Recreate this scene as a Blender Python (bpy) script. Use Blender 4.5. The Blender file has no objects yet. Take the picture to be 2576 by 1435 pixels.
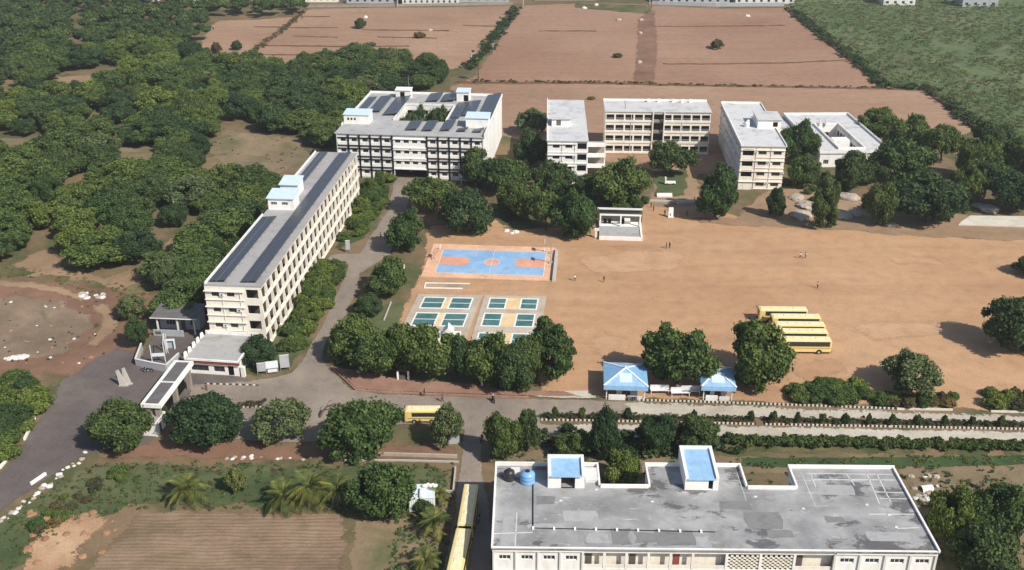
import bpy, bmesh, math, random
import numpy as np
from mathutils import Vector, Matrix, noise
from mathutils.geometry import delaunay_2d_cdt

random.seed(7)
RNG = np.random.default_rng(7)
SC = bpy.context.scene
COL = SC.collection
R = math.radians

# ------------------------------------------------------------------ camera
# picture coordinates used below are those of a 2576 x 1435 copy of the photograph
PW, PH, FPX, PITCH, CAMH = 2576.0, 1435.0, 2580.0, R(24.9), 101.5
cam = bpy.data.cameras.new('camera')
cam.sensor_width = 36.0
cam.lens = 36.0 * FPX / PW
cam.clip_end = 6000
cam.clip_start = 1.0
cam_o = bpy.data.objects.new('camera', cam)
cam_o.location = (0, 0, CAMH)
cam_o.rotation_euler = (R(90) - PITCH, 0, 0)
COL.objects.link(cam_o)
SC.camera = cam_o
SC.render.resolution_x, SC.render.resolution_y = 1024, 570

# ------------------------------------------------------------------ sky, sun, exposure
SUN_EL, SUN_AZ = R(42), R(-42)       # azimuth measured from +X towards +Y
SKY_STRENGTH, SUN_STRENGTH, EXPOSURE = 0.10, 4.6, 0.22
sun_dir = Vector((math.cos(SUN_EL) * math.cos(SUN_AZ), math.cos(SUN_EL) * math.sin(SUN_AZ), math.sin(SUN_EL)))
world = bpy.data.worlds.new('World')
SC.world = world
world.use_nodes = True
wn = world.node_tree
bg = wn.nodes['Background']
sky = wn.nodes.new('ShaderNodeTexSky')
sky.sky_type = 'NISHITA'
sky.sun_disc = False
sky.sun_elevation = SUN_EL
sky.sun_rotation = math.atan2(sun_dir.x, sun_dir.y)
wn.links.new(sky.outputs[0], bg.inputs[0])
bg.inputs[1].default_value = SKY_STRENGTH
sl = bpy.data.lights.new('sun', 'SUN')
sl.energy = SUN_STRENGTH
sl.angle = R(0.5)
sl.color = (1.0, 0.95, 0.86)
so = bpy.data.objects.new('sun', sl)
so.rotation_euler = sun_dir.to_track_quat('Z', 'Y').to_euler()
so.location = sun_dir * 400
COL.objects.link(so)
SC.view_settings.view_transform = 'Standard'
SC.view_settings.look = 'None'
SC.view_settings.exposure = EXPOSURE
SC.view_settings.gamma = 1.0
SC.cycles.use_denoising = True
SC.cycles.max_bounces = 6
SC.cycles.diffuse_bounces = 3
SC.cycles.transparent_max_bounces = 8

# ------------------------------------------------------------------ pixel -> place
CP, SP = math.cos(PITCH), math.sin(PITCH)
def P(x, y, z=0.0):
    dx, dy = (x - PW / 2) / FPX, (y - PH / 2) / FPX
    d = Vector((dx, CP - dy * SP, -SP - dy * CP))
    t = (z - CAMH) / d.z
    return Vector((d.x * t, d.y * t, z))
def pxm(x, y, z=0.0):
    """pixels per metre at a ground point"""
    q = P(x, y, z)
    return FPX / (q.y * CP + (CAMH - z) * SP)
def zat(y, Y):
    """height of the point seen in row y at ground distance Y"""
    dy = (y - PH / 2) / FPX
    return CAMH + Y * (-SP - dy * CP) / (CP - dy * SP)

# ------------------------------------------------------------------ materials
MATS = {}
class NT:
    def __init__(s, name):
        s.m = bpy.data.materials.new(name); s.m.use_nodes = True
        s.t = s.m.node_tree; s.N = s.t.nodes; s.L = s.t.links
        s.bsdf = s.N['Principled BSDF']; s.out = s.N['Material Output']
    def n(s, typ, ins=None, **kw):
        o = s.N.new(typ)
        for k, v in kw.items(): setattr(o, k, v)
        for k, v in (ins or {}).items(): s.put(o.inputs[k], v)
        return o
    def put(s, sock, v):
        if isinstance(v, bpy.types.NodeSocket): s.L.new(v, sock)
        elif isinstance(v, (tuple, list)) and len(v) == 3 and sock.type == 'RGBA': sock.default_value = (*v, 1)
        else: sock.default_value = v
    def noise(s, vec, scale, detail=4, rough=.55, dist=0.0):
        return s.n('ShaderNodeTexNoise', {'Vector': vec, 'Scale': scale, 'Detail': detail, 'Roughness': rough, 'Distortion': dist}).outputs['Fac']
    def ramp(s, fac, stops):
        r = s.n('ShaderNodeValToRGB', {'Fac': fac}); e = r.color_ramp.elements
        while len(e) < len(stops): e.new(0.5)
        for el, (p, c) in zip(e, stops):
            el.position = p; el.color = (*c, 1) if len(c) == 3 else c
        return r.outputs['Color']
    def rmap(s, v, a, b, c, d):
        return s.n('ShaderNodeMapRange', {'Value': v, 'From Min': a, 'From Max': b, 'To Min': c, 'To Max': d}).outputs['Result']
    def math(s, op, a, b=0.0, clamp=False):
        o = s.n('ShaderNodeMath', {0: a, 1: b}, operation=op); o.use_clamp = clamp; return o.outputs[0]
    def mix(s, f, a, b, mode='MIX'):
        o = s.n('ShaderNodeMix', data_type='RGBA', blend_type=mode)
        s.put(o.inputs[0], f); s.put(o.inputs[6], a); s.put(o.inputs[7], b); return o.outputs[2]
    def bump(s, h, strength, dist):
        b = s.n('ShaderNodeBump', {'Height': h, 'Strength': strength, 'Distance': dist}); s.L.new(b.outputs[0], s.bsdf.inputs['Normal'])
    def pos(s): return s.n('ShaderNodeNewGeometry').outputs['Position']
    def obj(s): return s.n('ShaderNodeTexCoord').outputs['Object']
    def scaled(s, v, sc, rot=(0, 0, 0)):
        return s.n('ShaderNodeMapping', {'Vector': v, 'Scale': sc, 'Rotation': rot}).outputs[0]
    def base(s, c, rough=.8, spec=.3, metal=0.0):
        s.put(s.bsdf.inputs['Base Color'], c); s.put(s.bsdf.inputs['Roughness'], rough)
        s.bsdf.inputs['Specular IOR Level'].default_value = spec; s.put(s.bsdf.inputs['Metallic'], metal)

def c8(r, g, b):
    f = lambda v: (v / 255 / 12.92) if v / 255 <= .04045 else ((v / 255 + .055) / 1.055) ** 2.4
    return (f(r), f(g), f(b))

def soil(name, dark, mid, light, big=.03, streak=None, fade=True, bump=.3, ragged=1.0, rough=.95, green=None):
    """bare earth, tar or concrete: three colours in patches, finer mottling, and a ragged edge driven by the sheet's own 'edge' attribute"""
    t = NT(name); p = t.pos()
    n1 = t.noise(p, big, 6, .6, .4)
    col = t.ramp(n1, [(.3, dark), (.5, mid), (.7, light)])
    n2 = t.noise(p, .3, 7, .65)
    col = t.mix(1.0, col, t.ramp(n2, [(.25, (.80, .79, .78)), (.5, (1, 1, 1)), (.75, (1.13, 1.11, 1.09))]), 'MULTIPLY')
    n3 = t.noise(p, 2.6, 5, .7)
    col = t.mix(1.0, col, t.ramp(n3, [(.3, (.80, .79, .77)), (.55, (1, 1, 1)), (.8, (1.12, 1.11, 1.1))]), 'MULTIPLY')
    if streak:
        sv = t.scaled(p, streak[:3], (0, 0, streak[3]))
        n4 = t.noise(sv, 1.0, 5, .6, .3)
        col = t.mix(1.0, col, t.ramp(n4, [(.3, (streak[4],) * 3), (.52, (1, 1, 1)), (.75, (1.06, 1.06, 1.05))]), 'MULTIPLY')
    if green:
        gcol, gscale, lo, hi = green
        g = t.noise(p, gscale, 7, .68, .5)
        col = t.mix(t.rmap(g, lo, hi, 0, .85), col, gcol)
    t.base(col, rough, .15)
    t.bump(n3, bump, .08)
    if fade:
        e = t.n('ShaderNodeAttribute', attribute_name='edge').outputs['Fac']
        ns = t.math('ADD', t.math('MULTIPLY', t.noise(p, .5 / ragged, 6, .65), .6), t.math('MULTIPLY', t.noise(p, 2.2, 3, .8), .4))
        a = t.rmap(t.math('ADD', e, t.math('MULTIPLY', t.math('SUBTRACT', ns, .5), 2.6)), .47, .51, 0, 1)
        tr = t.n('ShaderNodeBsdfTransparent'); mx = t.n('ShaderNodeMixShader', {0: a})
        t.L.new(tr.outputs[0], mx.inputs[1]); t.L.new(t.bsdf.outputs[0], mx.inputs[2]); t.L.new(mx.outputs[0], t.out.inputs[0])
    MATS[name] = t.m; return t.m

def plaster(name, col, stain, amount=.5, rough=.85, scale=.5, streak=True):
    """painted wall or roof screed with weather stains"""
    t = NT(name); p = t.pos()
    n = t.noise(t.scaled(p, (1, 1, .35 if streak else 1)), scale, 8, .65, .3)
    f = t.rmap(n, .5, .75, 0, amount)
    c = t.mix(f, col, stain)
    n2 = t.noise(t.scaled(p, (1, 1, .12 if streak else 1)), scale * 5, 6, .7)
    c = t.mix(t.rmap(n2, .52, .8, 0, amount * .8), c, stain)
    r = t.n('ShaderNodeObjectInfo').outputs['Random']
    c = t.mix(1.0, c, t.ramp(r, [(0, (.95, .95, .95)), (1, (1.04, 1.03, 1.02))]), 'MULTIPLY')
    t.base(c, rough, .2); t.bump(n2, .15, .02)
    MATS[name] = t.m; return t.m

def paint(name, col, rough=.5, spec=.4, var=.12, metal=0.0, scale=1.5):
    t = NT(name); p = t.obj()
    n = t.noise(p, scale, 6, .65)
    c = t.mix(1.0, col, t.ramp(n, [(.3, (1 - var,) * 3), (.7, (1 + var * .6,) * 3)]), 'MULTIPLY')
    t.base(c, t.rmap(n, .3, .7, max(0, rough - .1), min(1, rough + .1)), spec, metal)
    MATS[name] = t.m; return t.m

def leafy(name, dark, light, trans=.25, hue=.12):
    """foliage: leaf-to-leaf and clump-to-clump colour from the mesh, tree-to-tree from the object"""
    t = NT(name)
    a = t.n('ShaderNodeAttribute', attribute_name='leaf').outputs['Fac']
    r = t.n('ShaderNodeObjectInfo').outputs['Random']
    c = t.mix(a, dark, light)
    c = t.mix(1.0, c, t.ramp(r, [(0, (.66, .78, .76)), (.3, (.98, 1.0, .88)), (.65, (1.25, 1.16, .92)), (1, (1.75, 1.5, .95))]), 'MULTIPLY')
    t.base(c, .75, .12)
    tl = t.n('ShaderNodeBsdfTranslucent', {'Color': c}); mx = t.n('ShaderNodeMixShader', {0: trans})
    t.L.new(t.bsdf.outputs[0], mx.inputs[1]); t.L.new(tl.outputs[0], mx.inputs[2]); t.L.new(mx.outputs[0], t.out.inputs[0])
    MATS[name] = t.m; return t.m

# earth and paving
soil('m_ground', c8(98, 90, 66), c8(122, 104, 80), c8(140, 116, 92), .02, green=(c8(74, 84, 52), .06, .46, .62), fade=False)
soil('m_sports', c8(172, 134, 102), c8(184, 146, 112), c8(190, 153, 120), .018, streak=(.012, .14, .1, .05, .87), ragged=1.6)
soil('m_field', c8(146, 112, 92), c8(157, 124, 103), c8(166, 134, 112), .012, streak=(.02, .35, .1, .0, .9), ragged=1.2)
soil('m_field2', c8(148, 118, 96), c8(160, 129, 106), c8(170, 140, 116), .014, streak=(.03, .3, .1, .04, .9), ragged=1.2)
soil('m_sand', c8(134, 112, 88), c8(152, 126, 100), c8(166, 140, 112), .04, ragged=2.2)
soil('m_clearing', c8(112, 102, 78), c8(134, 116, 92), c8(148, 128, 102), .04, ragged=2.5, green=(c8(84, 92, 58), .08, .5, .68))
soil('m_redearth', c8(112, 86, 70), c8(130, 100, 82), c8(146, 112, 92), .05, ragged=1.6)
soil('m_tar', c8(96, 88, 86), c8(106, 97, 94), c8(118, 108, 102), .05, streak=(.3, .04, .1, .4, .92), ragged=.7)
soil('m_road', c8(130, 118, 108), c8(142, 130, 118), c8(152, 140, 128), .05, streak=(.4, .05, .1, -.3, .95), ragged=.6)
soil('m_avenue', c8(176, 166, 150), c8(190, 181, 166), c8(202, 194, 180), .04, streak=(.03, .5, .1, .03, .94), ragged=.5)
soil('m_grass', c8(66, 78, 50), c8(84, 94, 62), c8(108, 108, 78), .06, ragged=2.2)
soil('m_scrubground', c8(78, 92, 60), c8(94, 108, 72), c8(112, 118, 84), .03, ragged=2.5, green=(c8(120, 112, 88), .05, .55, .7))
soil('m_grass_dry', c8(88, 88, 58), c8(108, 102, 70), c8(126, 114, 82), .06, ragged=2.5, green=(c8(64, 78, 46), .09, .45, .6))
soil('m_paver', c8(138, 104, 90), c8(150, 116, 100), c8(162, 128, 112), .1, ragged=.4)
soil('m_rubble', c8(150, 118, 92), c8(176, 142, 112), c8(196, 164, 132), .1, ragged=2.0)
soil('m_redstone', c8(140, 104, 78), c8(160, 122, 94), c8(172, 138, 108), .2, fade=False)
soil('m_paverkerb', c8(150, 118, 102), c8(166, 132, 114), c8(178, 146, 128), .2, fade=False)
soil('m_waste', c8(112, 96, 80), c8(132, 114, 96), c8(152, 132, 112), .07, fade=True, ragged=2.0, green=(c8(100, 100, 72), .1, .58, .72))
soil('m_greenband', c8(54, 72, 44), c8(66, 86, 52), c8(84, 100, 62), .08, ragged=1.4)
soil('m_bund', c8(84, 62, 48), c8(106, 78, 60), c8(124, 94, 72), .15, fade=False)
soil('m_sand2', c8(150, 132, 110), c8(168, 148, 124), c8(180, 160, 136), .1, fade=False)
soil('m_pad', c8(188, 180, 166), c8(204, 196, 182), c8(214, 208, 196), .08, fade=False, bump=.1)
soil('m_court', c8(172, 160, 144), c8(184, 172, 156), c8(194, 184, 168), .08, fade=False, green=(c8(170,140,112), .35, .50, .80), bump=.05)
soil('m_court_orange', c8(216, 168, 134), c8(224, 178, 146), c8(230, 188, 158), .1, fade=False, green=(c8(186,152,122), .35, .50, .80), bump=.05)
soil('m_court_blue', c8(128, 166, 204), c8(140, 178, 214), c8(152, 188, 220), .1, fade=False, green=(c8(170,176,184), .35, .50, .80), bump=.05)
soil('m_court_key', c8(216, 148, 120), c8(222, 158, 130), c8(226, 166, 140), .1, fade=False, green=(c8(190,156,130), .35, .50, .80), bump=.05)
soil('m_court_teal', c8(62, 106, 108), c8(72, 116, 116), c8(82, 124, 122), .2, fade=False, green=(c8(120,130,120), .35, .50, .80), bump=.05)
soil('m_court_tan', c8(222, 188, 142), c8(228, 198, 152), c8(232, 204, 164), .1, fade=False, green=(c8(196,172,140), .35, .50, .80), bump=.05)
# building stuff
plaster('m_white', (.85, .83, .79), (.46, .43, .37), .48)
plaster('m_cream', (.80, .74, .64), (.42, .37, .29), .46)
plaster('m_offwhite', (.68, .66, .63), (.42, .40, .37), .5)
plaster('m_roofwhite', (.58, .575, .575), (.27, .265, .265), .85, scale=.25, streak=False)
plaster('m_roofmid', (.42, .415, .41), (.22, .215, .21), .8, scale=.3, streak=False)
plaster('m_screed', (.38, .375, .36), (.17, .165, .16), .85, scale=.16, streak=False)
plaster('m_roofgrey', (.36, .35, .345), (.20, .195, .19), .6, scale=.25, streak=False)
plaster('m_roofdark', (.13, .12, .12), (.26, .25, .24), .5, scale=.4, streak=False)
plaster('m_greywall', (.40, .41, .43), (.22, .22, .23), .5)
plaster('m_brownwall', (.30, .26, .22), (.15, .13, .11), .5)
plaster('m_inner_shade', (.09, .08, .07), (.05, .045, .04), .4)  # near-black walls and floors: shade inside the openings is put into the colour
plaster('m_concrete', (.46, .43, .39), (.26, .24, .21), .6)
plaster('m_stone', (.42, .36, .30), (.20, .17, .14), .7, scale=.8, streak=False)
plaster('m_brick', (.34, .18, .13), (.2, .12, .09), .5)
paint('m_glass', (.035, .04, .045), .18, .6, .3)
paint('m_black', (.009, .0085, .0085), .8, .12, .3)
paint('m_blacksoft', (.035, .03, .03), .85, .2, .3)
paint('m_frame', (.55, .53, .50), .6)
paint('m_framedark', (.12, .10, .09), .6)
paint('m_red', (.28, .07, .05), .6)
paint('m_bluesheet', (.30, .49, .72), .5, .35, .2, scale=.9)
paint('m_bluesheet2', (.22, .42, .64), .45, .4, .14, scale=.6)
paint('m_bluepale', (.58, .70, .82), .55, .3, .1)
paint('m_ridgecap', (.76, .79, .82), .5, .3, .06)
paint('m_tankblue', (.20, .40, .66), .4, .4, .1)
paint('m_tankblack', (.03, .03, .034), .4, .4, .1)
paint('m_metal', (.35, .35, .36), .45, .5, .1, .3)
paint('m_whitemetal', (.72, .72, .72), .5, .4, .08)
paint('m_kerbwhite', (.70, .66, .56), .8, .2, .2)
paint('m_kerbblack', (.045, .04, .035), .8, .2, .3)
paint('m_line', (.78, .77, .74), .8, .2, .1)
paint('m_bus', (.80, .60, .22), .38, .45, .06)
paint('m_busroof', (.84, .74, .47), .55, .35, .14)
paint('m_busdark', (.06, .045, .03), .6, .3, .2)
paint('m_tyre', (.02, .02, .02), .9, .1, .2)
paint('m_rim', (.5, .45, .3), .5, .4, .1)
paint('m_lamp', (.8, .78, .7), .25, .5, .05)
paint('m_redlamp', (.4, .03, .02), .3, .5, .05)
paint('m_bark', (.13, .095, .065), .9, .1, .4, scale=3)
paint('m_skin', (.26, .14, .09), .6, .3, .05)
paint('m_hair', (.015, .012, .01), .6, .3, .1)
paint('m_cloth_white', (.72, .70, .66), .9, .1, .05)
paint('m_cloth_dark', (.03, .03, .035), .9, .1, .1)
paint('m_cloth_brown', (.16, .08, .05), .9, .1, .1)
paint('m_cloth_cream', (.60, .48, .36), .9, .1, .1)
paint('m_cloth_red', (.34, .06, .06), .9, .1, .1)
paint('m_cloth_blue', (.08, .12, .26), .9, .1, .1)
paint('m_plum', (.09, .035, .05), .7, .2, .3)
paint('m_sign', (.70, .76, .78), .4, .4, .06)
def solar_mat():
    t = NT('m_solar'); p = t.obj()
    br = t.n('ShaderNodeTexBrick', {'Vector': p, 'Scale': 1.0, 'Color1': (.030, .036, .055), 'Color2': (.042, .048, .068), 'Mortar': (.11, .115, .13), 'Mortar Size': .012, 'Brick Width': .16, 'Row Height': .16})
    br.offset = 0
    t.base(br.outputs['Color'], .32, .35); MATS['m_solar'] = t.m
solar_mat()
# foliage
leafy('m_leaf', (.036, .066, .022), (.140, .196, .062))
leafy('m_leaf_dark', (.028, .052, .024), (.100, .150, .060))
leafy('m_leaf_pale', (.050, .076, .036), (.175, .215, .105))
leafy('m_leaf_dry', (.060, .050, .028), (.170, .145, .080))
leafy('m_leaf_scrub', (.055, .085, .038), (.165, .225, .098))
leafy('m_palm', (.050, .070, .020), (.200, .220, .080))
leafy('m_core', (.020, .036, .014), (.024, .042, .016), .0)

# ------------------------------------------------------------------ mesh helpers
class MB:
    """collects quads, boxes, prisms and tubes; build() links them as one mesh object"""
    def __init__(s): s.v = []; s.f = []
    def quad(s, a, b, c, d):
        i = len(s.v); s.v += [tuple(a), tuple(b), tuple(c), tuple(d)]; s.f.append((i, i + 1, i + 2, i + 3)); return s
    def poly(s, pts):
        i = len(s.v); s.v += [tuple(p) for p in pts]; s.f.append(tuple(range(i, i + len(pts)))); return s
    def hexa(s, b, t):
        i = len(s.v); s.v += [tuple(p) for p in b] + [tuple(p) for p in t]
        s.f += [(i + 3, i + 2, i + 1, i), (i + 4, i + 5, i + 6, i + 7)]
        for k in range(4): s.f.append((i + k, i + (k + 1) % 4, i + 4 + (k + 1) % 4, i + 4 + k))
        return s
    def box(s, x0, x1, y0, y1, z0, z1):
        return s.hexa([(x0, y0, z0), (x1, y0, z0), (x1, y1, z0), (x0, y1, z0)], [(x0, y0, z1), (x1, y0, z1), (x1, y1, z1), (x0, y1, z1)])
    def prism(s, pts, z0, z1):
        n = len(pts); i = len(s.v)
        s.v += [(p[0], p[1], z0) for p in pts] + [(p[0], p[1], z1) for p in pts]
        s.f.append(tuple(range(i + n - 1, i - 1, -1))); s.f.append(tuple(range(i + n, i + 2 * n)))
        for k in range(n): s.f.append((i + k, i + (k + 1) % n, i + n + (k + 1) % n, i + n + k))
        return s
    def tube(s, pts, rads, n=8, cap=True):
        i0 = len(s.v); pts = [Vector(p) for p in pts]
        for k, p in enumerate(pts):
            d = (pts[min(k + 1, len(pts) - 1)] - pts[max(k - 1, 0)]).normalized()
            a = d.orthogonal().normalized() if abs(d.z) < .99 else Vector((1, 0, 0)); b = d.cross(a)
            for j in range(n):
                th = 2 * math.pi * j / n; s.v.append(tuple(p + (a * math.cos(th) + b * math.sin(th)) * rads[k]))
        for k in range(len(pts) - 1):
            for j in range(n):
                a0, b0 = i0 + k * n + j, i0 + k * n + (j + 1) % n; s.f.append((a0, b0, b0 + n, a0 + n))
        if cap:
            s.f.append(tuple(range(i0 + n - 1, i0 - 1, -1))); e = i0 + (len(pts) - 1) * n; s.f.append(tuple(range(e, e + n)))
        return s
    def beam(s, a, b, w, h=None):
        """rectangular bar from a to b"""
        a, b = Vector(a), Vector(b); d = (b - a).normalized(); h = h or w
        u = d.cross(Vector((0, 0, 1))); u = u.normalized() if u.length > 1e-4 else Vector((1, 0, 0)); v = u.cross(d)
        o = [u * (-w / 2) + v * (-h / 2), u * (w / 2) + v * (-h / 2), u * (w / 2) + v * (h / 2), u * (-w / 2) + v * (h / 2)]
        return s.hexa([a + q for q in o], [b + q for q in o])
    def mesh(s, name, m, smooth=False):
        me = bpy.data.meshes.new(name); me.from_pydata(s.v, [], s.f)
        for k in (m if isinstance(m, (list, tuple)) else [m]): me.materials.append(MATS[k])
        if smooth: me.polygons.foreach_set('use_smooth', [True] * len(me.polygons))
        bm = bmesh.new(); bm.from_mesh(me); bmesh.ops.recalc_face_normals(bm, faces=bm.faces); bm.to_mesh(me); bm.free()
        me.update(); return me
    def build(s, name, m, parent=None, loc=(0, 0, 0), rz=0.0, smooth=False):
        return place(name, s.mesh(name, m, smooth), parent, loc, rz)

def place(name, me, parent=None, loc=(0, 0, 0), rz=0.0, scale=None):
    o = bpy.data.objects.new(name, me); COL.objects.link(o)
    o.location = loc; o.rotation_euler = (0, 0, rz)
    if scale is not None: o.scale = scale
    if parent: o.parent = parent
    return o
def tag(o, label, cat=None, group=None, kind=None):
    if label: o['label'] = label
    if cat: o['category'] = cat
    if group: o['group'] = group
    if kind: o['kind'] = kind
    return o
def thing(name, label, cat, loc=(0, 0, 0), rz=0.0, group=None):
    o = bpy.data.objects.new(name, None); COL.objects.link(o); o.empty_display_size = .5
    o.location = loc; o.rotation_euler = (0, 0, rz)
    return tag(o, label, cat, group)
def copy_tree(o, parent=None):
    c = o.copy(); COL.objects.link(c); c.parent = parent
    for ch in list(o.children): copy_tree(ch, c)
    return c

def inside(poly, x, y):
    """numpy even-odd test; poly list of (x, y); x, y arrays"""
    r = np.zeros(np.shape(x), bool); n = len(poly)
    for i in range(n):
        x0, y0 = poly[i][0], poly[i][1]; x1, y1 = poly[(i + 1) % n][0], poly[(i + 1) % n][1]
        c = ((y0 > y) != (y1 > y)); r ^= c & (x < (x1 - x0) * (y - y0) / ((y1 - y0) or 1e-9) + x0)
    return r
def bdist(poly, pts):
    d = np.full(len(pts), 1e9); q = np.array(poly)[:, :2]; n = len(q)
    for i in range(n):
        a, b = q[i], q[(i + 1) % n]; ab = b - a; L = (ab @ ab) or 1e-9
        t = np.clip(((pts - a) @ ab) / L, 0, 1); d = np.minimum(d, np.linalg.norm(pts - (a + t[:, None] * ab), axis=1))
    return d
def sheet(name, px, z, m, fade=1.5, jitter=.4, step=2.5, grid=8.0, world=False, kind='structure', parent=None, label=None):
    poly = [Vector((p[0], p[1], 0)) if world else P(*p) for p in px]
    out = []
    for i, a in enumerate(poly):
        b = poly[(i + 1) % len(poly)]; L = (b - a).length; n = max(1, int(L / step)); nn = Vector((-(b - a).y, (b - a).x, 0)) / max(L, 1e-6)
        for k in range(n):
            p = a.lerp(b, k / n)
            if jitter: p = p + nn * jitter * (noise.noise(p * .21 + Vector((z * 97, 0, 0))) + .6 * noise.noise(p * .8)) * 1.4
            out.append((p.x, p.y))
    pts = list(out)
    xs = [p[0] for p in out]; ys = [p[1] for p in out]
    if fade:
        g = np.stack(np.meshgrid(np.arange(min(xs), max(xs), grid), np.arange(min(ys), max(ys), grid)), -1).reshape(-1, 2)
        g = g + RNG.uniform(-.2, .2, g.shape) * grid
        k = inside(out, g[:, 0], g[:, 1]); g = g[k]
        if len(g): g = g[bdist(out, g) > fade * 1.05]
        pts += [tuple(q) for q in g]
        ring = []
        for i in range(len(out)):
            a, b, c = np.array(out[i - 1]), np.array(out[i]), np.array(out[(i + 1) % len(out)])
            t = c - a; nn = np.array((-t[1], t[0])) / (np.linalg.norm(t) or 1)
            ring += [b + nn * fade, b - nn * fade]
        ring = np.array(ring); k = inside(out, ring[:, 0], ring[:, 1]); ring = ring[k]
        if len(ring): ring = ring[bdist(out, ring) > fade * .8]
        pts += [tuple(q) for q in ring]
    n = len(out)
    vs, es, fs, *_ = delaunay_2d_cdt([Vector(p) for p in pts], [(i, (i + 1) % n) for i in range(n)], [list(range(n))], 1, 1e-4)
    me = bpy.data.meshes.new(name); me.from_pydata([(v.x, v.y, 0) for v in vs], [], [tuple(f) for f in fs])
    if fade:
        d = bdist(out, np.array([(v.x, v.y) for v in vs])); at = me.attributes.new('edge', 'FLOAT', 'POINT')
        at.data.foreach_set('value', np.clip(d / fade, 0, 1).astype(np.float32))
    bm = bmesh.new(); bm.from_mesh(me)
    for f in bm.faces:
        if f.normal.z < 0: f.normal_flip()
    bm.to_mesh(me); bm.free()
    me.materials.append(MATS[m])
    o = place(name, me, parent, (0, 0, z))
    if kind and not parent: o['kind'] = kind
    if label: o['label'] = label
    return o
def hall_roof():
    """grey screed with damp dark stains, pale patches and faint joints"""
    t = NT('m_hallroof'); p = t.pos()
    n = t.noise(p, .16, 10, .66, .2); c = t.ramp(n, [(.32, (.20, .198, .195)), (.48, (.285, .28, .277)), (.64, (.39, .385, .38))])
    n2 = t.noise(t.scaled(p, (.6, .9, 1)), .2, 12, .7, .25); c = t.mix(t.rmap(n2, .545, .585, 0, .85), c, (.10, .098, .098))
    n3 = t.noise(t.scaled(p, (.8, 2.2, 1)), .55, 9, .75, .1); c = t.mix(t.rmap(n3, .60, .68, 0, .75), c, (.62, .61, .59))
    v = t.n('ShaderNodeTexBrick', {'Vector': p, 'Scale': .22, 'Color1': (0, 0, 0), 'Color2': (0, 0, 0), 'Mortar': (1, 1, 1), 'Mortar Size': .012, 'Brick Width': 1.1, 'Row Height': .7}); v.offset = .0
    n4 = t.noise(p, .12, 5, .6)
    c = t.mix(t.math('MULTIPLY', v.outputs['Color'], t.rmap(n4, .56, .64, 0, .7)), c, (.72, .72, .71))
    t.base(c, .85, .2); t.bump(n2, .2, .03); MATS['m_hallroof'] = t.m
hall_roof()
# ================================================================== GROUND
g = MB(); g.quad((-2500, -400, 0), (2500, -400, 0), (2500, 4500, 0), (-2500, 4500, 0))
tag(g.build('ground', 'm_ground'), None, kind='structure')
Z1, Z2, Z3, Z4, Z5 = .02, .04, .06, .08, .10
# far fields behind the campus
sheet('field', [(620, 142), (700, 84), (768, 24), (900, 20), (1150, 18), (1292, 15), (1250, 70), (1180, 168), (1130, 178), (900, 168), (700, 172), (600, 165)], Z1, 'm_field2', 2.0, .8, 4, 14)
sheet('field', [(1190, 190), (1240, 120), (1312, 14), (1470, 8), (1633, 10), (1634, 120), (1636, 212), (1500, 208), (1150, 207)], Z1, 'm_field', 2.0, .8, 4, 14)
sheet('field', [(1637, 14), (1800, 22), (1972, 20), (2060, 90), (2150, 158), (2222, 222), (1900, 216), (1637, 212)], Z2, 'm_field', 1.2, .5, 4, 14)
sheet('field', [(1120, 226), (1145, 210), (1500, 211), (1640, 215), (1900, 219), (2225, 225), (2325, 229), (2400, 280), (2458, 328), (2425, 345), (2330, 330), (2100, 345), (1900, 440), (1700, 440), (1480, 400), (1250, 340), (1240, 250)], Z1, 'm_field2', 1.5, .6, 4, 12)
sheet('field', [(498, 112), (520, 72), (545, 52), (660, 48), (752, 42), (700, 80), (640, 122), (600, 152), (530, 158)], Z1, 'm_field2', 2.5, 1.2, 4, 12)
sheet('dirt_track', [(1600, 50), (1650, 14), (1660, 120), (1652, 214), (1590, 212), (1596, 130)], Z3, 'm_redearth', 2.5, 1.0, 4, 12)
sheet('grass_verge', [(1440, 20), (1540, 30), (1636, 38), (1636, 12), (1440, 8)], Z3, 'm_grass_dry', 3, 1.0, 4, 12)
sheet('yard_paving', [(400, 800), (490, 806), (512, 840), (470, 905), (440, 935), (345, 920), (362, 870)], Z4 + .005, 'm_tar', 1.2, .4)
# scrub ground beyond
sheet('scrubland', [(1985, 20), (1960, 5), (2100, -20), (2700, -20), (2800, 330), (2560, 400), (2462, 330), (2330, 228), (2225, 218), (2060, 86)], Z1 + .005, 'm_scrubground', 3, 1.5, 5, 16)
# campus earth
sheet('sports_ground', [(1068, 560), (1240, 545), (1300, 575), (1500, 560), (1640, 500), (1760, 500), (1850, 540), (1940, 478), (2100, 560), (2300, 580), (2440, 596), (2700, 600), (2760, 1060), (2576, 1043), (2260, 1030), (1950, 1019), (1640, 1010), (1330, 1003), (1338, 960), (1360, 850), (1200, 880), (1000, 860), (960, 800), (1010, 760), (1040, 700), (1060, 640)], Z1, 'm_sports', 2.5, .7, 4, 12)
sheet('dirt_track', [(1640, 430), (1760, 430), (1770, 520), (1630, 525)], Z2, 'm_sand', 2, .6)
sheet('courtyard_paving', [(990, 455), (1005, 448), (1230, 470), (1260, 560), (1080, 575), (1060, 560), (1020, 520)], Z1 + .004, 'm_redearth', 2.5, .8)
sheet('earth_verge', [(1930, 470), (2060, 470), (2300, 520), (2576, 560), (2700, 575), (2700, 612), (2400, 606), (2100, 584), (1760, 566), (1700, 548), (1840, 545)], Z3, 'm_sand', 2.5, 1.2)
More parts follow.
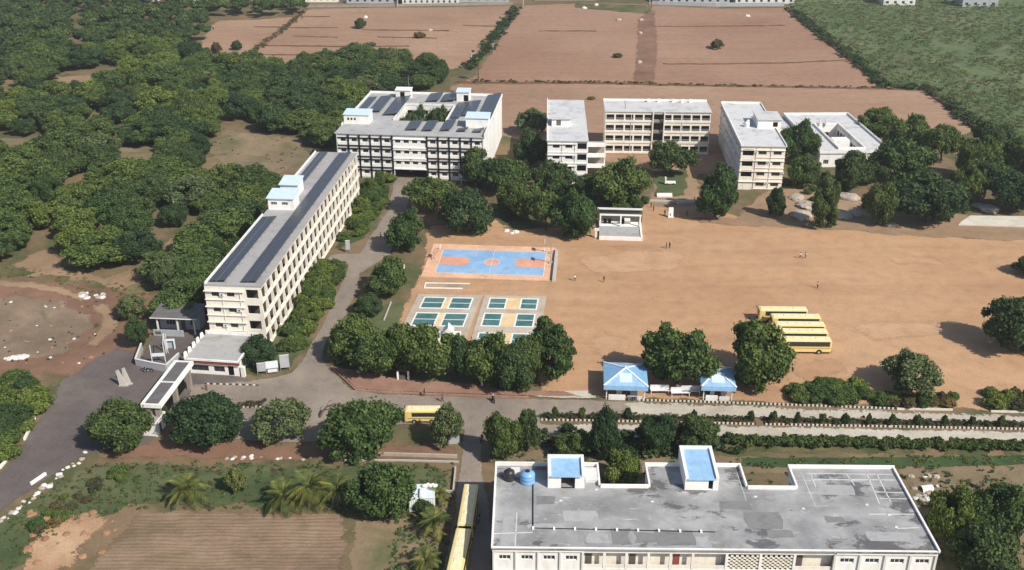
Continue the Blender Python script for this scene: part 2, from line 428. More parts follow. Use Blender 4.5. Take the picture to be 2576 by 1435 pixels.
# worn places and wheel marks on the open earth
soil('m_worn_dark', c8(162, 126, 96), c8(172, 136, 104), c8(180, 143, 112), .08, ragged=3.0)
soil('m_worn_pale', c8(182, 145, 112), c8(189, 152, 119), c8(194, 158, 126), .08, ragged=3.0)
for m_, px in (('m_worn_dark', [(1560, 780), (1640, 770), (1900, 776), (1905, 792), (1700, 800), (1580, 796)]), ('m_worn_dark', [(2020, 668), (2180, 664), (2420, 672), (2440, 690), (2200, 694), (2040, 684)]),
               ('m_worn_pale', [(1420, 640), (1640, 620), (1760, 640), (1700, 690), (1480, 700)]), ('m_worn_pale', [(2150, 640), (2420, 640), (2480, 668), (2300, 676), (2160, 664)]), ('m_worn_dark', [(1450, 590), (1640, 566), (1900, 572), (1900, 586), (1640, 592), (1480, 606)]),
               ('m_worn_dark', [(1950, 900), (2150, 896), (2200, 950), (2020, 968), (1960, 940)]), ('m_worn_pale', [(1480, 830), (1600, 820), (1620, 900), (1520, 920), (1460, 880)]), ('m_worn_dark', [(2250, 760), (2420, 752), (2500, 770), (2380, 786), (2260, 780)]),
               ('m_worn_pale', [(2120, 800), (2380, 800), (2420, 850), (2200, 870), (2110, 840)]), ('m_worn_dark', [(2390, 1010), (2470, 960), (2500, 1036), (2400, 1030)])):
    sheet('worn_earth', px, Z2 + .005 * (m_ == 'm_worn_pale') + .002 * (px[0][0] % 7), m_, 4.5, 1.2, 3, 5)
for px in ([(1330, 985), (1420, 900), (1600, 800), (1880, 770), (2100, 762)], [(2100, 905), (2230, 860), (2340, 760), (2420, 640)], [(1660, 560), (1740, 640), (1820, 740), (1900, 790)], [(2420, 1030), (2330, 860), (2180, 780), (2080, 770)]):
    for off in (0, 1.7):
        L = [P(*p) + Vector((off, off * .3, 0)) for p in px]; pts = []
        for i in range(len(L) - 1):
            for k in range(10):
                t_ = k / 10; a_, b_, c_, d_ = L[max(i - 1, 0)], L[i], L[i + 1], L[min(i + 2, len(L) - 1)]
                pts.append(.5 * ((2 * b_) + (c_ - a_) * t_ + (2 * a_ - 5 * b_ + 4 * c_ - d_) * t_ ** 2 + (3 * b_ - a_ - 3 * c_ + d_) * t_ ** 3))
        side = []
        for i in range(len(pts)):
            d_ = (pts[min(i + 1, len(pts) - 1)] - pts[max(i - 1, 0)]).normalized(); n_ = Vector((-d_.y, d_.x, 0)) * .32; side.append((pts[i] + n_, pts[i] - n_))
        sheet('wheel_track', [s_[0] for s_ in side] + [s_[1] for s_ in reversed(side)], Z3 + .002 * off, 'm_worn_dark', .45, 0, 2.0, 4, True)
# clearings in the woodland
sheet('clearing', [(520, 350), (560, 320), (640, 330), (760, 345), (800, 400), (720, 440), (640, 470), (560, 445), (500, 380)], Z1, 'm_clearing', 4, 1.5)
sheet('clearing', [(-60, 350), (60, 345), (150, 350), (190, 372), (120, 395), (-60, 400)], Z1, 'm_clearing', 3, 1.5)
sheet('clearing', [(262, 372), (330, 366), (430, 372), (440, 400), (400, 425), (300, 425)], Z1, 'm_clearing', 3, 1.5)
sheet('clearing', [(110, 215), (130, 195), (200, 188), (310, 188), (320, 205), (270, 222), (180, 232), (120, 236)], Z1, 'm_sand', 3, 1.5)
sheet('clearing', [(-40, 232), (30, 222), (70, 225), (60, 252), (-40, 262)], Z1, 'm_sand', 3, 1.2)
sheet('forest_path', [(430, 660), (408, 615), (430, 590), (470, 580), (500, 545), (530, 555), (510, 605), (490, 630), (485, 680), (455, 690)], Z1, 'm_sand', 2, .8)
sheet('clearing', [(20, 668), (60, 640), (110, 615), (150, 620), (170, 665), (260, 690), (330, 670), (420, 665), (430, 720), (330, 760), (240, 720), (130, 700), (40, 700)], Z1, 'm_sand', 3, 1.2)
# left-hand waste land
sheet('waste_ground', [(-120, 700), (60, 702), (200, 712), (330, 722), (420, 735), (400, 800), (380, 870), (350, 930), (300, 990), (200, 960), (100, 955), (-120, 960)], Z1 + .004, 'm_redearth', 3.5, 1.2)
sheet('waste_ground', [(-120, 760), (60, 740), (180, 752), (250, 800), (240, 850), (170, 900), (80, 915), (-120, 900)], Z2, 'm_waste', 3.5, 1.5)
sheet('dirt_track', [(-120, 708), (60, 704), (180, 722), (250, 748), (300, 770), (300, 830), (250, 880), (190, 890), (240, 820), (220, 775), (150, 745), (60, 730), (-120, 728)], Z3, 'm_sand', 2.5, .9)
sheet('grass_verge', [(-60, 668), (70, 672), (170, 690), (300, 720), (420, 690), (400, 735), (320, 750), (230, 722), (100, 700), (-60, 700)], Z4, 'm_grass_dry', 3, 1.4)
# roads
sheet('public_road', [(-160, 1385), (-160, 1270), (0, 1188), (50, 1120), (90, 1062), (120, 1010), (150, 960), (230, 905), (300, 872), (345, 890), (345, 915), (420, 935), (520, 930), (600, 945), (640, 955), (640, 1000), (560, 1035), (440, 1060), (380, 1120), (240, 1145), (200, 1160), (100, 1222), (0, 1292)], Z5 - .01, 'm_tar', 1.2, .35, 2, 6)
sheet('campus_road', [(990, 446), (1046, 450), (1036, 500), (1018, 545), (1000, 600), (985, 642), (908, 690), (902, 730), (872, 795), (822, 860), (816, 905), (832, 928), (888, 982), (960, 990), (1320, 1003), (1480, 1006), (1640, 1013), (1640, 1052), (1365, 1052), (1362, 1066), (1420, 1069), (1430, 1104), (1362, 1100), (1225, 1062), (1212, 1150), (1226, 1240), (1240, 1300), (1244, 1560), (1070, 1560), (1110, 1435), (1140, 1280), (1152, 1180), (1164, 1085), (1090, 1070), (980, 1072), (860, 1090), (830, 1114), (700, 1118), (580, 1108), (500, 1060), (470, 1000), (480, 968), (560, 962), (640, 956), (692, 950), (735, 935), (762, 898), (802, 828), (846, 738), (874, 668), (820, 655), (832, 640), (905, 638), (926, 600), (975, 528)], Z5, 'm_road', .7, .2, 1.6, 5)
sheet('carriageway', [(1500, 1008), (1632, 1008), (1760, 1014), (1950, 1020), (2260, 1032), (2760, 1046), (2760, 1080), (2576, 1070), (1930, 1060), (1640, 1055), (1440, 1052), (1560, 1030)], Z5 + .02, 'm_avenue', 2.2, .4, 2, 5)
sheet('carriageway', [(1414, 1067), (1640, 1064), (1930, 1071), (2576, 1084), (2760, 1092), (2760, 1128), (2576, 1117), (2200, 1112), (1800, 1109), (1420, 1107), (1372, 1066)], Z5 + .02, 'm_avenue', 1.4, .3, 2, 5)
sheet('pavement', [(836, 925), (880, 930), (1000, 955), (1160, 965), (1300, 985), (1420, 985), (1470, 1002), (1330, 1000), (1100, 992), (960, 987), (895, 981)], Z5 + .12, 'm_paver', .4, .1, 1.5)
sheet('pavement', [(1340, 985), (1400, 984), (1500, 984), (1520, 1003), (1480, 1006), (1330, 1002)], Z5 + .10, 'm_avenue', .4, .15, 2)
# verges between road and building at the bottom
sheet('earth_verge', [(560, 1108), (700, 1112), (830, 1108), (1000, 1110), (1158, 1118), (1152, 1165), (860, 1162), (700, 1168), (440, 1160), (230, 1160), (240, 1140), (400, 1105)], Z3, 'm_redearth', 2, .8)
sheet('grass_verge', [(130, 1215), (240, 1165), (440, 1158), (700, 1165), (860, 1160), (1150, 1164), (1140, 1290), (880, 1292), (500, 1285), (330, 1282), (200, 1330), (90, 1420), (-160, 1520), (-160, 1400), (0, 1300)], Z2, 'm_grass', 3, 1.2)
sheet('rubble_ground', [(30, 1435), (60, 1370), (160, 1290), (270, 1275), (300, 1310), (250, 1370), (200, 1420), (120, 1480), (30, 1500)], Z3, 'm_rubble', 3, 1.5)
sheet('earth_verge', [(870, 1290), (1000, 1285), (1140, 1240), (1150, 1200), (1112, 1435), (1080, 1560), (860, 1560), (880, 1400)], Z3, 'm_clearing', 2.5, 1)
sheet('grass_verge', [(1420, 1104), (1800, 1110), (2200, 1116), (2700, 1128), (2700, 1158), (2250, 1150), (1850, 1146), (1420, 1140)], Z3, 'm_grass_dry', 2, .8)
sheet('earth_verge', [(1240, 1140), (1420, 1110), (1850, 1140), (2250, 1148), (2760, 1150), (2760, 1440), (2360, 1440), (2240, 1170), (1600, 1240), (1250, 1200)], Z2, 'm_clearing', 2.5, 1)
sheet('grass_verge', [(2260, 1148), (2700, 1140), (2700, 1172), (2270, 1178), (1850, 1178), (1850, 1150)], Z4, 'm_greenband', .9, .4)
sheet('dirt_track', [(2500, 1185), (2650, 1165), (2700, 1260), (2576, 1290), (2520, 1240)], Z4, 'm_clearing', 2.0, .7)
# planting strip beside the hostel block
sheet('grass_verge', [(905, 452), (990, 450), (972, 530), (925, 600), (830, 638), (880, 560)], Z3, 'm_grass', 1.5, .4)
sheet('grass_verge', [(770, 668), (872, 668), (842, 740), (800, 826), (760, 896), (735, 932), (640, 952), (600, 940), (640, 860), (700, 800)], Z3, 'm_grass', 1.5, .4)
sheet('grass_verge', [(985, 760), (1035, 745), (1010, 830), (1000, 900), (900, 960), (830, 920), (830, 860), (900, 790)], Z3, 'm_grass', 2.0, .6)
sheet('grass_verge', [(1640, 430), (1735, 425), (1730, 495), (1640, 500)], Z4, 'm_grass', 1.5, .6)

# ploughed field: real ridges
def ploughed():
    a, b, c, d = P(345, 1278), P(880, 1285), P(890, 1600), P(60, 1600)
    n_u, n_v = 130, 260; co = np.zeros((n_v + 1, n_u + 1, 3))
    A, B, C, D = (np.array((q.x, q.y)) for q in (a, b, c, d))
    u = np.linspace(0, 1, n_u + 1)[None, :, None]; v = np.linspace(0, 1, n_v + 1)[:, None, None]
    xy = (A * (1 - u) + B * u) * (1 - v) + (D * (1 - u) + C * u) * v
    wob = np.array([[noise.noise(Vector((x * .12, y * .3, 3.1))) for x, y in row] for row in xy])
    wob2 = np.array([[noise.noise(Vector((x * .6, y * .9, 7.7))) for x, y in row] for row in xy])
    edge = np.minimum(np.minimum(u[..., 0], 1 - u[..., 0]) * 14, np.minimum(v[..., 0], 1 - v[..., 0]) * 14).clip(0, 1)
    ph = xy[..., 1] * 2 * np.pi / .82 + wob * 5.0
    z = .05 + edge * (.12 * (np.sin(ph) * .5 + .5) * (.55 + .5 * wob2).clip(.1, 1) + .03 * wob2)
    co[..., :2] = xy; co[..., 2] = z
    idx = np.arange((n_v + 1) * (n_u + 1)).reshape(n_v + 1, n_u + 1)
    f = np.stack([idx[1:, :-1], idx[1:, 1:], idx[:-1, 1:], idx[:-1, :-1]], -1).reshape(-1, 4)
    me = bpy.data.meshes.new('ploughed_field'); me.from_pydata(co.reshape(-1, 3).tolist(), [], f.tolist())
    me.attributes.new('edge', 'FLOAT', 'POINT').data.foreach_set('value', (edge * np.ones_like(wob)).reshape(-1).astype(np.float32))
    me.materials.append(MATS['m_plough']); me.polygons.foreach_set('use_smooth', [True] * len(f))
    o = place('ploughed_field', me); o['kind'] = 'structure'
soil('m_plough', c8(116, 96, 78), c8(136, 114, 94), c8(152, 130, 108), .06, ragged=1.5, green=(c8(92, 88, 58), .05, .55, .75))
ploughed()

# ------------------------------------------------------------------ earth bunds between the fields
def bund(px, w=.9, h=.45, m='m_stone'):
    b = MB(); pts = []
    for i in range(len(px) - 1):
        a, c = P(*px[i]), P(*px[i + 1]); n = max(1, int((c - a).length / 3))
        pts += [a.lerp(c, k / n) for k in range(n)]
    pts.append(P(*px[-1])); prev = None
    for i, p in enumerate(pts):
        d = (pts[min(i + 1, len(pts) - 1)] - pts[max(i - 1, 0)]).normalized(); nn = Vector((-d.y, d.x, 0))
        q = p + nn * noise.noise(p * .15) * .7; hh = h * (.75 + .6 * noise.noise(p * .4)); ww = w * (.9 + .5 * noise.noise(p * .3 + Vector((9, 0, 0))))
        ring = [q - nn * ww, q - nn * ww * .35 + Vector((0, 0, hh)), q + nn * ww * .35 + Vector((0, 0, hh * .9)), q + nn * ww]
        if prev:
            for k in range(3): b.quad(prev[k], ring[k], ring[k + 1], prev[k + 1])
        prev = ring
    o = b.build('earth_bund', m); o['kind'] = 'structure'
for px in ([(1655, 68), (1800, 67), (1974, 65)], [(1668, 162), (1800, 162), (1960, 160), (2070, 155), (2152, 151)],
           [(1145, 208), (1400, 210), (1640, 213)], [(1640, 214), (1900, 219), (2225, 224)], [(2225, 224), (2330, 229)],
           [(700, 41), (830, 43)], [(640, 68), (760, 71), (850, 70)], [(910, 76), (1060, 78), (1130, 78)], [(740, 92), (850, 95)],
           [(950, 94), (1100, 97)], [(640, 115), (850, 118), (1030, 117)], [(640, 138), (830, 140), (1000, 142)], [(1165, 65), (1250, 68)],
           [(1355, 79), (1500, 79)]):
    bund(px, 1.0, .5, 'm_bund')
bund([(1975, 22), (2060, 92), (2150, 160), (2222, 220)], 1.3, .8, 'm_bund')
bund([(2330, 229), (2400, 282), (2460, 330)], 1.2, .7, 'm_bund')
bund([(622, 140), (700, 84), (770, 24)], 1.4, .9, 'm_bund')

# ------------------------------------------------------------------ basketball court
def quadpx(name, px, z, m, parent, w=False):
    b = MB(); b.poly([P(x, y) for x, y in px])
    return b.build(name, m, parent, (0, 0, z))
# court frame from its two front corners and its depth
A, B = P(1059, 697), P(1387, 708)
ang = math.atan2((B - A).y, (B - A).x)
court = thing('basketball_court', 'orange and blue painted outdoor basketball court on the red earth', 'sports court', A, ang)
cw, cd = (B - A).length, 20.4
def slab(name, x0, x1, y0, y1, z0, z1, m, parent): return MB().box(x0, x1, y0, y1, z0, z1).build(name, m, parent)
slab('slab', 0, cw, 0, cd, 0, .12, 'm_court_orange', court)
bx0, bx1, by0, by1 = 3.0, cw - 2.0, 2.6, cd - 3.2
bl = MB(); bl.quad((bx0, by0, 0), (bx1, by0, 0), (bx1, by1, 0), (bx0, by1, 0)); bl.build('playing_surface', 'm_court_blue', court, (0, 0, .126))
ym = (by0 + by1) / 2
for sx in (0, 1):
    pts = []; x_e = bx0 if sx == 0 else bx1; dr = 1 if sx == 0 else -1
    pts += [(x_e - dr * .02, ym - 2.45, 0), (x_e + dr * 5.6, ym - 2.45, 0)]
    pts += [(x_e + dr * (5.6 + 2.0 * math.cos(t)), ym + 2.45 * math.sin(t), 0) for t in np.linspace(-1.4, 1.4, 11)]
    pts += [(x_e + dr * 5.6, ym + 2.45, 0), (x_e - dr * .02, ym + 2.45, 0)]
    MB().poly(pts if sx == 0 else pts[::-1]).build('key', 'm_court_key', court, (0, 0, .132))
xc = (bx0 + bx1) / 2
MB().poly([(xc + 1.9 * math.cos(t), ym + 1.9 * math.sin(t), 0) for t in np.linspace(0, 2 * math.pi, 33)[:-1]]).build('centre_circle', 'm_court_key', court, (0, 0, .132))
ln = MB(); lw = .07
for (x0, x1, y0, y1) in ((bx0, bx1, by0, by0 + lw * 1.6), (bx0, bx1, by1 - lw * 1.6, by1), (bx0, bx0 + lw * 1.6, by0, by1), (bx1 - lw * 1.6, bx1, by0, by1), (xc - lw / 2, xc + lw / 2, by0 + .2, by1 - .2)):
    ln.quad((x0, y0, 0), (x1, y0, 0), (x1, y1, 0), (x0, y1, 0))
for k in range(32):
    t0, t1 = 2 * math.pi * k / 32, 2 * math.pi * (k + 1) / 32
    ln.quad(*[(xc + r * math.cos(t), ym + r * math.sin(t), .002) for r, t in ((1.85, t0), (1.95, t0), (1.95, t1), (1.85, t1))])
ln.build('painted_lines', 'm_line', court, (0, 0, .139))
# weathered lettering in the centre circle (too faint to read in the photo)
def hoop(label, x, y, dr):
    h = thing('basketball_hoop', label, 'basketball hoop', court.matrix_basis @ Vector((x, y, .12)), ang + (0 if dr > 0 else math.pi))
    MB().box(-.5, .5, -.45, .45, 0, .35).build('base', 'm_concrete', h)
    MB().beam((0, 0, .3), (.1, 0, 2.6), .16).beam((.1, 0, 2.55), (1.6, 0, 3.2), .12).beam((.05, 0, 1.4), (1.5, 0, 2.9), .08).build('post', 'm_metal', h)
    MB().box(1.6, 1.66, -.9, .9, 2.8, 3.85).build('backboard', 'm_whitemetal', h)
    rim = MB(); c = Vector((1.95, 0, 3.02)); rim.tube([c + Vector((.24 * math.cos(t), .24 * math.sin(t), 0)) for t in np.linspace(0, 2 * math.pi, 17)], [.02] * 17, 5); rim.build('rim', 'm_red', h)
bpy.context.view_layer.update()
hoop('basketball hoop at the court end beside the campus road', 1.6, ym + .5, 1)
hoop('basketball hoop at the court end beside the open earth ground', cw - .6, ym + .5, -1)
hoop('practice basketball hoop behind the corner of the blue court', cw - .8, by1 - .6, -1)
# low spectator wall beside the court
t = thing('low_wall', 'faded grey low wall along the end of the basketball court', 'wall', P(1388, 708), ang)
MB().box(0, .9, -.4, 18.5, 0, .35).build('base', 'm_concrete', t); MB().box(.1, .45, -.2, 18, .35, .9).build('coping', 'm_concrete', t)
# long white-edged pit between the courts
A2, B2 = P(1066, 726), P(1180, 728)
t = thing('jumping_pit', 'long sand pit with white kerb between the two courts', 'sand pit', A2, math.atan2((B2 - A2).y, (B2 - A2).x))
pw = (B2 - A2).length
MB().box(.2, pw - .3, .2, 2.7, 0, .06).build('sand', 'm_sand2', t)
for a in ((0, pw - 1.5, 0, .22), (0, pw, 2.7, 2.92), (0, .22, .22, 2.7)): MB().box(*a, 0, .22).build('kerb', 'm_white', t)

# ------------------------------------------------------------------ badminton courts
def court_block(label, fl, fr, depth, courts, skew):
    A, B = P(*fl), P(*fr); a = math.atan2((B - A).y, (B - A).x)
    o = thing('badminton_courts', label, 'sports court', A, a); w = (B - A).length
    MB().prism([(0, 0), (w, 0), (w + skew, depth), (skew, depth)], 0, .12).build('slab', 'm_court', o)
    for (x0, x1, y0, y1) in courts:
        q = lambda x, y, z=0: (x + skew * y / depth, y, z)
        l = MB(); l.quad(q(x0 - .35, y0 - .5), q(x1 + .35, y0 - .5), q(x1 + .35, y1 + .5), q(x0 - .35, y1 + .5)); p = l.build('court_border', 'm_line', o, (0, 0, .125))
        l = MB(); l.quad(q(x0, y0), q(x1, y0), q(x1, y1), q(x0, y1)); l.build('court_surface', 'm_court_teal', p, (0, 0, .006))
        ym = (y0 + y1) / 2
        l = MB(); l.quad(q(x0, ym - .13), q(x1, ym - .13), q(x1, ym + .13), q(x0, ym + .13)); l.build('net_line', 'm_line', p, (0, 0, .012))
    for i in range(0, len(courts), 2):
        (_, xa, y0, y1), (xb, _, _, _) = courts[i], courts[i + 1]
        l = MB(); l.quad(q(xa + .36, y0 - .5), q(xb - .36, y0 - .5), q(xb - .36, y1 + .5), q(xa + .36, y1 + .5)); l.build('tan_strip', 'm_court_tan', o, (0, 0, .125))
    return o
court_block('badminton courts with teal surfaces and a narrow tan strip, on the pad by the road', (990, 866), (1166, 870), 24.3,
            [(1.9, 6.5, 8.8, 14.4), (8.3, 12.9, 8.8, 14.4), (2.0, 6.5, 17.4, 22.4), (8.3, 12.7, 17.4, 22.4)], 2.05)
court_block('badminton courts with teal surfaces and broad tan strips, on the pad by the open ground', (1180, 870), (1352, 874), 24.3,
            [(1.5, 5.1, .6, 5.4), (8.7, 12.3, .6, 5.4), (1.5, 5.1, 9.2, 14.8), (8.7, 12.3, 9.2, 14.8), (1.75, 5.25, 17.8, 22.6), (8.95, 12.35, 17.8, 22.6)], 1.4)
t = thing('white_shelter', 'small white gabled kiosk front at the edge of the badminton pad', 'kiosk', P(1128, 862))
MB().box(-3.0, 2.6, 0, 2.2, 0, 1.5).build('wall', 'm_white', t)
MB().hexa([(-1.1, -.1, 0), (1.1, -.1, 0), (1.1, 2.3, 0), (-1.1, 2.3, 0)], [(-.9, -.1, 2.2), (.9, -.1, 2.2), (.9, 2.3, 2.2), (-.9, 2.3, 2.2)]).build('tower', 'm_white', t)
MB().hexa([(-1.15, -.2, 2.2), (1.15, -.2, 2.2), (1.15, 2.4, 2.2), (-1.15, 2.4, 2.2)], [(-.02, -.2, 3.5), (.02, -.2, 3.5), (.02, 2.4, 3.5), (-.02, 2.4, 3.5)]).build('gable_roof', 'm_white', t)
MB().poly([(.2 * math.cos(a), -.115, 1.9 + .2 * math.sin(a)) for a in np.linspace(0, 2 * math.pi, 13)[:-1]]).build('emblem', 'm_frame', t)
# ================================================================== BUILDINGS
WIN = {}
def window(parent, x, y, z, w, h, rz=0.0, n=3, m='m_frame', name='window'):
    """frame with mullions set in an opening (faces local -Y), the pane a sub-part behind it"""
    k = (round(w, 2), round(h, 2), n, m)
    if k not in WIN:
        f = MB(); t = .07; d = .06
        f.box(0, w, 0, d, 0, t).box(0, w, 0, d, h - t, h).box(0, t, 0, d, t, h - t).box(w - t, w, 0, d, t, h - t)
        for i in range(1, n): f.box(w * i / n - t / 2, w * i / n + t / 2, .003, d, t, h - t)
        p = MB(); p.quad((.02, .045, .02), (w - .02, .045, .02), (w - .02, .045, h - .02), (.02, .045, h - .02))
        WIN[k] = (f.mesh('window', m), p.mesh('pane', 'm_glass'))
    a = place(name, WIN[k][0], parent, (x, y, z), rz); place('pane', WIN[k][1], a); return a
def facade(mb, o, u, W, H, ops, t=.3):
    """wall skin from o along unit u, with real openings and reveals; inside is to the left of u"""
    o = Vector(o); u = Vector(u); inn = Vector((-u.y, u.x, 0)); up = Vector((0, 0, 1))
    xs = sorted({0.0, W} | {v for r in ops for v in r[:2]}); zs = sorted({0.0, H} | {v for r in ops for v in r[2:4]})
    isop = lambda a, b: any(r[0] - 1e-6 <= a <= r[1] + 1e-6 and r[2] - 1e-6 <= b <= r[3] + 1e-6 for r in ops)
    q = lambda a, b, d=0: o + u * a + up * b + inn * d
    for i in range(len(xs) - 1):
        for j in range(len(zs) - 1):
            x0, x1, z0, z1 = xs[i], xs[i + 1], zs[j], zs[j + 1]
            if not isop((x0 + x1) / 2, (z0 + z1) / 2): mb.quad(q(x0, z0), q(x1, z0), q(x1, z1), q(x0, z1))
    for (x0, x1, z0, z1) in [r[:4] for r in ops]:
        mb.quad(q(x0, z0), q(x0, z0, t), q(x0, z1, t), q(x0, z1)).quad(q(x1, z0), q(x1, z1), q(x1, z1, t), q(x1, z0, t))
        mb.quad(q(x0, z0), q(x1, z0), q(x1, z0, t), q(x0, z0, t)).quad(q(x0, z1), q(x0, z1, t), q(x1, z1, t), q(x1, z1))
class Frame:
    """local axes of a building from roof-level pixels: front-left, front-right, height"""
    def __init__(s, fl, fr, z, along=None):
        s.o, b = P(*fl, z), P(*fr, z); s.w = (b - s.o).length; s.a = math.atan2((b - s.o).y, (b - s.o).x)
        if along is not None:          # square the plan on its long side instead
            c = P(*along, z); s.a = math.atan2((c - b).y, (c - b).x) - math.pi / 2
            s.w = abs((b - s.o) @ Vector((math.cos(s.a), math.sin(s.a), 0)))
        s.u = Vector((math.cos(s.a), math.sin(s.a), 0)); s.v = Vector((-s.u.y, s.u.x, 0)); s.g = Vector((s.o.x, s.o.y, 0))
    def loc(s, x, y, z):
        d = P(x, y, z) - s.g; return d @ s.u, d @ s.v
def parapet(mb, x0, x1, y0, y1, z, h=.6, t=.22):
    mb.box(x0, x1, y0, y0 + t, z, z + h).box(x0, x1, y1 - t, y1, z, z + h).box(x0, x0 + t, y0 + t, y1 - t, z, z + h).box(x1 - t, x1, y0 + t, y1 - t, z, z + h)
PANEL = {}
def solar(label, origin, a, x0, x1, y0, y1, z, tilt=.12, group=None, pw=1.0, seam=False, across=True):
    """array of modules on a low rack; x across the strip (raised edge at x1), y along it"""
    o = thing('solar_array', label, 'solar panels', Vector(origin) + Matrix.Rotation(a, 3, 'Z') @ Vector((x0, y0, 0)), a, group)
    W, L = x1 - x0, y1 - y0; nx = 2 if W > 1.9 else 1; ny = max(1, round(L / pw)); w, l = W / nx, L / ny
    k = (round(w, 2), round(l, 2))
    if k not in PANEL:
        m = MB(); m.box(.02, w - (.10 if seam else .02), .02, l - .02, 0, .04); PANEL[k] = m.mesh('panel', 'm_solar')
    rise = W * tilt; ang = math.atan(tilt)
    for i in range(nx):
        for j in range(ny):
            p = place('panel', PANEL[k], o, (i * w, j * l, z + .35 + i * w * tilt)); p.rotation_euler = (0, -ang, 0)
    r = MB()
    for j in range(int(L / 3) + 1):
        y = min(j * 3 + .3, L - .2)
        r.box(.15, .23, y, y + .08, z - .02, z + .38).box(W - .25, W - .17, y, y + .08, z - .02, z + .33 + rise).beam((.15, y + .04, z + .31), (W - .1, y + .04, z + .28 + rise), .06)
    r.build('rack', 'm_metal', o)
    return o

# ------------------------------------------------------------------ the long hostel block beside the road
HL = 14.0
f = Frame((513, 720), (655, 722), HL, (897, 385)); LW = f.w; LL = (P(897, 385, HL) - P(655, 722, HL)).length
hostel = thing('hostel_block', 'long four-storey cream block with solar panels along its flat roof beside the road', 'building', f.g, f.a)
hb = hostel; ST = 3.5; cor = 2.0
w = MB(); ops = []
for k in range(4):
    z = k * ST
    ops += [(1.3, 2.9, z + 1.25, z + 2.25), (4.5, 6.1, z + 1.25, z + 2.25), (LW - 3.0, LW - .45, z + .25 + (.75 if k else 0), z + 3.0)]
facade(w, (0, 0, 0), (1, 0, 0), LW, HL, ops, .35)
facade(w, (0, LL, 0), (0, -1, 0), LL, HL, [])
facade(w, (LW, LL, 0), (-1, 0, 0), LW, HL, [])
w.build('wall', 'm_cream', hb)
for k in range(4):
    for x in (1.3, 4.5): window(hb, x, .2, k * ST + 1.25, 1.6, 1.0, 0, 5, 'm_framedark')
    l = MB(); l.box(-.15, LW - 3.3, -.5, -.002, k * ST + 2.5, k * ST + 2.62).box(-.1, LW - 3.3, -.28, -.002, k * ST + .55, k * ST + .65); l.build('ledge', 'm_cream', hb)
i_ = MB(); i_.quad((LW - 3.2, 2.6, 0), (LW, 2.6, 0), (LW, 2.6, HL), (LW - 3.2, 2.6, HL)).quad((LW - 3.2, .36, 0), (LW - 3.2, 2.6, 0), (LW - 3.2, 2.6, HL), (LW - 3.2, .36, HL)); i_.build('stair_wall', 'm_inner_shade', hb)
i_ = MB(); i_.quad((LW - cor, 2.7, 0), (LW - cor, LL - .3, 0), (LW - cor, LL - .3, HL - .3), (LW - cor, 2.7, HL - .3)); i_.build('corridor_wall', 'm_inner_shade', hb)
for k in range(4):
    MB().box(LW - cor - .1 if k else LW - 3.1, LW - .3, .4, LL - .3, k * ST - .12, k * ST + .05).build('floor_slab', 'm_inner_shade', hb)
    MB().box(LW - .28, LW, .36, LL - .05, max(0, k * ST - .3), k * ST + .42).box(LW, LW + .28, .0, LL, k * ST - .15 if k else 0, k * ST + .1).build('parapet_band', 'm_cream', hb)
MB().box(LW - .28, LW, .36, LL - .05, HL - .55, HL - .01).box(LW, LW + .28, 0, LL, HL - .3, HL - .012).build('eaves_band', 'm_cream', hb)
NB = 24; bay = LL / NB
fin = MB(); fin.hexa([(0, -.17, 0), (.42, -.17, 0), (.42, .17, 0), (0, .17, 0)], [(0, -.17, ST - .3), (.10, -.17, ST - .3), (.10, .17, ST - .3), (0, .17, ST - .3)])
fin.box(-.3, 0, -.17, .17, .2, ST - .2)
fm = fin.mesh('fin', 'm_cream')
for k in range(4):
    for i in range(NB + 1): place('fin', fm, hb, (LW, min(max(i * bay, .21), LL - .21), k * ST + .1))
rf = MB(); rf.box(0, LW + .35, 0, LL, HL, HL + .22); roof = rf.build('roof', 'm_roofgrey', hb)
for px, bh in (((676, 741, 528), 3.2), ((707, 752, 493), 3.2)):
    x0, y0 = f.loc(px[0], px[2], HL + .2); x1, _ = f.loc(px[1], px[2], HL + .2); d = 5.0
    w = MB(); w.box(x0, x1, y0, y0 + d, HL + .2, HL + .2 + bh - .3); sr = w.build('stair_room', 'm_white', hb)
    MB().hexa([(x0 - .3, y0 - .4, HL + bh - .1), (x1 + .3, y0 - .4, HL + bh - .1), (x1 + .3, y0 + d + .2, HL + bh + .5), (x0 - .3, y0 + d + .2, HL + bh + .5)],
              [(x0 - .3, y0 - .4, HL + bh + .08), (x1 + .3, y0 - .4, HL + bh + .08), (x1 + .3, y0 + d + .2, HL + bh + .7), (x0 - .3, y0 + d + .2, HL + bh + .7)]).build('sheet_roof', 'm_bluepale', sr)
    for i in (.12, .55): window(sr, x0 + (x1 - x0) * i, y0 - .06, HL + 1.6, 1.5, .7, 0, 3)
    # parapet stub behind
for (y0, y1) in ((.3, LL * .44), (LL * .70, LL - .5)):
    MB().box(.0, .22, y0, y1, HL + .22, HL + .75).build('parapet', 'm_white', hb)
MB().box(.0, LW + .2, 0.0, .22, HL + .22, HL + .4).build('parapet', 'm_roofgrey', hb)
org = f.g
sx = lambda t: t * LW
solar('short double row of solar panels on the hostel roof behind its stair rooms', org, f.a, sx(.12), sx(.36), LL * .66, LL - 1.5, HL + .22, .10, 'solar arrays on the hostel roof', seam=True)
solar('double row of solar panels on the hostel roof between its end wall and stair rooms', org, f.a, sx(.05), sx(.37), 1.2, LL * .42, HL + .22, .10, 'solar arrays on the hostel roof', seam=True)
solar('longest double row of solar panels, running the full length of the hostel roof', org, f.a, sx(.62), sx(.93), 1.4, LL - 1.5, HL + .22, .10, 'solar arrays on the hostel roof', seam=True)

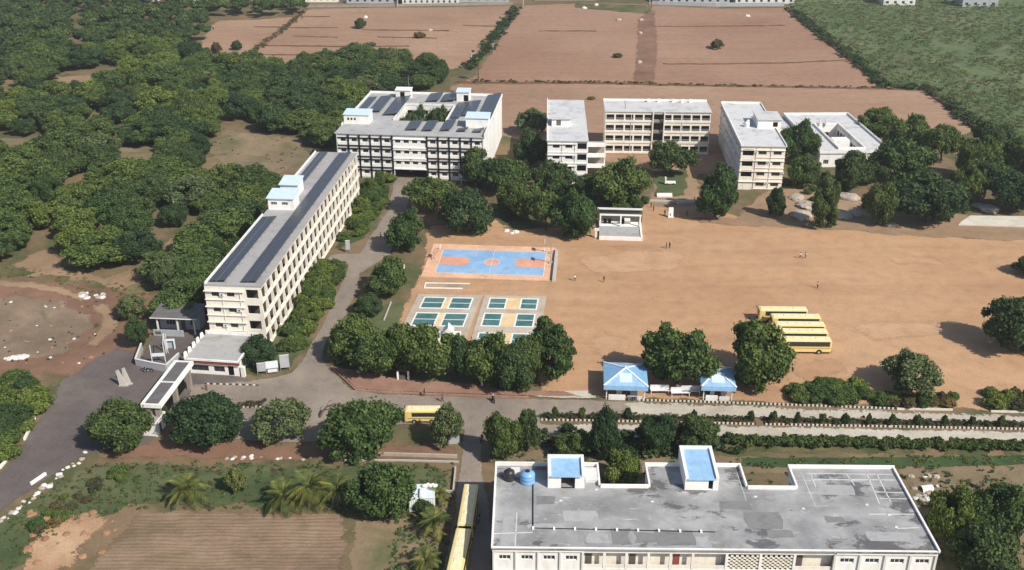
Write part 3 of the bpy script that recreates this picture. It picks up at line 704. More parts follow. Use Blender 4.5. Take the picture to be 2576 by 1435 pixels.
# ------------------------------------------------------------------ square courtyard block with black grid frame
HQ = 13.6
f = Frame((845, 336), (1218, 347), HQ); QW = f.w
g0 = f.loc(988, 305, HQ); g1 = f.loc(1122, 306, HQ); g2 = f.loc(1011, 266, HQ); QD = f.loc(1257, 244, HQ)[1]
cx0, cx1, cy0, cy1 = g0[0] + .3, g1[0], g0[1], g2[1]
qb = thing('courtyard_block', 'square white four-storey block with black grid on its front and a planted courtyard', 'building', f.g, f.a)
ST = 3.3; bw = QW / 13.4
xL = [bw * (i + .1) for i in range(6)]; xR = [QW - bw * (5 - i) - .15 * bw for i in range(6)]
mid0, mid1 = xL[5], xR[0]
ops = []; wins = []
for k in range(4):
    z = k * ST + 1.35
    for i in range(5): wins += [(xL[i] + bw * .28, z), (xR[i] + bw * .28, z)]
    if k:
        for i in range(4): wins.append((mid0 + (mid1 - mid0) * (.08 + .245 * i), z))
WW, WH = 1.6, .95
ops = [(x, x + WW, z, z + WH) for x, z in wins] + [(mid0 + .35, mid1 - .35, 0, 3.0)]
w = MB(); facade(w, (0, 0, 0), (1, 0, 0), QW, HQ, ops, .3)
sops = [(QD * t, QD * t + 1.5, k * ST + 1.3, k * ST + 2.2) for k in range(4) for t in (.12, .35, .6, .82)]
facade(w, (QW, 0, 0), (0, 1, 0), QD, HQ, sops[:0]); facade(w, (QW, QD, 0), (-1, 0, 0), QW, HQ, []); facade(w, (0, QD, 0), (0, -1, 0), QD, HQ, [])
w.build('wall', 'm_white', qb)
for x, z in wins: window(qb, x, .16, z, WW, WH, 0, 3, 'm_framedark')
# passage under the middle bay
pm = MB(); a, b = mid0 + .35, mid1 - .35
pm.quad((a, .3, 0), (a, 9, 0), (a, 9, 3), (a, .3, 3)).quad((b, .3, 0), (b, .3, 3), (b, 9, 3), (b, 9, 0)).quad((a, .3, 3), (a, 9, 3), (b, 9, 3), (b, .3, 3)).quad((a, 9, 0), (b, 9, 0), (b, 9, 3), (a, 9, 3)); pm.build('passage', 'm_inner_shade', qb)
MB().box(a + 1, b - 1, 8.6, 8.9, 0, 2.4).build('passage_door', 'm_framedark', qb)
# white sunshade bands over the middle bay, black grid on both sides
for k in range(1, 4):
    MB().box(mid0 + .1, mid1 - .1, -.35, -.002, k * ST + 2.5, k * ST + 2.62).box(mid0 + .1, mid1 - .1, -.3, -.002, k * ST - .25, k * ST + .05).build('sunshade', 'm_white', qb)
    MB().box((mid0 + mid1) / 2 - .2, (mid0 + mid1) / 2 + .3, -.14, -.002, k * ST - .75, k * ST - .4).build('wall_lamp', 'm_framedark', qb)
gv = MB(); gv.box(-.21, .21, -.32, -.002, 0, HQ + .1); gvm = gv.mesh('grid_post', 'm_black')
for x in xL[1:] + xR[:-1] : place('grid_post', gvm, qb, (x, 0, 0))
for x in (xL[0] - .15, xR[5] + .1): MB().box(x - .12, x + .12, -.25, -.002, 0, HQ).build('edge_post', 'm_frame', qb)
for k in range(4):
    for (a, b) in ((xL[0], xL[5]), (xR[0], xR[5])):
        for zz in (k * ST + 2.42, k * ST + .02 if k else None):
            if zz is not None: MB().box(a, b, -.28, -.004, zz, zz + .26).build('grid_rail', 'm_black', qb)
        for i in range(5):
            aa = (xL if a == xL[0] else xR)[i]
            MB().box(aa + .16, aa + bw - .16, -.16, -.003, k * ST + .35, k * ST + 1.3).build('spandrel', 'm_white', qb)
# ring roof, courtyard walls
rf = MB(); z0, z1 = HQ, HQ + .2
for a in ((-.4, QW + .2, -.4, cy0), (-.4, QW + .2, cy1, QD + .2), (-.4, cx0, cy0, cy1), (cx1, QW + .2, cy0, cy1)): rf.box(*a, z0, z1)
roof = rf.build('roof', 'm_roofmid', qb); QC = (f, cx0, cx1, cy0, cy1)
cw_ = MB()
for (o_, u_, W_) in (((cx0, cy1, 0), (1, 0, 0), cx1 - cx0), ((cx0, cy0, 0), (0, 1, 0), cy1 - cy0), ((cx1, cy1, 0), (0, -1, 0), cy1 - cy0), ((cx1, cy0, 0), (-1, 0, 0), cx1 - cx0)):
    ops = [(i + .5, i + 2.0, k * ST + .9, k * ST + 2.3) for k in range(4) for i in np.arange(.3, W_ - 2.3, 2.6)]
    facade(cw_, o_, u_, W_, HQ, ops, .3)
cw_.build('courtyard_wall', 'm_white', qb)
pr = MB(); pr.box(-.4, QW + .2, QD, QD + .22, z1, z1 + .7); pr.build('parapet', 'm_white', qb)
pr = MB(); pr.box(QW - .05, QW + .21, -.39, QD - .01, z1, z1 + .9); pr.build('parapet', 'm_white', qb)
pr = MB(); pr.box(-.4, -.18, 8, QD, z1, z1 + .6); pr.build('parapet', 'm_white', qb)
pr = MB(); pr.box(cx0 - .2, cx0, cy0, cy1, z1, z1 + .6).box(cx1, cx1 + .2, cy0, cy1, z1, z1 + .6).box(cx0, cx1, cy1, cy1 + .2, z1, z1 + .6); pr.build('parapet', 'm_white', qb)
def roofroom(px0, px1, pyb, h, d, roofm='m_bluepale', door=None, wins=0, name='roof_room', slope=.5):
    x0, y0 = f.loc(px0, pyb, z1); x1, _ = f.loc(px1, pyb, z1)
    o = MB().box(x0, x1, y0, y0 + d, z1, z1 + h).build(name, 'm_white', qb)
    MB().hexa([(x0 - .25, y0 - .3, z1 + h), (x1 + .25, y0 - .3, z1 + h), (x1 + .25, y0 + d + .2, z1 + h + slope), (x0 - .25, y0 + d + .2, z1 + h + slope)],
              [(x0 - .25, y0 - .3, z1 + h + .14), (x1 + .25, y0 - .3, z1 + h + .14), (x1 + .25, y0 + d + .2, z1 + h + slope + .14), (x0 - .25, y0 + d + .2, z1 + h + slope + .14)]).build('roof_sheet', roofm, o)
    if door:
        xd = x0 + (x1 - x0) * door; MB().box(xd - .75, xd + .75, y0 - .04, y0 - .003, z1 + .05, z1 + 2.1).build('door', 'm_black', o)
    for i in range(wins): window(o, x0 + (x1 - x0) * (.14 + .13 * i), y0 - .06, z1 + 1.3, .6, .7, 0, 1, 'm_framedark')
    return o
roofroom(866, 930, 312, 2.9, 5.0, wins=3)
roofroom(1172, 1229, 322, 3.0, 5.0, wins=0)
roofroom(996, 1034, 247, 2.6, 3.0, 'm_white', door=.45, slope=.3)
roofroom(1149, 1181, 255, 3.0, 4.0, door=.75, slope=.4)
xm, ym_ = f.loc(1029, 240, z1); MB().tube([(xm, ym_, z1 + 2.5), (xm, ym_, z1 + 7)], [.06, .04], 6).build('mast', 'm_metal', qb)
SOL = [((897, 282), (958, 248), 3.0, 'solar row beside the woodland-side parapet of the courtyard block', .1),
       ((925, 284), (1000, 246), 4.3, 'middle solar row on the woodland-side wing of the courtyard block', .12),
       ((962, 292), (1034, 246), 5.0, 'solar row beside the courtyard on the woodland-side wing', .14),
       ((1131, 300), (1152, 261), 3.2, 'solar row beside the courtyard on the earth-ground wing', .1),
       ((1160, 294), (1188, 257), 4.2, 'middle solar row on the earth-ground wing of the courtyard block', .1),
       ((1206, 288), (1228, 240), 4.6, 'tall tilted solar row at the outer parapet of the courtyard block', .16),
       ((1018, 330), (1040, 308), 4.0, 'front-wing solar table beside the bare half of the courtyard roof', .14),
       ((1060, 332), (1082, 308), 3.6, 'middle solar table on the front wing of the courtyard block', .14),
       ((1106, 332), (1122, 305), 3.6, 'steep solar table on the front wing beside the white roof room', .2),
       ((1070, 258), (1082, 238), 4.6, 'solar table on the rear wing beside the open roof', .14),
       ((1108, 258), (1122, 236), 5.0, 'solar table on the rear wing beside the stair tower', .16)]
for (a, b, wd, lab, tl) in SOL:
    x0, y0 = f.loc(*a, z1); x1, y1 = f.loc(*b, z1)
    solar(lab, f.g, f.a, x0, x0 + wd, y0, y1, z1, tl, 'solar arrays on the courtyard block', pw=1.6)
for (a, lab) in (((1148, 334), 'small dark panel frame beside the steep solar table'), ((1188, 336), 'small dark panel frame at the front corner of the courtyard roof')):
    x0, y0 = f.loc(*a, z1); solar(lab, f.g, f.a, x0, x0 + 3.4, y0, y0 + 3.0, z1, .22, 'solar arrays on the courtyard block', pw=1.5)

# ------------------------------------------------------------------ classroom block with open galleries
HC = 14.0
f = Frame((1524, 281), (1789, 284), HC); CW, CD = f.w, 13.0
cb = thing('classroom_block', 'cream four-storey classroom block with open galleries along its front', 'building', f.g, f.a)
ST = 3.45; ops = []; nbay = 11; bw = CW / nbay; stair = (4.65, 6.2)
cols = [i for i in range(nbay)]
for k in range(4):
    for i in cols:
        if i == 5: continue
        a = i * bw + .25; b = (i + 1) * bw - .25
        if i == 4: b -= .1
        ops.append((a, b, k * ST + 1.0, k * ST + 2.75))
ops.append((5 * bw - .0, 6 * bw + .3, .2, HC - .7))
w = MB(); facade(w, (0, 0, 0), (1, 0, 0), CW, HC, ops, .25); facade(w, (CW, 0, 0), (0, 1, 0), CD, HC, []); facade(w, (CW, CD, 0), (-1, 0, 0), CW, HC, []); facade(w, (0, CD, 0), (0, -1, 0), CD, HC, [])
w.build('wall', 'm_cream', cb)
MB().quad((0, 2.4, 0), (CW, 2.4, 0), (CW, 2.4, HC - .3), (0, 2.4, HC - .3)).build('gallery_wall', 'm_inner_shade', cb)
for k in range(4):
    MB().box(.1, CW - .1, .26, 2.4, k * ST - .1, k * ST + .08).build('floor_slab', 'm_inner_shade', cb)
    MB().box(-.1, 5 * bw - .05, -.22, -.002, k * ST + .3, k * ST + .98).build('balcony_wall', 'm_cream', cb)
    MB().box(6 * bw + .35, CW + .1, -.22, -.002, k * ST + .3, k * ST + .98).build('balcony_wall', 'm_cream', cb)
    MB().box(5 * bw + .1, 6 * bw + .2, .6, 1.0, k * ST + .1, k * ST + 1.0).build('stair_parapet', 'm_brownwall', cb)
    for i in cols:
        if i != 5:
            b = MB(); b.box(i * bw + .3, (i + 1) * bw - .3, .1, .14, k * ST + 1.32, k * ST + 1.38).box(i * bw + .3, (i + 1) * bw - .3, .1, .14, k * ST + 1.6, k * ST + 1.66); b.build('railing', 'm_frame', cb)
for x in (5 * bw - .2, 6 * bw + .35): MB().box(x, x + .35, -.5, -.003, 0, HC + .1).build('stair_pier', 'm_cream', cb)
rf = MB(); rf.box(-.3, CW + .3, -.35, CD + .2, HC, HC + .22); rf.build('roof', 'm_roofwhite', cb)
pr = MB(); pr.box(-.3, CW + .3, CD, CD + .2, HC + .22, HC + .8); pr.build('parapet', 'm_white', cb)
for x in (CW * .42, CW * .52, CW * .66, CW * .75, CW * .83): MB().box(x, x + .9, CD - 1.8, CD - .9, HC + .22, HC + 1.2).build('roof_vent', 'm_white', cb)
MB().tube([(6.4, 3, HC + .2), (6.2, 5, HC + 2.6)], [.08, .06], 6).build('antenna', 'm_black', cb)
# plain wing to its left
HW = 13.4
f = Frame((1378, 355), (1479, 356), HW); WW_ = f.w; WD = 46.0
wb = thing('white_wing', 'narrow white four-storey wing joined to the cream classroom block', 'building', f.g, f.a)
ST = 3.35; ops = []; wl = []
for k in range(4):
    wl += [(1.5, k * ST + 1.25), (5.2, k * ST + 1.25)]
    ops.append((WW_ - 3.0, WW_ - .3, k * ST + .9, k * ST + 2.75))
ops += [(x, x + 2.0, z, z + 1.0) for x, z in wl]
w = MB(); facade(w, (0, 0, 0), (1, 0, 0), WW_, HW, ops, .3); facade(w, (WW_, 0, 0), (0, 1, 0), WD, HW, []); facade(w, (WW_, WD, 0), (-1, 0, 0), WW_, HW, []); facade(w, (0, WD, 0), (0, -1, 0), WD, HW, [])
w.build('wall', 'm_white', wb)
for x, z in wl: window(wb, x, .15, z, 2.0, 1.0, 0, 4, 'm_framedark')
for k in range(4):
    MB().box(-.1, WW_ - 3.2, -.45, -.002, k * ST + 2.45, k * ST + 2.57).box(-.1, WW_ + .1, -.2, -.002, k * ST - .2 if k else 0, k * ST + .1).build('ledge', 'm_white', wb)
    MB().quad((WW_ - 3.1, 2, k * ST), (WW_ - .2, 2, k * ST), (WW_ - .2, 2, k * ST + ST), (WW_ - 3.1, 2, k * ST + ST)).build('balcony_wall', 'm_inner_shade', wb)
MB().box(-.3, WW_ + .2, -.4, WD + .2, HW, HW + .22).build('roof', 'm_roofwhite', wb)
MB().box(-.3, -.08, 0, WD, HW + .22, HW + .9).build('parapet', 'm_white', wb)
x0, y0 = f.loc(1392, 320, HW); sr = MB().box(x0 - .5, x0 + 5.2, y0, y0 + 6, HW + .22, HW + 2.6).build('stair_room', 'm_white', wb)
MB().box(x0 + .9, x0 + 2.3, y0 - .04, y0 - .003, HW + .5, HW + 2.2).build('stair_door', 'm_framedark', sr)
MB().box(x0 - .8, x0 + 5.5, y0 - .5, y0 + 6.3, HW + 2.6, HW + 2.8).build('stair_roof', 'm_roofwhite', sr)
# bridge corridors between wing and classroom block
fl = thing('link_bridge', 'open white link bridge between the white wing and the classroom block', 'bridge', f.g + f.u * (WW_ + .02) + f.v * 8, f.a)
LKW = (P(1524, 330, 8) - P(1481, 330, 8)).x + .3
for k in range(3):
    MB().box(0, LKW, 0, 3.0, k * 3.3 + 2.9, k * 3.3 + 3.1).build('deck', 'm_white', fl); MB().box(0, LKW, -.15, 0, k * 3.3 + 2.7, k * 3.3 + 4.0).build('bridge_parapet', 'm_white', fl)
for x in (.15, LKW - .4): MB().box(x, x + .3, .1, .4, 0, 9.8).build('pier', 'm_white', fl)
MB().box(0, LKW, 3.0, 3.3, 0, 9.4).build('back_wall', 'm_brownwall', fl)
MB().box(0, LKW, -.1, 3.2, 9.8, 10.0).build('bridge_roof', 'm_roofgrey', fl)

# ------------------------------------------------------------------ cream office block
HO = 13.2
f = Frame((1866, 368), (1977, 370), HO); OW, OD = f.w, 47.0
ob = thing('office_block', 'narrow cream four-storey block with a cluttered white roof beside the trees', 'building', f.g, f.a)
ST = 3.2; ops = []; wl = []
for k in range(4):
    for x in (5.0, 9.3): wl.append((x, k * ST + 1.15))
    if k: ops.append((.5, 3.6, k * ST + .75, k * ST + 2.7))
ops += [(x, x + 2.3, z, z + 1.05) for x, z in wl]
side = [(OD - t - 1.6, OD - t, k * ST + 1.1, k * ST + 2.2) for k in range(4) for t in (3.0, 9, 15, 21, 27, 33, 39)]
w = MB(); facade(w, (0, 0, 0), (1, 0, 0), OW, HO, ops, .3); facade(w, (OW, 0, 0), (0, 1, 0), OD, HO, []); facade(w, (OW, OD, 0), (-1, 0, 0), OW, HO, [])
w.build('wall', 'm_cream', ob)
sw = MB(); facade(sw, (0, OD, 0), (0, -1, 0), OD, HO, side, .3); sw.build('side_wall', 'm_offwhite', ob)
for x, z in wl: window(ob, x, .15, z, 2.3, 1.05, 0, 4, 'm_framedark')
for (a, b, z, _) in side: window(ob, .15, OD - a, z, 1.6, 1.1, -math.pi / 2, 3, 'm_framedark')
for k in range(4):
    MB().box(-.1, OW + .1, -.4, -.002, k * ST + 2.45, k * ST + 2.57).build('ledge', 'm_cream', ob)
    MB().box(4.2, OW + .1, -.2, -.002, k * ST + .25, k * ST + .4).build('sill_band', 'm_cream', ob)
    MB().box(.3, 3.8, .31, 2.4, k * ST + .5, k * ST + .55).quad((.2, 2.4, k * ST), (3.9, 2.4, k * ST), (3.9, 2.4, k * ST + ST), (.2, 2.4, k * ST + ST)).quad((3.9, .31, k * ST), (3.9, .31, k * ST + ST), (3.9, 2.4, k * ST + ST), (3.9, 2.4, k * ST)).build('balcony_wall', 'm_inner_shade', ob)
    MB().box(-.45, -.002, .2, OD - .2, k * ST + 2.5, k * ST + 2.62).build('side_ledge', 'm_offwhite', ob)
MB().box(-.3, OW + .3, -.4, OD + .2, HO, HO + .22).build('roof', 'm_roofwhite', ob)
pr = MB(); pr.box(-.3, -.05, -.3, OD, HO + .22, HO + .6).box(OW + .05, OW + .3, -.3, OD, HO + .22, HO + .6).box(-.05, OW + .05, OD, OD + .2, HO + .22, HO + .8); pr.build('parapet', 'm_white', ob)
x0, y0 = f.loc(1905, 325, HO); sr = MB().box(x0, x0 + 7.0, y0, y0 + 9, HO + .22, HO + 2.9).build('stair_room', 'm_white', ob)
MB().box(x0 + 4.6, x0 + 6.0, y0 - .04, y0 - .003, HO + .8, HO + 2.2).build('stair_window', 'm_black', sr)
MB().box(x0 - .3, x0 + 7.3, y0 - .4, y0 + 9.3, HO + 2.9, HO + 3.1).build('stair_roof', 'm_roofwhite', sr)
for (dx, dy, s_) in ((-3.0, 1.5, 1.4), (-2.2, 4.5, 1.1), (2.0, 11.5, 1.5), (4.5, 12.5, 1.3)):
    tk = thing('roof_tank', 'white water tank on the roof of the cream office block', 'water tank', f.g + f.u * (x0 + dx) + f.v * (y0 + dy) + Vector((0, 0, HO + .22)), f.a, 'tanks on the office block roof')
    MB().tube([(0, 0, 0), (0, 0, s_ * .9), (0, 0, s_ * 1.15), (0, 0, s_ * 1.25)], [s_ * .6, s_ * .6, s_ * .35, s_ * .2], 14).build('tank_body', 'm_whitemetal', tk, smooth=False)
    MB().tube([(0, 0, s_ * 1.25), (0, 0, s_ * 1.32)], [s_ * .22, s_ * .22], 10).build('lid', 'm_frame', tk)

# ------------------------------------------------------------------ low white courtyard house among trees
HV = 4.4
f = Frame((2064, 387), (2243, 386), HV); VW = f.w; VD = f.loc(2155, 290, HV)[1]
vb = thing('low_courtyard_house', 'low white flat-roofed house with a deep courtyard, surrounded by trees', 'building', f.g, f.a)
w = MB(); lf = (-5.5, VW)
c0x, c0y = f.loc(2138, 378, HV); c1x, c1y = f.loc(2100, 315, HV); cr, _ = f.loc(2183, 372, HV)
cx0, cx1, cy0, cy1 = VW * .32, VW * .66, 4.0, VD * .70
facade(w, (0, 0, 0), (1, 0, 0), VW, HV, [(1.2 + i * 3.6, 2.8 + i * 3.6, 1.0, 2.4) for i in range(6)], .3)
facade(w, (VW, 0, 0), (0, 1, 0), VD, HV, []); facade(w, (VW, VD, 0), (-1, 0, 0), VW, HV, []); facade(w, (0, VD, 0), (0, -1, 0), VD, HV, [])
facade(w, (cx0, cy1, 0), (1, 0, 0), cx1 - cx0, HV, [(.8, 2.0, .1, 2.3), (3.2, 5.0, 1, 2.2)], .3); facade(w, (cx1, cy1, 0), (0, -1, 0), cy1 - cy0, HV, [(i, i + 2.2, .2, 3.2) for i in np.arange(.6, cy1 - cy0 - 2.5, 2.8)], .4)
facade(w, (cx0, cy0, 0), (0, 1, 0), cy1 - cy0, HV, [(i, i + 2.2, .2, 3.2) for i in np.arange(.6, cy1 - cy0 - 2.5, 2.8)], .4); facade(w, (cx1, cy0, 0), (-1, 0, 0), cx1 - cx0, HV, [])
w.build('wall', 'm_white', vb)
for i in range(6): window(vb, 1.2 + i * 3.6, .15, 1.0, 1.6, 1.4, 0, 3)
rf = MB()
for a in ((-.3, VW + .3, -.3, cy0), (-.3, VW + .3, cy1, VD + .3), (-.3, cx0, cy0, cy1), (cx1, VW + .3, cy0, cy1)): rf.box(*a, HV, HV + .2)
rf.build('roof', 'm_roofwhite', vb)
pr = MB(); parapet(pr, -.3, VW + .3, -.3, VD + .3, HV + .2, .7, .3); pr.build('parapet', 'm_white', vb)
pr = MB(); parapet(pr, cx0 - .5, cx1 + .5, cy0 - .5, cy1 + .5, HV + .2, .7, .35); pr.build('courtyard_parapet', 'm_white', vb)
MB().box(cx0 + .5, cx1 - 2.0, cy0 + 7, cy0 + 11, 0, HV + .8).build('tank_room', 'm_white', vb)
for i, x in enumerate((cx0 + 1.2, cx0 + 3.2)): MB().box(x, x + .5, cy1 - .6, cy1 - .1, HV + .2, HV + 2.6).build('chimney', 'm_offwhite', vb)
MB().box(-6.5, -.31, VD - 13, VD + .2, 0, HV - .6).build('annexe', 'm_white', vb); MB().box(-6.8, -.32, VD - 13.3, VD + .4, HV - .6, HV - .4).build('annexe_roof', 'm_roofwhite', vb)

# ------------------------------------------------------------------ big two-storey hall at the bottom
HB = 7.6
f = Frame((1241, 1378), (2357, 1389), HB); BW = f.w
yb = f.loc(1700, 1232, HB)[1]; yw = f.loc(1380, 1175, HB)[1]; yr = f.loc(2120, 1182, HB)[1]; ym2 = f.loc(1750, 1177, HB)[1]
xw = f.loc(1504, 1200, HB)[0]; xr = f.loc(2003, 1225, HB)[0]; xm0 = f.loc(1630, 1205, HB)[0]; xm1 = f.loc(1868, 1205, HB)[0]
BF = f
bb = thing('school_hall', 'wide white two-storey school hall with a stained grey flat roof and blue-roofed stair towers', 'building', f.g, f.a)
ST = 3.75; b4 = 3.13; xs1 = 4 * b4; xs2 = BW - 4 * 3.5
ops = []; wl = []
for k in range(2):
    for i in range(4): wl += [(i * b4 + .75, k * ST + 1.75, 1.65), (xs2 + i * 3.5 + .8, k * ST + 1.75, 1.9)]
ops = [(x, x + w_, z, z + .8) for x, z, w_ in wl]
vb_edges = [xs1, xs1 + 3.1, xs1 + 6.2, xs1 + 9.3, xs1 + 12.4, xs1 + 15.5]
e = xs1 + 15.5
while e < xs2 - 4: e += 4.75; vb_edges.append(min(e, xs2))
vb_edges[-1] = xs2
for k in range(2):
    for a, b in zip(vb_edges[:-1], vb_edges[1:]): ops.append((a + .18, b - .18, k * ST + .35, k * ST + 3.1))
w = MB(); facade(w, (0, 0, 0), (1, 0, 0), BW, HB, ops, .28)
facade(w, (BW, 0, 0), (0, 1, 0), yr, HB, []); facade(w, (0, yw, 0), (0, -1, 0), yw, HB, [])
for (a, b, y) in ((0, xw, yw), (xw, xm0, yb), (xm0, xm1, ym2), (xm1, xr, yb), (xr, BW, yr)): facade(w, (b, y, 0), (-1, 0, 0), b - a, HB, [])
for (x, y0, y1, d) in ((xw, yb, yw, 1), (xm0, yb, ym2, -1), (xm1, yb, ym2, 1), (xr, yb, yr, -1)):
    facade(w, (x, y0 if d > 0 else y1, 0), (0, d, 0), y1 - y0, HB, [(1.0, 2.4, 4.6, 6.0)] if x == xr else [], .3)
w.build('wall', 'm_white', bb)
for x, z, w_ in wl: window(bb, x, .14, z, w_, .8, 0, 3, 'm_white')
for k in range(2):
    MB().box(xs1, xs2, .3, 3.4, k * ST - .1 if k else 0, k * ST + .05).build('veranda_floor', 'm_concrete', bb)
    MB().quad((xs1, 1.0, k * ST), (xs2, 1.0, k * ST), (xs2, 1.0, k * ST + ST), (xs1, 1.0, k * ST + ST)).build('veranda_wall', 'm_cream', bb)
    for a, b in ((-.15, xs1 - .1), (xs2 + .1, BW + .15)): MB().box(a, b, -.25, -.002, k * ST + 3.35, k * ST + 3.55).build('string_course', 'm_white', bb)
    for i in range(5):
        MB().box(i * b4 - .12, i * b4 + .12, -.2, -.003, k * ST + .0, k * ST + 3.34).build('pilaster', 'm_offwhite', bb)
        x = xs2 + i * 3.5; MB().box(x - .16, x + .16, -.2, -.003, k * ST + .0, k * ST + 3.34).build('pilaster', 'm_offwhite', bb)
    for j, (a, b) in enumerate(zip(vb_edges[:-1], vb_edges[1:])):
        if j in (6, 7): continue
        MB().box(a + .22, b - .22, .06, .16, k * ST + .36, k * ST + 1.0).build('veranda_parapet', 'm_cream', bb)
        if j % 2 == 0: MB().box(a + .5, a + 1.4, 0.93, 0.99, k * ST + .1, k * ST + 2.2).build('door', 'm_framedark' if j != 4 else 'm_red', bb)
# pierced block screens
blk = MB(); blk.box(0, .355, 0, .12, 0, .295); blkm = blk.mesh('screen_block', 'm_cream')
for j in (6, 7):
    a, b = vb_edges[j], vb_edges[j + 1]; n = int((b - a - .4) / .36); MB().box(a + .19, b - .19, .32, .4, ST + .36, ST + 3.09).build('screen_shade', 'm_blacksoft', bb)  # added dark panel stands in for the shaded space behind the blocks
    for i in range(n):
        for r_ in range(8):
            if (i + r_) % 2 == 0: place('screen_block', blkm, bb, (a + .2 + i * .36, .08, ST + .4 + r_ * .3))
plan = [(-.3, -.4), (BW + .3, -.4), (BW + .3, yr + .2), (xr - .3, yr + .2), (xr - .3, yb + .2), (xm1 + .2, yb + .2), (xm1 + .2, ym2 + .2), (xm0 - .2, ym2 + .2), (xm0 - .2, yb + .2), (xw + .2, yb + .2), (xw + .2, yw + .2), (-.3, yw + .2)]
MB().prism(plan, HB, HB + .22).build('roof', 'm_hallroof', bb)
pr = MB(); zc = HB + .22
edges = [(plan[i], plan[(i + 1) % len(plan)]) for i in range(len(plan))]
for i, (a, b) in enumerate(edges):
    a, b = Vector((*a, 0)), Vector((*b, 0)); d = (b - a).normalized(); nn = Vector((-d.y, d.x, 0)); h = .12 if i == 0 else (.35 if i in (1, 11) else .55); t = .28
    q = [a + nn * .002, b + nn * .002, b + nn * t, a + nn * t]
    p_ = MB(); p_.hexa([v + Vector((0, 0, zc)) for v in q], [v + Vector((0, 0, zc + h + .004 * i)) for v in q]); p_.build('parapet', 'm_white', bb)
def tower(px0, px1, pyf, h, d, label_door, rise, left_dark=False):
    x0, y0 = f.loc(px0, pyf, zc); x1, _ = f.loc(px1, pyf, zc)
    dops = [((x1 - x0) * .36, (x1 - x0) * .74, 0.0, h * .92)] if label_door else [((x1 - x0) * .70, (x1 - x0) * .84, .1, h * .95)]
    w = MB(); facade(w, (x0, y0, zc), (1, 0, 0), x1 - x0, h, dops, .25); facade(w, (x1, y0, zc), (0, 1, 0), d, h, []); facade(w, (x1, y0 + d, zc), (-1, 0, 0), x1 - x0, h + rise, []); facade(w, (x0, y0 + d, zc), (0, -1, 0), d, h, [])
    for x, s in ((x0, 1), (x1, -1)): w.poly([(x, y0, zc + h), (x, y0 + d, zc + h), (x, y0 + d, zc + h + rise)])
    o = w.build('stair_tower', 'm_white', bb)
    if left_dark:
        pass
    MB().quad((x0 + .3, y0 + 1.6, zc), (x1 - .3, y0 + 1.6, zc), (x1 - .3, y0 + 1.6, zc + h), (x0 + .3, y0 + 1.6, zc + h)).build('stair_inside', 'm_inner_shade', o)
    sl = lambda y: zc + h + rise * (y - y0) / d
    e = .45
    MB().hexa([(x0 + e, y0 - .35, sl(y0 - .35) + .02), (x1 - e, y0 - .35, sl(y0 - .35) + .02), (x1 - e, y0 + d - e, sl(y0 + d - e) + .02), (x0 + e, y0 + d - e, sl(y0 + d - e) + .02)],
              [(x0 + e, y0 - .35, sl(y0 - .35) + .1), (x1 - e, y0 - .35, sl(y0 - .35) + .1), (x1 - e, y0 + d - e, sl(y0 + d - e) + .1), (x0 + e, y0 + d - e, sl(y0 + d - e) + .1)]).build('blue_roof', 'm_bluesheet', o)
    for x in (x0, x1 - e):
        MB().hexa([(x, y0 - .1, sl(y0)), (x + e, y0 - .1, sl(y0)), (x + e, y0 + d, sl(y0 + d)), (x, y0 + d, sl(y0 + d))], [(x, y0 - .1, sl(y0) + .45), (x + e, y0 - .1, sl(y0) + .45), (x + e, y0 + d, sl(y0 + d) + .45), (x, y0 + d, sl(y0 + d) + .45)]).build('roof_rim', 'm_white', o)
    MB().box(x0 + e, x1 - e, y0 + d - e, y0 + d, sl(y0 + d - e), sl(y0 + d) + .45).build('roof_rim', 'm_white', o)
    return o
tower(1378, 1470, 1228, 2.2, 4.6, True, .35)
tower(1722, 1806, 1233, 2.0, 7.6, False, .5, True)
x0, y0 = f.loc(1486, 1200, zc); MB().box(x0 - .9, xw - .1, y0 - 1.5, y0 + 1.8, zc, zc + .5).build('roof_curb', 'm_offwhite', bb)
pp = [f.loc(1341, 1215, zc), f.loc(1341, 1330, zc)]
MB().tube([(pp[0][0], pp[0][1], zc + .12), (pp[1][0], pp[1][1], zc + .12)], [.07, .07], 6).tube([(pp[1][0], pp[1][1], zc + .1), (pp[1][0] + 26, pp[1][1] - .5, zc + .1)], [.06, .06], 6).build('water_pipe', 'm_black', bb)
for i in range(9): MB().box(pp[1][0] + i * 3 - .15, pp[1][0] + i * 3 + .15, pp[1][1] - .25 - i * .05, pp[1][1] + .25 - i * .05, zc, zc + .22).build('pipe_block', 'm_white', bb)
for px, py, r_, h_, m_, lab in ((1327, 1213, 1.15, 2.0, 'm_tankblue', 'blue plastic water tank on the school hall roof'), (1281, 1206, .85, 1.8, 'm_tankblack', 'black plastic water tank at the corner of the school hall roof')):
    c = P(px, py, zc); tk = thing('water_tank', lab, 'water tank', c, 0)
    tb = MB(); hs = [0, .12, h_ * .3, h_ * .33, h_ * .36, h_ * .62, h_ * .65, h_ * .68, h_ * .8, h_ * .95, h_]; rs = [r_ * .98, r_, r_, r_ * .95, r_, r_, r_ * .95, r_, r_ * .98, r_ * .55, r_ * .36]
    tb.tube([(0, 0, z) for z in hs], rs, 20); tb.build('tank_body', m_, tk, smooth=True)
    MB().tube([(0, 0, h_), (0, 0, h_ + .14)], [r_ * .34, r_ * .3], 14).build('lid', 'm_tankblack', tk)
c = P(1300, 1196, zc); t = thing('tank_stand', 'white masonry plinth between the blue and black tanks', 'plinth', c); MB().box(-.9, .5, -.5, .9, 0, .9).build('plinth', 'm_offwhite', t); MB().box(-.7, .3, -.55, -.5, .2, .7).build('access_panel', 'm_frame', t)

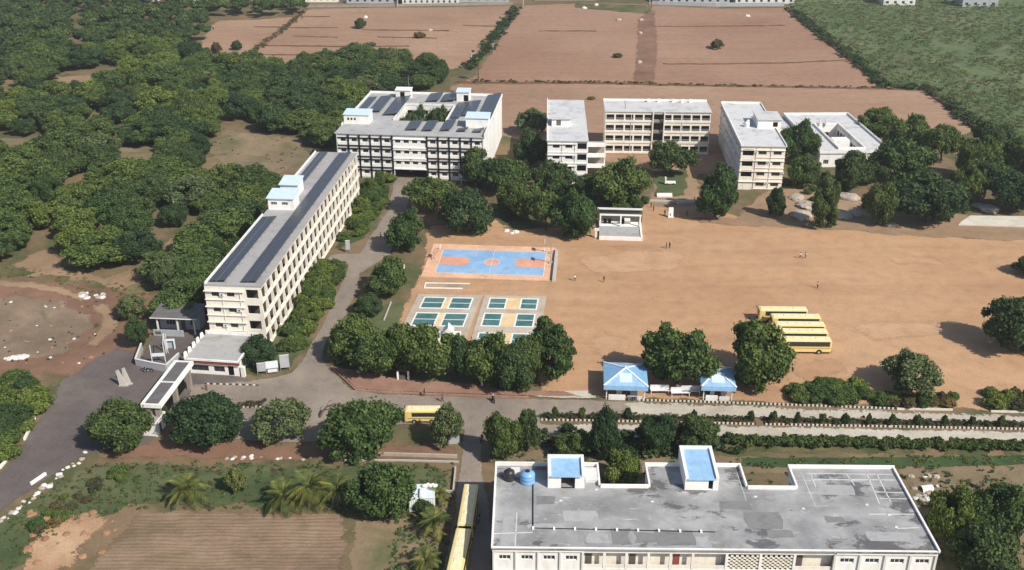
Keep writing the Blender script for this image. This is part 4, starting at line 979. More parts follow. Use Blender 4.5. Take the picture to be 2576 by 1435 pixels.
# repair patches, white joint lines and litter on the hall roof
plaster('m_patchdark', (.225, .222, .22), (.12, .12, .12), .8, scale=.5, streak=False); plaster('m_patchpale', (.40, .395, .39), (.24, .24, .24), .8, scale=.5, streak=False); plaster('m_joint', (.62, .615, .60), (.40, .40, .39), .6, scale=.8, streak=False)
rn = random.Random(5)
for (px0, py0, px1, py1, m_) in ((1540, 1330, 1582, 1372, 'm_patchdark'), (1600, 1340, 1650, 1366, 'm_patchdark'), (1656, 1334, 1740, 1374, 'm_patchdark'), (1748, 1350, 1786, 1376, 'm_patchpale'), (1480, 1345, 1530, 1368, 'm_patchpale'), (1330, 1318, 1420, 1330, 'm_patchpale'),
        (1260, 1296, 1300, 1372, 'm_patchpale'), (1420, 1286, 1500, 1310, 'm_patchpale'), (1880, 1290, 1960, 1330, 'm_patchdark'), (1930, 1334, 1990, 1352, 'm_patchdark'), (1810, 1262, 1880, 1282, 'm_patchdark'), (2060, 1220, 2140, 1246, 'm_patchpale'), (2190, 1340, 2300, 1360, 'm_patchpale'), (1350, 1250, 1400, 1268, 'm_patchdark'), (2080, 1300, 2120, 1316, 'm_patchdark')):
    FB = BF; a = FB.loc(px0, py1, zc); b = FB.loc(px1, py0, zc); pts = []
    for (x, y) in ((a[0], a[1]), ((a[0] + b[0]) / 2, a[1]), (b[0], a[1]), (b[0], (a[1] + b[1]) / 2), (b[0], b[1]), ((a[0] + b[0]) / 2, b[1]), (a[0], b[1]), (a[0], (a[1] + b[1]) / 2)): pts.append((x + rn.uniform(-.35, .35), y + rn.uniform(-.2, .2)))
    MB().prism(pts, zc - .01, zc + .012 + rn.uniform(0, .012)).build('roof_patch', m_, bb)
for (p0, p1) in (((2030, 1192), (2244, 1194)), ((2040, 1206), (2252, 1208)), ((2130, 1194), (2150, 1222)), ((2180, 1192), (2212, 1268)), ((2205, 1192), (2240, 1262)), ((2200, 1238), (2272, 1240)), ((2212, 1254), (2282, 1256)), ((2040, 1194), (2052, 1226)), ((2186, 1294), (2300, 1294)), ((1340, 1340), (1240, 1343)), ((1300, 1290), (1296, 1374)), ((2256, 1330), (2312, 1328))):
    a = BF.loc(*p0, zc); b = BF.loc(*p1, zc); MB().beam((a[0], a[1], zc + .012), (b[0], b[1], zc + .012), .16, .03).build('joint_line', 'm_joint', bb)
for (px, py) in ((1500, 1232), (2180, 1270), (2236, 1296), (2254, 1326), (1410, 1260), (1900, 1250), (2020, 1280), (1640, 1262)):
    a = BF.loc(px, py, zc); MB().hexa([(a[0] - .3, a[1] - .15, zc - .01), (a[0] + .3, a[1] - .2, zc - .01), (a[0] + .25, a[1] + .2, zc - .01), (a[0] - .3, a[1] + .15, zc - .01)], [(a[0] - .15, a[1] - .1, zc + .14), (a[0] + .2, a[1] - .1, zc + .12), (a[0] + .15, a[1] + .12, zc + .12), (a[0] - .2, a[1] + .1, zc + .1)]).build('roof_rubble', 'm_joint', bb)
# rain pipes and air conditioners on the tall blocks
pipe = MB(); pipe.tube([(0, 0, 0), (0, 0, 13.2)], [.09, .09], 6); pm_ = pipe.mesh('rain_pipe', 'm_offwhite')
for o_, xs_ in ((hostel, (3.6, 7.3)), (cb, (.1, 8.2, 24.5)), (wb, (4.3, 8.0)), (ob, (4.35, 8.6))):
    for x in xs_: place('rain_pipe', pm_, o_, (x, -.10, 0))
for yy in (6, 14, 24, 36): place('rain_pipe', pm_, qb, (QW + .1, yy, 0))
ac = MB(); ac.box(0, .9, -.35, 0, 0, .6); acm = ac.mesh('air_conditioner', 'm_whitemetal'); fan = MB(); fan.tube([(.45, -.355, .3), (.45, -.37, .3)], [.22, .22], 12); fanm = fan.mesh('fan_grille', 'm_framedark')
for o_, pts_ in ((ob, ((7.5, 1.9), (11.9, 5.1), (7.5, 8.3), (3.75, 11.2))), (wb, ((3.6, 5.0), (7.4, 8.4))), (hostel, ((3.1, 5.0), (6.4, 8.6), (3.1, 12.0)))):
    for x, z in pts_: a = place('air_conditioner', acm, o_, (x, -.02, z)); place('fan_grille', fanm, a)
# ================================================================== VEGETATION
def quads_mesh(name, C, N, S, val, mats, mid=None, extra=None, asp=1.0):
    """one rhombus leaf per row: centre C, normal N, half size S; val = per-leaf tint"""
    n = len(C); T = RNG.normal(size=(n, 3)); T -= (T * N).sum(1, keepdims=True) * N
    T /= np.linalg.norm(T, axis=1, keepdims=True) + 1e-9; B = np.cross(N, T); S = S[:, None]
    V = np.stack([C + T * S, C + B * S * asp, C - T * S, C - B * S * asp], 1).reshape(-1, 3)
    F = np.arange(4 * n).reshape(n, 4); ev = ef = None; nv = 4 * n
    loops = F.reshape(-1); tot = np.full(n, 4); vals = val; mi = np.zeros(n, int)
    if extra is not None:
        eV, eF = extra; V = np.vstack([V, eV]); loops = np.concatenate([loops, (eF + nv).reshape(-1)]); tot = np.concatenate([tot, np.full(len(eF), 3)])
        vals = np.concatenate([val, np.zeros(len(eF))]); mi = np.concatenate([mi, np.ones(len(eF), int)])
    if mid is not None: mi[:n] = mid
    me = bpy.data.meshes.new(name); me.vertices.add(len(V)); me.vertices.foreach_set('co', V.astype(np.float32).reshape(-1))
    me.loops.add(len(loops)); me.loops.foreach_set('vertex_index', loops.astype(np.int32))
    me.polygons.add(len(tot)); me.polygons.foreach_set('loop_start', np.concatenate([[0], np.cumsum(tot)[:-1]]).astype(np.int32)); me.polygons.foreach_set('loop_total', tot.astype(np.int32))
    me.polygons.foreach_set('material_index', mi.astype(np.int32))
    me.attributes.new('leaf', 'FLOAT', 'FACE').data.foreach_set('value', np.clip(vals, 0, 1).astype(np.float32))
    for k in mats: me.materials.append(MATS[k])
    me.update(); me.validate(); return me
_b = bmesh.new(); bmesh.ops.create_icosphere(_b, subdivisions=1, radius=1.0)
ICO_V = np.array([v.co[:] for v in _b.verts]); ICO_F = np.array([[v.index for v in fc.verts] for fc in _b.faces]); _b.free()
def sph(n): d = RNG.normal(size=(n, 3)); return d / np.linalg.norm(d, axis=1, keepdims=True)
def crown(name, nblob, nleaf, leaf, mat, cz=.80, rz=.56, rxy=.68, br=(.24, .40), low=-.85, squash=.85):
    """crown about one unit in radius, 1.5 tall: leaf shells over many lobes with dark cores inside"""
    d = sph(nblob * 3); d = d[d[:, 2] > low][:nblob]; nb = len(d)
    rad = RNG.uniform(.62, 1.06, (nb, 1)); cen = d * rad * np.array([rxy, rxy, rz]); az = np.arctan2(d[:, 1], d[:, 0]); lob = 1 + .20 * np.sin(2 * az + RNG.uniform(0, 6)) + .16 * np.sin(3 * az + RNG.uniform(0, 6)); cen[:, :2] *= lob[:, None]; cen[:, 2] *= 1 + .18 * np.sin(az + RNG.uniform(0, 6))
    cen[:, 2] += cz
    R_ = RNG.uniform(*br, nb); bt = RNG.uniform(-.22, .22, nb)
    # smaller tufts breaking the outline
    nt = nblob // 2; kt = RNG.integers(0, nb, nt); dt = sph(nt); ot = cen[kt] - np.array([0, 0, cz]); ot /= np.linalg.norm(ot, axis=1, keepdims=True) + 1e-9; dt = dt * .6 + ot; dt /= np.linalg.norm(dt, axis=1, keepdims=True); ct = cen[kt] + dt * (R_[kt] * .95)[:, None]
    cen = np.vstack([cen, ct]); R_ = np.concatenate([R_, RNG.uniform(.10, .18, len(ct))]); bt = np.concatenate([bt, RNG.uniform(-.1, .3, len(ct))]); nb = len(cen)
    w = R_ ** 2; k = RNG.choice(nb, nleaf, p=w / w.sum()); q = sph(nleaf)
    out = cen[k] - np.array([0, 0, cz]); out /= np.linalg.norm(out, axis=1, keepdims=True) + 1e-9
    flip = ((q * out).sum(1) < -.25); q[flip] = -q[flip]
    C = cen[k] + q * R_[k][:, None] * np.array([1, 1, squash]) * np.where(RNG.uniform(size=(nleaf, 1)) < .12, RNG.uniform(1.1, 1.4, (nleaf, 1)), RNG.uniform(.80, 1.10, (nleaf, 1)))
    C[:, 2] = np.maximum(C[:, 2], .12)
    N = q + RNG.normal(size=q.shape) * .62; N /= np.linalg.norm(N, axis=1, keepdims=True)
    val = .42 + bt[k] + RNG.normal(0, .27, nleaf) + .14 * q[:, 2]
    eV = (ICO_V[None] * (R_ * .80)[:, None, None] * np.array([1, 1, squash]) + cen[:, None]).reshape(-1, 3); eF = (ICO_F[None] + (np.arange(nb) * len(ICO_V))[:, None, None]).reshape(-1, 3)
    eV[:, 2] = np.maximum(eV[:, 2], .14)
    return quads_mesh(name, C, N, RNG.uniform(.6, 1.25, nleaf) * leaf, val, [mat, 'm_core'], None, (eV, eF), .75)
def trunk_mesh(seed):
    rnd = random.Random(seed); m = MB(); lean = (rnd.uniform(-.08, .08), rnd.uniform(-.08, .08))
    m.tube([(0, 0, -.02), (lean[0] * .3, lean[1] * .3, .2), (lean[0], lean[1], .45), (lean[0] * 1.4, lean[1] * 1.2, .8)], [.085, .065, .052, .03], 7)
    for i in range(5):
        a = i * 1.26 + rnd.uniform(-.3, .3); z = rnd.uniform(.32, .55); r_ = rnd.uniform(.4, .65)
        m.tube([(lean[0] * .8, lean[1] * .8, z), (lean[0] + math.cos(a) * r_ * .5, lean[1] + math.sin(a) * r_ * .5, z + .25), (lean[0] + math.cos(a) * r_, lean[1] + math.sin(a) * r_, z + .55)], [.04, .028, .012], 5)
    return m.mesh('trunk', 'm_bark')
TRUNKS = [trunk_mesh(i) for i in range(3)]
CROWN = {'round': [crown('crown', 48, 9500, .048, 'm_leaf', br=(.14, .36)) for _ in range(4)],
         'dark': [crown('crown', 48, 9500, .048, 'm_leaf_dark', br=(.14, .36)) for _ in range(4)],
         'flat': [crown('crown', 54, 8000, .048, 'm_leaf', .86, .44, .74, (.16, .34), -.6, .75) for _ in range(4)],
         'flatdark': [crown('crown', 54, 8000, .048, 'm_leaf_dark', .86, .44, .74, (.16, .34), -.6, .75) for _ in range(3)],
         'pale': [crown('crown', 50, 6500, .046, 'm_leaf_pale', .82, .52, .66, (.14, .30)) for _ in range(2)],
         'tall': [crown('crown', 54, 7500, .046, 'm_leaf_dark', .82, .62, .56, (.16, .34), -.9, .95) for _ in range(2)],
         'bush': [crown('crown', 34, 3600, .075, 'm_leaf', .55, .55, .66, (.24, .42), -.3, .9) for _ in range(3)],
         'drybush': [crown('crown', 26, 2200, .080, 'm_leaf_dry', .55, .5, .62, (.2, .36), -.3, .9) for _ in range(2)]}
TCOUNT = [0]
def tree(x, y, r, h, kind='round', label=None, group=None, name='tree', cat='tree', trunk=True, z=0.0):
    i = TCOUNT[0]; TCOUNT[0] += 1; rnd = random.Random(i * 31 + 5)
    o = thing(name, label, cat, (x, y, z), rnd.uniform(0, 6.28), group)
    c = CROWN[kind]; k = h / 1.62
    place('crown', c[i % len(c)], o, (0, 0, 0), 0, (r / 1.0, r / 1.0 * rnd.uniform(.88, 1.1), k))
    if trunk: place('trunk', TRUNKS[i % 3], o, (0, 0, 0), 0, (r * .75, r * .75, k))
    return o
def tree_bb(x0, x1, yt, yb, kind, label, group=None, name='tree', cat='tree', hmax=14.0, hmin=1.0, trunk=True, grow=1.03):
    """from the crown's picture box: its lower edge meets the ground in front of the trunk"""
    xc = (x0 + x1) / 2; s = pxm(xc, yb); r = (x1 - x0) / 2 / s; q = P(xc, yb); Y = q.y + r * .62
    h = zat(yt, Y + r * .25); h = max(hmin, min(hmax, h)); X = (xc - PW / 2) / FPX * (Y * CP + (CAMH - h * .55) * SP)
    return tree(X, Y, r * grow, h, kind, label, group, name, cat, trunk)

SINGLE = [  # picture box, crown kind, label
 (210, 372, 1003, 1152, 'dark', 'dark leafy tree beside the white guard hut at the gate'),
 (433, 605, 992, 1146, 'dark', 'bushy dark tree between the gate canopy and the brick-edged planter'),
 (628, 786, 995, 1126, 'pale', 'pale fine-leaved tree standing alone at the plaza edge'),
 (806, 990, 993, 1170, 'round', 'large dense bright green tree between the plaza and the yellow minibus'),
 (1076, 1172, 1012, 1138, 'pale', 'pale yellowish tree overhanging the yellow minibus'),
 (872, 1043, 1168, 1328, 'round', 'dense rounded tree beside the white tin shed'),
 (1222, 1310, 1036, 1172, 'dark', 'dark slender tree at the driveway corner'),
 (1288, 1364, 1026, 1150, 'dark', 'grey-green slender tree at the start of the divided avenue'),
 (1396, 1492, 1078, 1160, 'round', 'bright bushy tree behind the first blue-roofed stair tower'),
 (1486, 1562, 1016, 1172, 'tall', 'tall dark columnar tree beside the avenue median'),
 (1596, 1700, 1040, 1150, 'dark', 'dull green tree behind the notch in the school hall roof'),
 (1690, 1815, 1044, 1160, 'dark', 'dull green tree behind the larger blue-roofed stair tower'),
 (1512, 1622, 1130, 1246, 'round', 'lush green tree filling the notch between the two stair towers'),
 (820, 962, 788, 926, 'dark', 'dark tree at the corner where the road meets the plaza'),
 (880, 1012, 838, 968, 'flat', 'spreading tree at the end of the row beside the plaza pavement'),
 (1000, 1166, 806, 966, 'flatdark', 'broad dark tree in front of the badminton pad by the road'),
 (1162, 1300, 828, 985, 'round', 'rounded tree in front of the second badminton pad'),
 (1230, 1345, 862, 1000, 'dark', 'dark tree with drooping skirt over the pavement end'),
 (1312, 1453, 808, 968, 'round', 'dense tree at the end of the row beside the open earth ground'),
 (955, 1085, 806, 950, 'round', 'rounded tree filling the row behind the broad dark tree'),
 (1120, 1222, 838, 972, 'dark', 'dark tree in the row between the two badminton pads'),
 (1276, 1372, 836, 975, 'dark', 'dark tree in the row beside the dense end tree'),
 (905, 1036, 652, 756, 'round', 'round tree between the road and the basketball court'),
 (888, 966, 738, 802, 'dark', 'small dark tree beside the narrow court path'),
 (970, 1066, 524, 642, 'round', 'conical dense tree at the road bend behind the basketball court'),
 (1098, 1236, 470, 602, 'dark', 'large dark tree behind the basketball court'),
 (1018, 1142, 438, 545, 'flatdark', 'spreading dark tree beside the road to the passage'),
 (1150, 1245, 366, 470, 'dark', 'dark tree against the right half of the black-gridded front'),
 (1192, 1282, 392, 486, 'flatdark', 'flat dark tree at the outer corner of the courtyard block'),
 (1228, 1330, 385, 500, 'flat', 'spreading tree between the courtyard block and the white wing'),
 (1262, 1362, 450, 562, 'dark', 'dark tree behind the pile of stones'),
 (1330, 1420, 470, 590, 'flatdark', 'flat-topped tree beside the stage'),
 (1388, 1506, 474, 612, 'round', 'dense tree beside the left pillar of the open stage'),
 (1340, 1450, 400, 500, 'dark', 'dark tree hiding the foot of the white wing'),
 (1292, 1388, 266, 345, 'pale', 'bright light green tree behind the white wing'),
 (1286, 1382, 325, 425, 'dark', 'dark tree in the shade beside the white wing'),
 (1480, 1634, 380, 532, 'round', 'large bright tree in front of the classroom block galleries'),
 (1630, 1742, 350, 452, 'flatdark', 'tree in front of the stair bay of the classroom block'),
 (1736, 1872, 358, 560, 'round', 'tall dense tree between the classroom block and the office block'),
 (1928, 1982, 470, 552, 'dark', 'small dark tree standing alone before the office block'),
 (1958, 2064, 298, 420, 'round', 'dense tree between the office block and the low courtyard house'),
 (1984, 2066, 392, 480, 'round', 'tree beside the pale rock outcrop near the office block'),
 (2038, 2118, 420, 584, 'tall', 'tall narrow tree standing among the rocks'),
 (2098, 2196, 376, 486, 'dark', 'dark tree in front of the low courtyard house'),
 (2168, 2262, 450, 574, 'dark', 'dark tree beside the boulder at the edge of the earth ground'),
 (2160, 2262, 272, 352, 'round', 'green tree behind the corner of the low courtyard house'),
 (2232, 2352, 288, 402, 'dark', 'wide dark tree in the grove behind the low courtyard house'),
 (2196, 2332, 340, 472, 'round', 'full tree in the grove beside the low courtyard house'),
 (2242, 2444, 384, 584, 'dark', 'largest dark tree of the grove at the earth ground edge'),
 (2330, 2424, 300, 420, 'flat', 'spreading tree at the back of the grove by the bare field'),
 (2402, 2506, 332, 462, 'dark', 'dark tree at the grove end beside the scrubland'),
 (2430, 2546, 388, 510, 'flatdark', 'dark tree behind the white concrete pad'),
 (2500, 2620, 430, 548, 'dark', 'dark tree beside the white concrete pad'),
 (2500, 2640, 344, 440, 'round', 'tree between the grove and the scrubland'),
 (1616, 1800, 815, 992, 'round', 'dense tree between the two blue-roofed pavilions'),
 (1828, 2008, 805, 992, 'round', 'dense tree beside the smaller pavilion, in front of the parked buses'),
 (2212, 2388, 880, 1010, 'pale', 'loose feathery tree standing alone on the earth ground by the avenue'),
 (2478, 2640, 745, 905, 'dark', 'dark tree overhanging the side of the earth ground'),
 (2552, 2650, 640, 705, 'dark', 'small dark tree beyond the shadowed edge of the earth ground'),
 (284, 376, 735, 812, 'pale', 'pale straggly tree on the waste ground beside the grey house'),
 (312, 374, 792, 884, 'dark', 'small dark tree beside the grey yard wall'),
 (375, 462, 640, 742, 'pale', 'silvery pale tree at the woodland edge by the grey house'),
 (598, 700, 848, 934, 'dark', 'dark spreading tree between the portico and the sign boards'),
 (2336, 2470, 1225, 1400, 'round', 'tangled tree right against the school hall end wall'),
 (2420, 2600, 1200, 1400, 'round', 'tall tangled tree beyond the one at the hall end wall'),
 (2390, 2580, 1300, 1480, 'dark', 'tangled tree at the front corner of the school hall end'),
 (2136, 2232, 392, 470, 'dark', 'dark tree against the front corner of the low courtyard house'),
 (2396, 2480, 410, 520, 'round', 'green tree between the largest grove tree and the concrete pad'),
 (2452, 2560, 300, 390, 'dark', 'dark tree where the grove meets the thorn scrub'),
 (1240, 1322, 470, 548, 'round', 'green tree between the dark tree and the heap of stones'),
 (1440, 1520, 430, 520, 'dark', 'dark tree tucked between the stage and the white wing'),
 (890, 922, 45, 74, 'dark', 'lone dark tree in the middle of the far terraced field'),
 (1785, 1828, 94, 126, 'drybush', 'lone brownish tree on the far field beyond the office block'),
 (1086, 1130, 148, 200, 'dark', 'upright tree at the corner where the woodland meets the fields'),
 (527, 562, 100, 138, 'drybush', 'brown dried tree standing on the far left field'),
 (578, 612, 102, 128, 'dark', 'small dark tree on the far left field'),
]
for (x0, x1, yt, yb, kind, lab) in SINGLE: tree_bb(x0, x1, yt, yb, kind, lab)

# ------------------------------------------------------------------ woodland on the left
WOOD = [(-90, 60), (-60, 0), (420, 6), (560, 10), (740, 8), (752, 36), (680, 44), (540, 46), (505, 80), (495, 120), (520, 158), (600, 176), (760, 180), (900, 158), (1000, 156), (1090, 178), (1135, 205), (1100, 228), (1010, 236), (930, 240), (880, 280), (850, 330), (838, 372), (750, 400), (720, 450), (660, 520), (600, 590), (540, 660), (505, 715), (500, 790), (420, 770), (410, 700), (250, 690), (150, 660), (20, 650), (-90, 690)]
HOLES = [[(520, 335), (560, 312), (650, 320), (770, 345), (815, 400), (760, 440), (680, 480), (590, 470), (500, 400)],
         [(-90, 345), (60, 342), (160, 350), (200, 375), (130, 402), (-90, 412)], [(255, 372), (330, 362), (430, 368), (440, 410), (400, 432), (290, 432)],
         [(105, 220), (130, 185), (200, 178), (315, 180), (325, 210), (270, 232), (180, 242), (115, 246)], [(-90, 225), (30, 214), (80, 222), (65, 258), (-90, 272)],
         [(410, 660), (395, 612), (425, 585), (465, 575), (495, 535), (535, 545), (518, 610), (495, 640), (490, 690), (430, 700)], [(20, 690), (60, 640), (110, 608), (158, 612), (178, 665), (270, 690), (330, 672), (420, 668), (425, 740), (20, 720)]]
wpoly = [P(x, max(y, -60)) for x, y in WOOD]; hpoly = [[P(*p) for p in h] for h in HOLES]
def scatter(poly, holes, rmin, tries, grow=None, seed=1, margin=0.0):
    rg = np.random.default_rng(seed); xs = [p.x for p in poly]; ys = [p.y for p in poly]
    c = np.stack([rg.uniform(min(xs), max(xs), tries), rg.uniform(min(ys), max(ys), tries)], 1)
    k = inside(poly, c[:, 0], c[:, 1])
    for h in holes: k &= ~inside(h, c[:, 0], c[:, 1])
    c = c[k]; out = []
    for q in c:
        d = rmin if grow is None else rmin + grow * max(0, q[1] - 240)
        if out:
            o = np.array(out)
            if (((o - q) ** 2).sum(1) < d * d).any(): continue
        out.append(q)
    return np.array(out)
spots = scatter(wpoly, hpoly, 8.2, 14000, .0045, 3)
spots = spots[np.argsort(spots[:, 1])]
NFOREST = 205
WOODLABEL = 'broad green tree crowding the dense woodland beyond the hostel block'
rnd = random.Random(12)
for q in spots[:NFOREST]:
    kind = rnd.choices(['flat', 'round', 'flatdark', 'dark', 'pale'], [4, 3, 4, 3, .5])[0]
    r = rnd.choice((4.2, 5.4, 6.2, 7.0, 8.4)) * rnd.uniform(.92, 1.08) + .004 * (q[1] - 240); v = np.array([q])
    hd = (Vector((q[0], q[1], 0)) - hostel.location) @ Vector((math.cos(hostel.rotation_euler.z), math.sin(hostel.rotation_euler.z), 0))
    lab, grp = WOODLABEL, 'trees of the dense woodland'
    if kind == 'pale': lab, grp = 'pale fine-leaved tree standing out from the dark woodland canopy', 'pale trees in the woodland'
    elif hd > -16 and q[1] < 285: lab, grp = 'green woodland tree leaning close to the long hostel block', 'woodland trees beside the hostel block'
    elif bdist([(p.x, p.y) for p in hpoly[0]], v)[0] < 9: lab, grp = 'green tree on the rim of the large bare clearing behind the hostel', 'trees round the large clearing'
    elif (Vector((q[0], q[1], 0)) - qb.location).length < 34: lab, grp = 'woodland tree pressing against the side of the square courtyard block', 'woodland trees beside the courtyard block'
    elif bdist([(P(*p).x, P(*p).y) for p in ((600, 176), (760, 180), (900, 158), (1000, 156), (1090, 178), (1000, 157), (900, 159), (760, 181))], v)[0] < 10: lab, grp = 'woodland tree on the edge facing the far terraced field', 'trees on the woodland edge by the terraced field'
    elif q[1] < 262: lab, grp = 'woodland tree on the edge facing the rubble-strewn waste ground', 'trees on the woodland edge by the waste ground'
    tree(q[0], q[1], r, rnd.uniform(5.0, 8.0) + r * .35 - 1.0, kind, lab, grp)
# the farthest part of the woodland reads as one mass
def mass(name, label, pts, rr, hh, nleaf, leaf, mats, kinds=None, kind='stuff', bl=(8, 14), low=0.0):
    Cs, Ns, Ss, Vs, Ms, EV, EF = [], [], [], [], [], [], []; off = 0
    for i, q in enumerate(pts):
        r = RNG.uniform(*rr); h = RNG.uniform(*hh); nb = RNG.integers(*bl); d = sph(nb); d[:, 2] = np.abs(d[:, 2])
        cen = np.array([q[0], q[1], h * .5]) + d * np.array([r * .62, r * .62, h * .32]); R_ = RNG.uniform(.28, .5, nb) * r; bt = RNG.uniform(-.2, .2) + RNG.uniform(-.15, .15, nb)
        n = int(nleaf * (r / rr[1]) ** 2) + 6; k = RNG.integers(0, nb, n); u = sph(n); u[:, 2] = np.abs(u[:, 2]) * .9 + .05 * u[:, 2]
        Cs.append(cen[k] + u * R_[k][:, None] * np.array([1, 1, min(1, h * .5 / r)])); N = u + RNG.normal(size=u.shape) * .5; Ns.append(N / np.linalg.norm(N, axis=1, keepdims=True))
        Ss.append(RNG.uniform(.6, 1.3, n) * leaf); Vs.append(.4 + bt[k] + RNG.normal(0, .16, n)); Ms.append(np.full(n, RNG.choice(len(mats) - 1, p=kinds)))
        if low:
            EV.append((ICO_V[None] * (R_ * .8)[:, None, None] * np.array([1, 1, min(1, h * .5 / r)]) + cen[:, None]).reshape(-1, 3)); EF.append((ICO_F[None] + (np.arange(nb) * len(ICO_V) + off)[:, None, None]).reshape(-1, 3)); off += nb * len(ICO_V)
    C = np.vstack(Cs); C[:, 2] = np.maximum(C[:, 2], .08); ex = None
    if low: eV = np.vstack(EV); eV[:, 2] = np.maximum(eV[:, 2], .05); ex = (eV, np.vstack(EF))
    me = quads_mesh(name, C, np.vstack(Ns), np.concatenate(Ss), np.concatenate(Vs), mats, np.concatenate(Ms), ex, .75)
    if low:
        mi = np.zeros(len(me.polygons), np.int32); me.polygons.foreach_get('material_index', mi); mi[len(C):] = len(mats) - 1; me.polygons.foreach_set('material_index', mi)
    o = place(name, me); o['kind'] = kind; o['label'] = label; return o
far = spots[NFOREST:]
xs = RNG.uniform(-330, -60, 220); far2 = np.stack([xs, RNG.uniform(620, 720, 220)], 1)
far3 = np.stack([RNG.uniform(-140, 420, 260), RNG.uniform(672, 760, 260)], 1)
if len(far): mass('far_woodland', 'far part of the dense woodland merging into one dark green mass', np.vstack([far, far2, far3]), (5.5, 8.0), (7, 10), 420, .55, ['m_leaf_dark', 'm_leaf', 'm_core'], [.7, .3], low=1)
# thorny scrub covering the land beyond the fields on the right
SCR = [(1992, 18), (1975, 2), (2100, -25), (2760, -25), (2800, 335), (2570, 400), (2470, 330), (2340, 226), (2232, 214), (2066, 84)]
sp = scatter([P(*p) for p in SCR], [], 2.0, 20000, .0025, 5); sp = sp[np.array([noise.noise(Vector((q[0] * .03, q[1] * .03, 1.7))) + .5 * noise.noise(Vector((q[0] * .11, q[1] * .11, 4.1))) > -.28 for q in sp])]
mass('scrub', 'low green thorn scrub covering the land beyond the bare fields', sp, (.9, 2.6), (.7, 2.4), 75, .30, ['m_leaf_scrub', 'm_leaf', 'm_leaf_dry', 'm_core'], [.74, .16, .10], low=0, bl=(3, 7))
# hedge lines and weeds
def along(px, n, wob):
    L = [P(*p) for p in px]; d = [0]
    for a, b in zip(L[:-1], L[1:]): d.append(d[-1] + (b - a).length)
    out = []
    for t in RNG.uniform(0, d[-1], n):
        i = max(k for k in range(len(d)) if d[k] <= t + 1e-9); i = min(i, len(L) - 2); p = L[i].lerp(L[i + 1], (t - d[i]) / max(d[i + 1] - d[i], 1e-6))
        out.append((p.x + RNG.normal(0, wob), p.y + RNG.normal(0, wob)))
    return np.array(out)
mass('field_hedge', 'ragged dark hedge along the slanting edge of the bare field', along([(1985, 22), (2070, 92), (2160, 162), (2228, 222), (2330, 226), (2400, 276), (2462, 326)], 330, 1.6), (1.0, 2.2), (.9, 2.4), 90, .32, ['m_leaf_dark', 'm_leaf', 'm_leaf_dry', 'm_core'], [.6, .25, .15], low=1, bl=(4, 8))
mass('field_hedge', 'leafy hedge running between the two largest far fields', along([(1180, 180), (1212, 140), (1260, 75), (1300, 24)], 150, 1.4), (1.0, 2.4), (1.0, 3.0), 90, .32, ['m_leaf_dark', 'm_leaf', 'm_leaf_dry', 'm_core'], [.35, .35, .3], low=1, bl=(4, 8))
mass('field_hedge', 'dry weeds along the bund behind the white wing', along([(1190, 207), (1400, 209), (1640, 212)], 90, .5), (.5, 1.4), (.4, 1.3), 60, .26, ['m_leaf_dry', 'm_leaf_dark', 'm_core'], [.7, .3], low=0, bl=(3, 6))
mass('field_hedge', 'dry weeds along the bund behind the office block', along([(1640, 213), (1900, 218), (2225, 223)], 60, .5), (.4, 1.2), (.3, 1.1), 50, .26, ['m_leaf_dry', 'm_leaf_dark', 'm_core'], [.7, .3], low=0, bl=(3, 6))
mass('field_hedge', 'dry stony hedge along the slanting edge of the terraced field', along([(625, 140), (700, 86), (768, 30)], 90, 1.0), (.6, 1.6), (.5, 1.4), 60, .28, ['m_leaf_dry', 'm_leaf_dark', 'm_core'], [.6, .4], low=0, bl=(3, 6))
mass('woodland_edge_shrubs', 'low shrubs where the woodland meets the far fields', along([(600, 172), (760, 178), (900, 156), (1000, 154), (1100, 180)], 70, 3), (1.2, 2.8), (1.5, 3.5), 110, .34, ['m_leaf_dark', 'm_leaf', 'm_leaf_dry', 'm_core'], [.45, .4, .15], low=1, bl=(5, 9))
mass('avenue_hedge', 'clipped green hedge along the lower side of the avenue', along([(1830, 1116), (2200, 1122), (2650, 1132)], 420, .55), (.6, 1.1), (.8, 1.7), 90, .20, ['m_leaf_dark', 'm_leaf', 'm_core'], [.6, .4], low=1, bl=(4, 8))
mass('avenue_hedge', 'overgrown hedge between the avenue and the school hall', along([(1370, 1108), (1600, 1130), (1840, 1130)], 120, 1.6), (.8, 1.8), (.8, 2.4), 110, .24, ['m_leaf_dark', 'm_leaf', 'm_leaf_dry', 'm_core'], [.5, .35, .15], low=1, bl=(4, 8))
def weeds(name, label, px, n, rr=(.25, .8), hh=(.2, .8), leaf=.17, mats=('m_leaf', 'm_leaf_dark', 'm_leaf_dry'), p=(.45, .3, .25), seed=9):
    sp = scatter([P(*q) for q in px], [], .5, n, None, seed); mass(name, label, sp, rr, hh, 34, leaf, list(mats) + ['m_core'], list(p), bl=(2, 5))
weeds('weeds', 'green weeds on the verge behind the ploughed field', [(130, 1220), (250, 1165), (700, 1168), (1150, 1168), (1140, 1230), (880, 1290), (330, 1282), (180, 1320), (20, 1435), (-60, 1435), (0, 1300)], 1300, (.3, 1.0), (.1, .35), .15, ('m_leaf_scrub', 'm_leaf', 'm_leaf_dry'), (.6, .15, .25))
weeds('weeds', 'weeds on the strip between the avenue hedge and the school hall', [(1850, 1150), (2650, 1145), (2650, 1180), (1850, 1178)], 120, (.3, .8), (.1, .35), .15, ('m_leaf_scrub', 'm_leaf', 'm_leaf_dry'), (.6, .15, .25))
weeds('weeds', 'weeds on the earth behind the school hall', [(1250, 1120), (1420, 1110), (1840, 1150), (1990, 1180), (1980, 1235), (1600, 1240), (1300, 1170)], 200, (.3, .9), (.2, .6), .16, ('m_leaf_scrub', 'm_leaf', 'm_leaf_dry'), (.5, .2, .3))
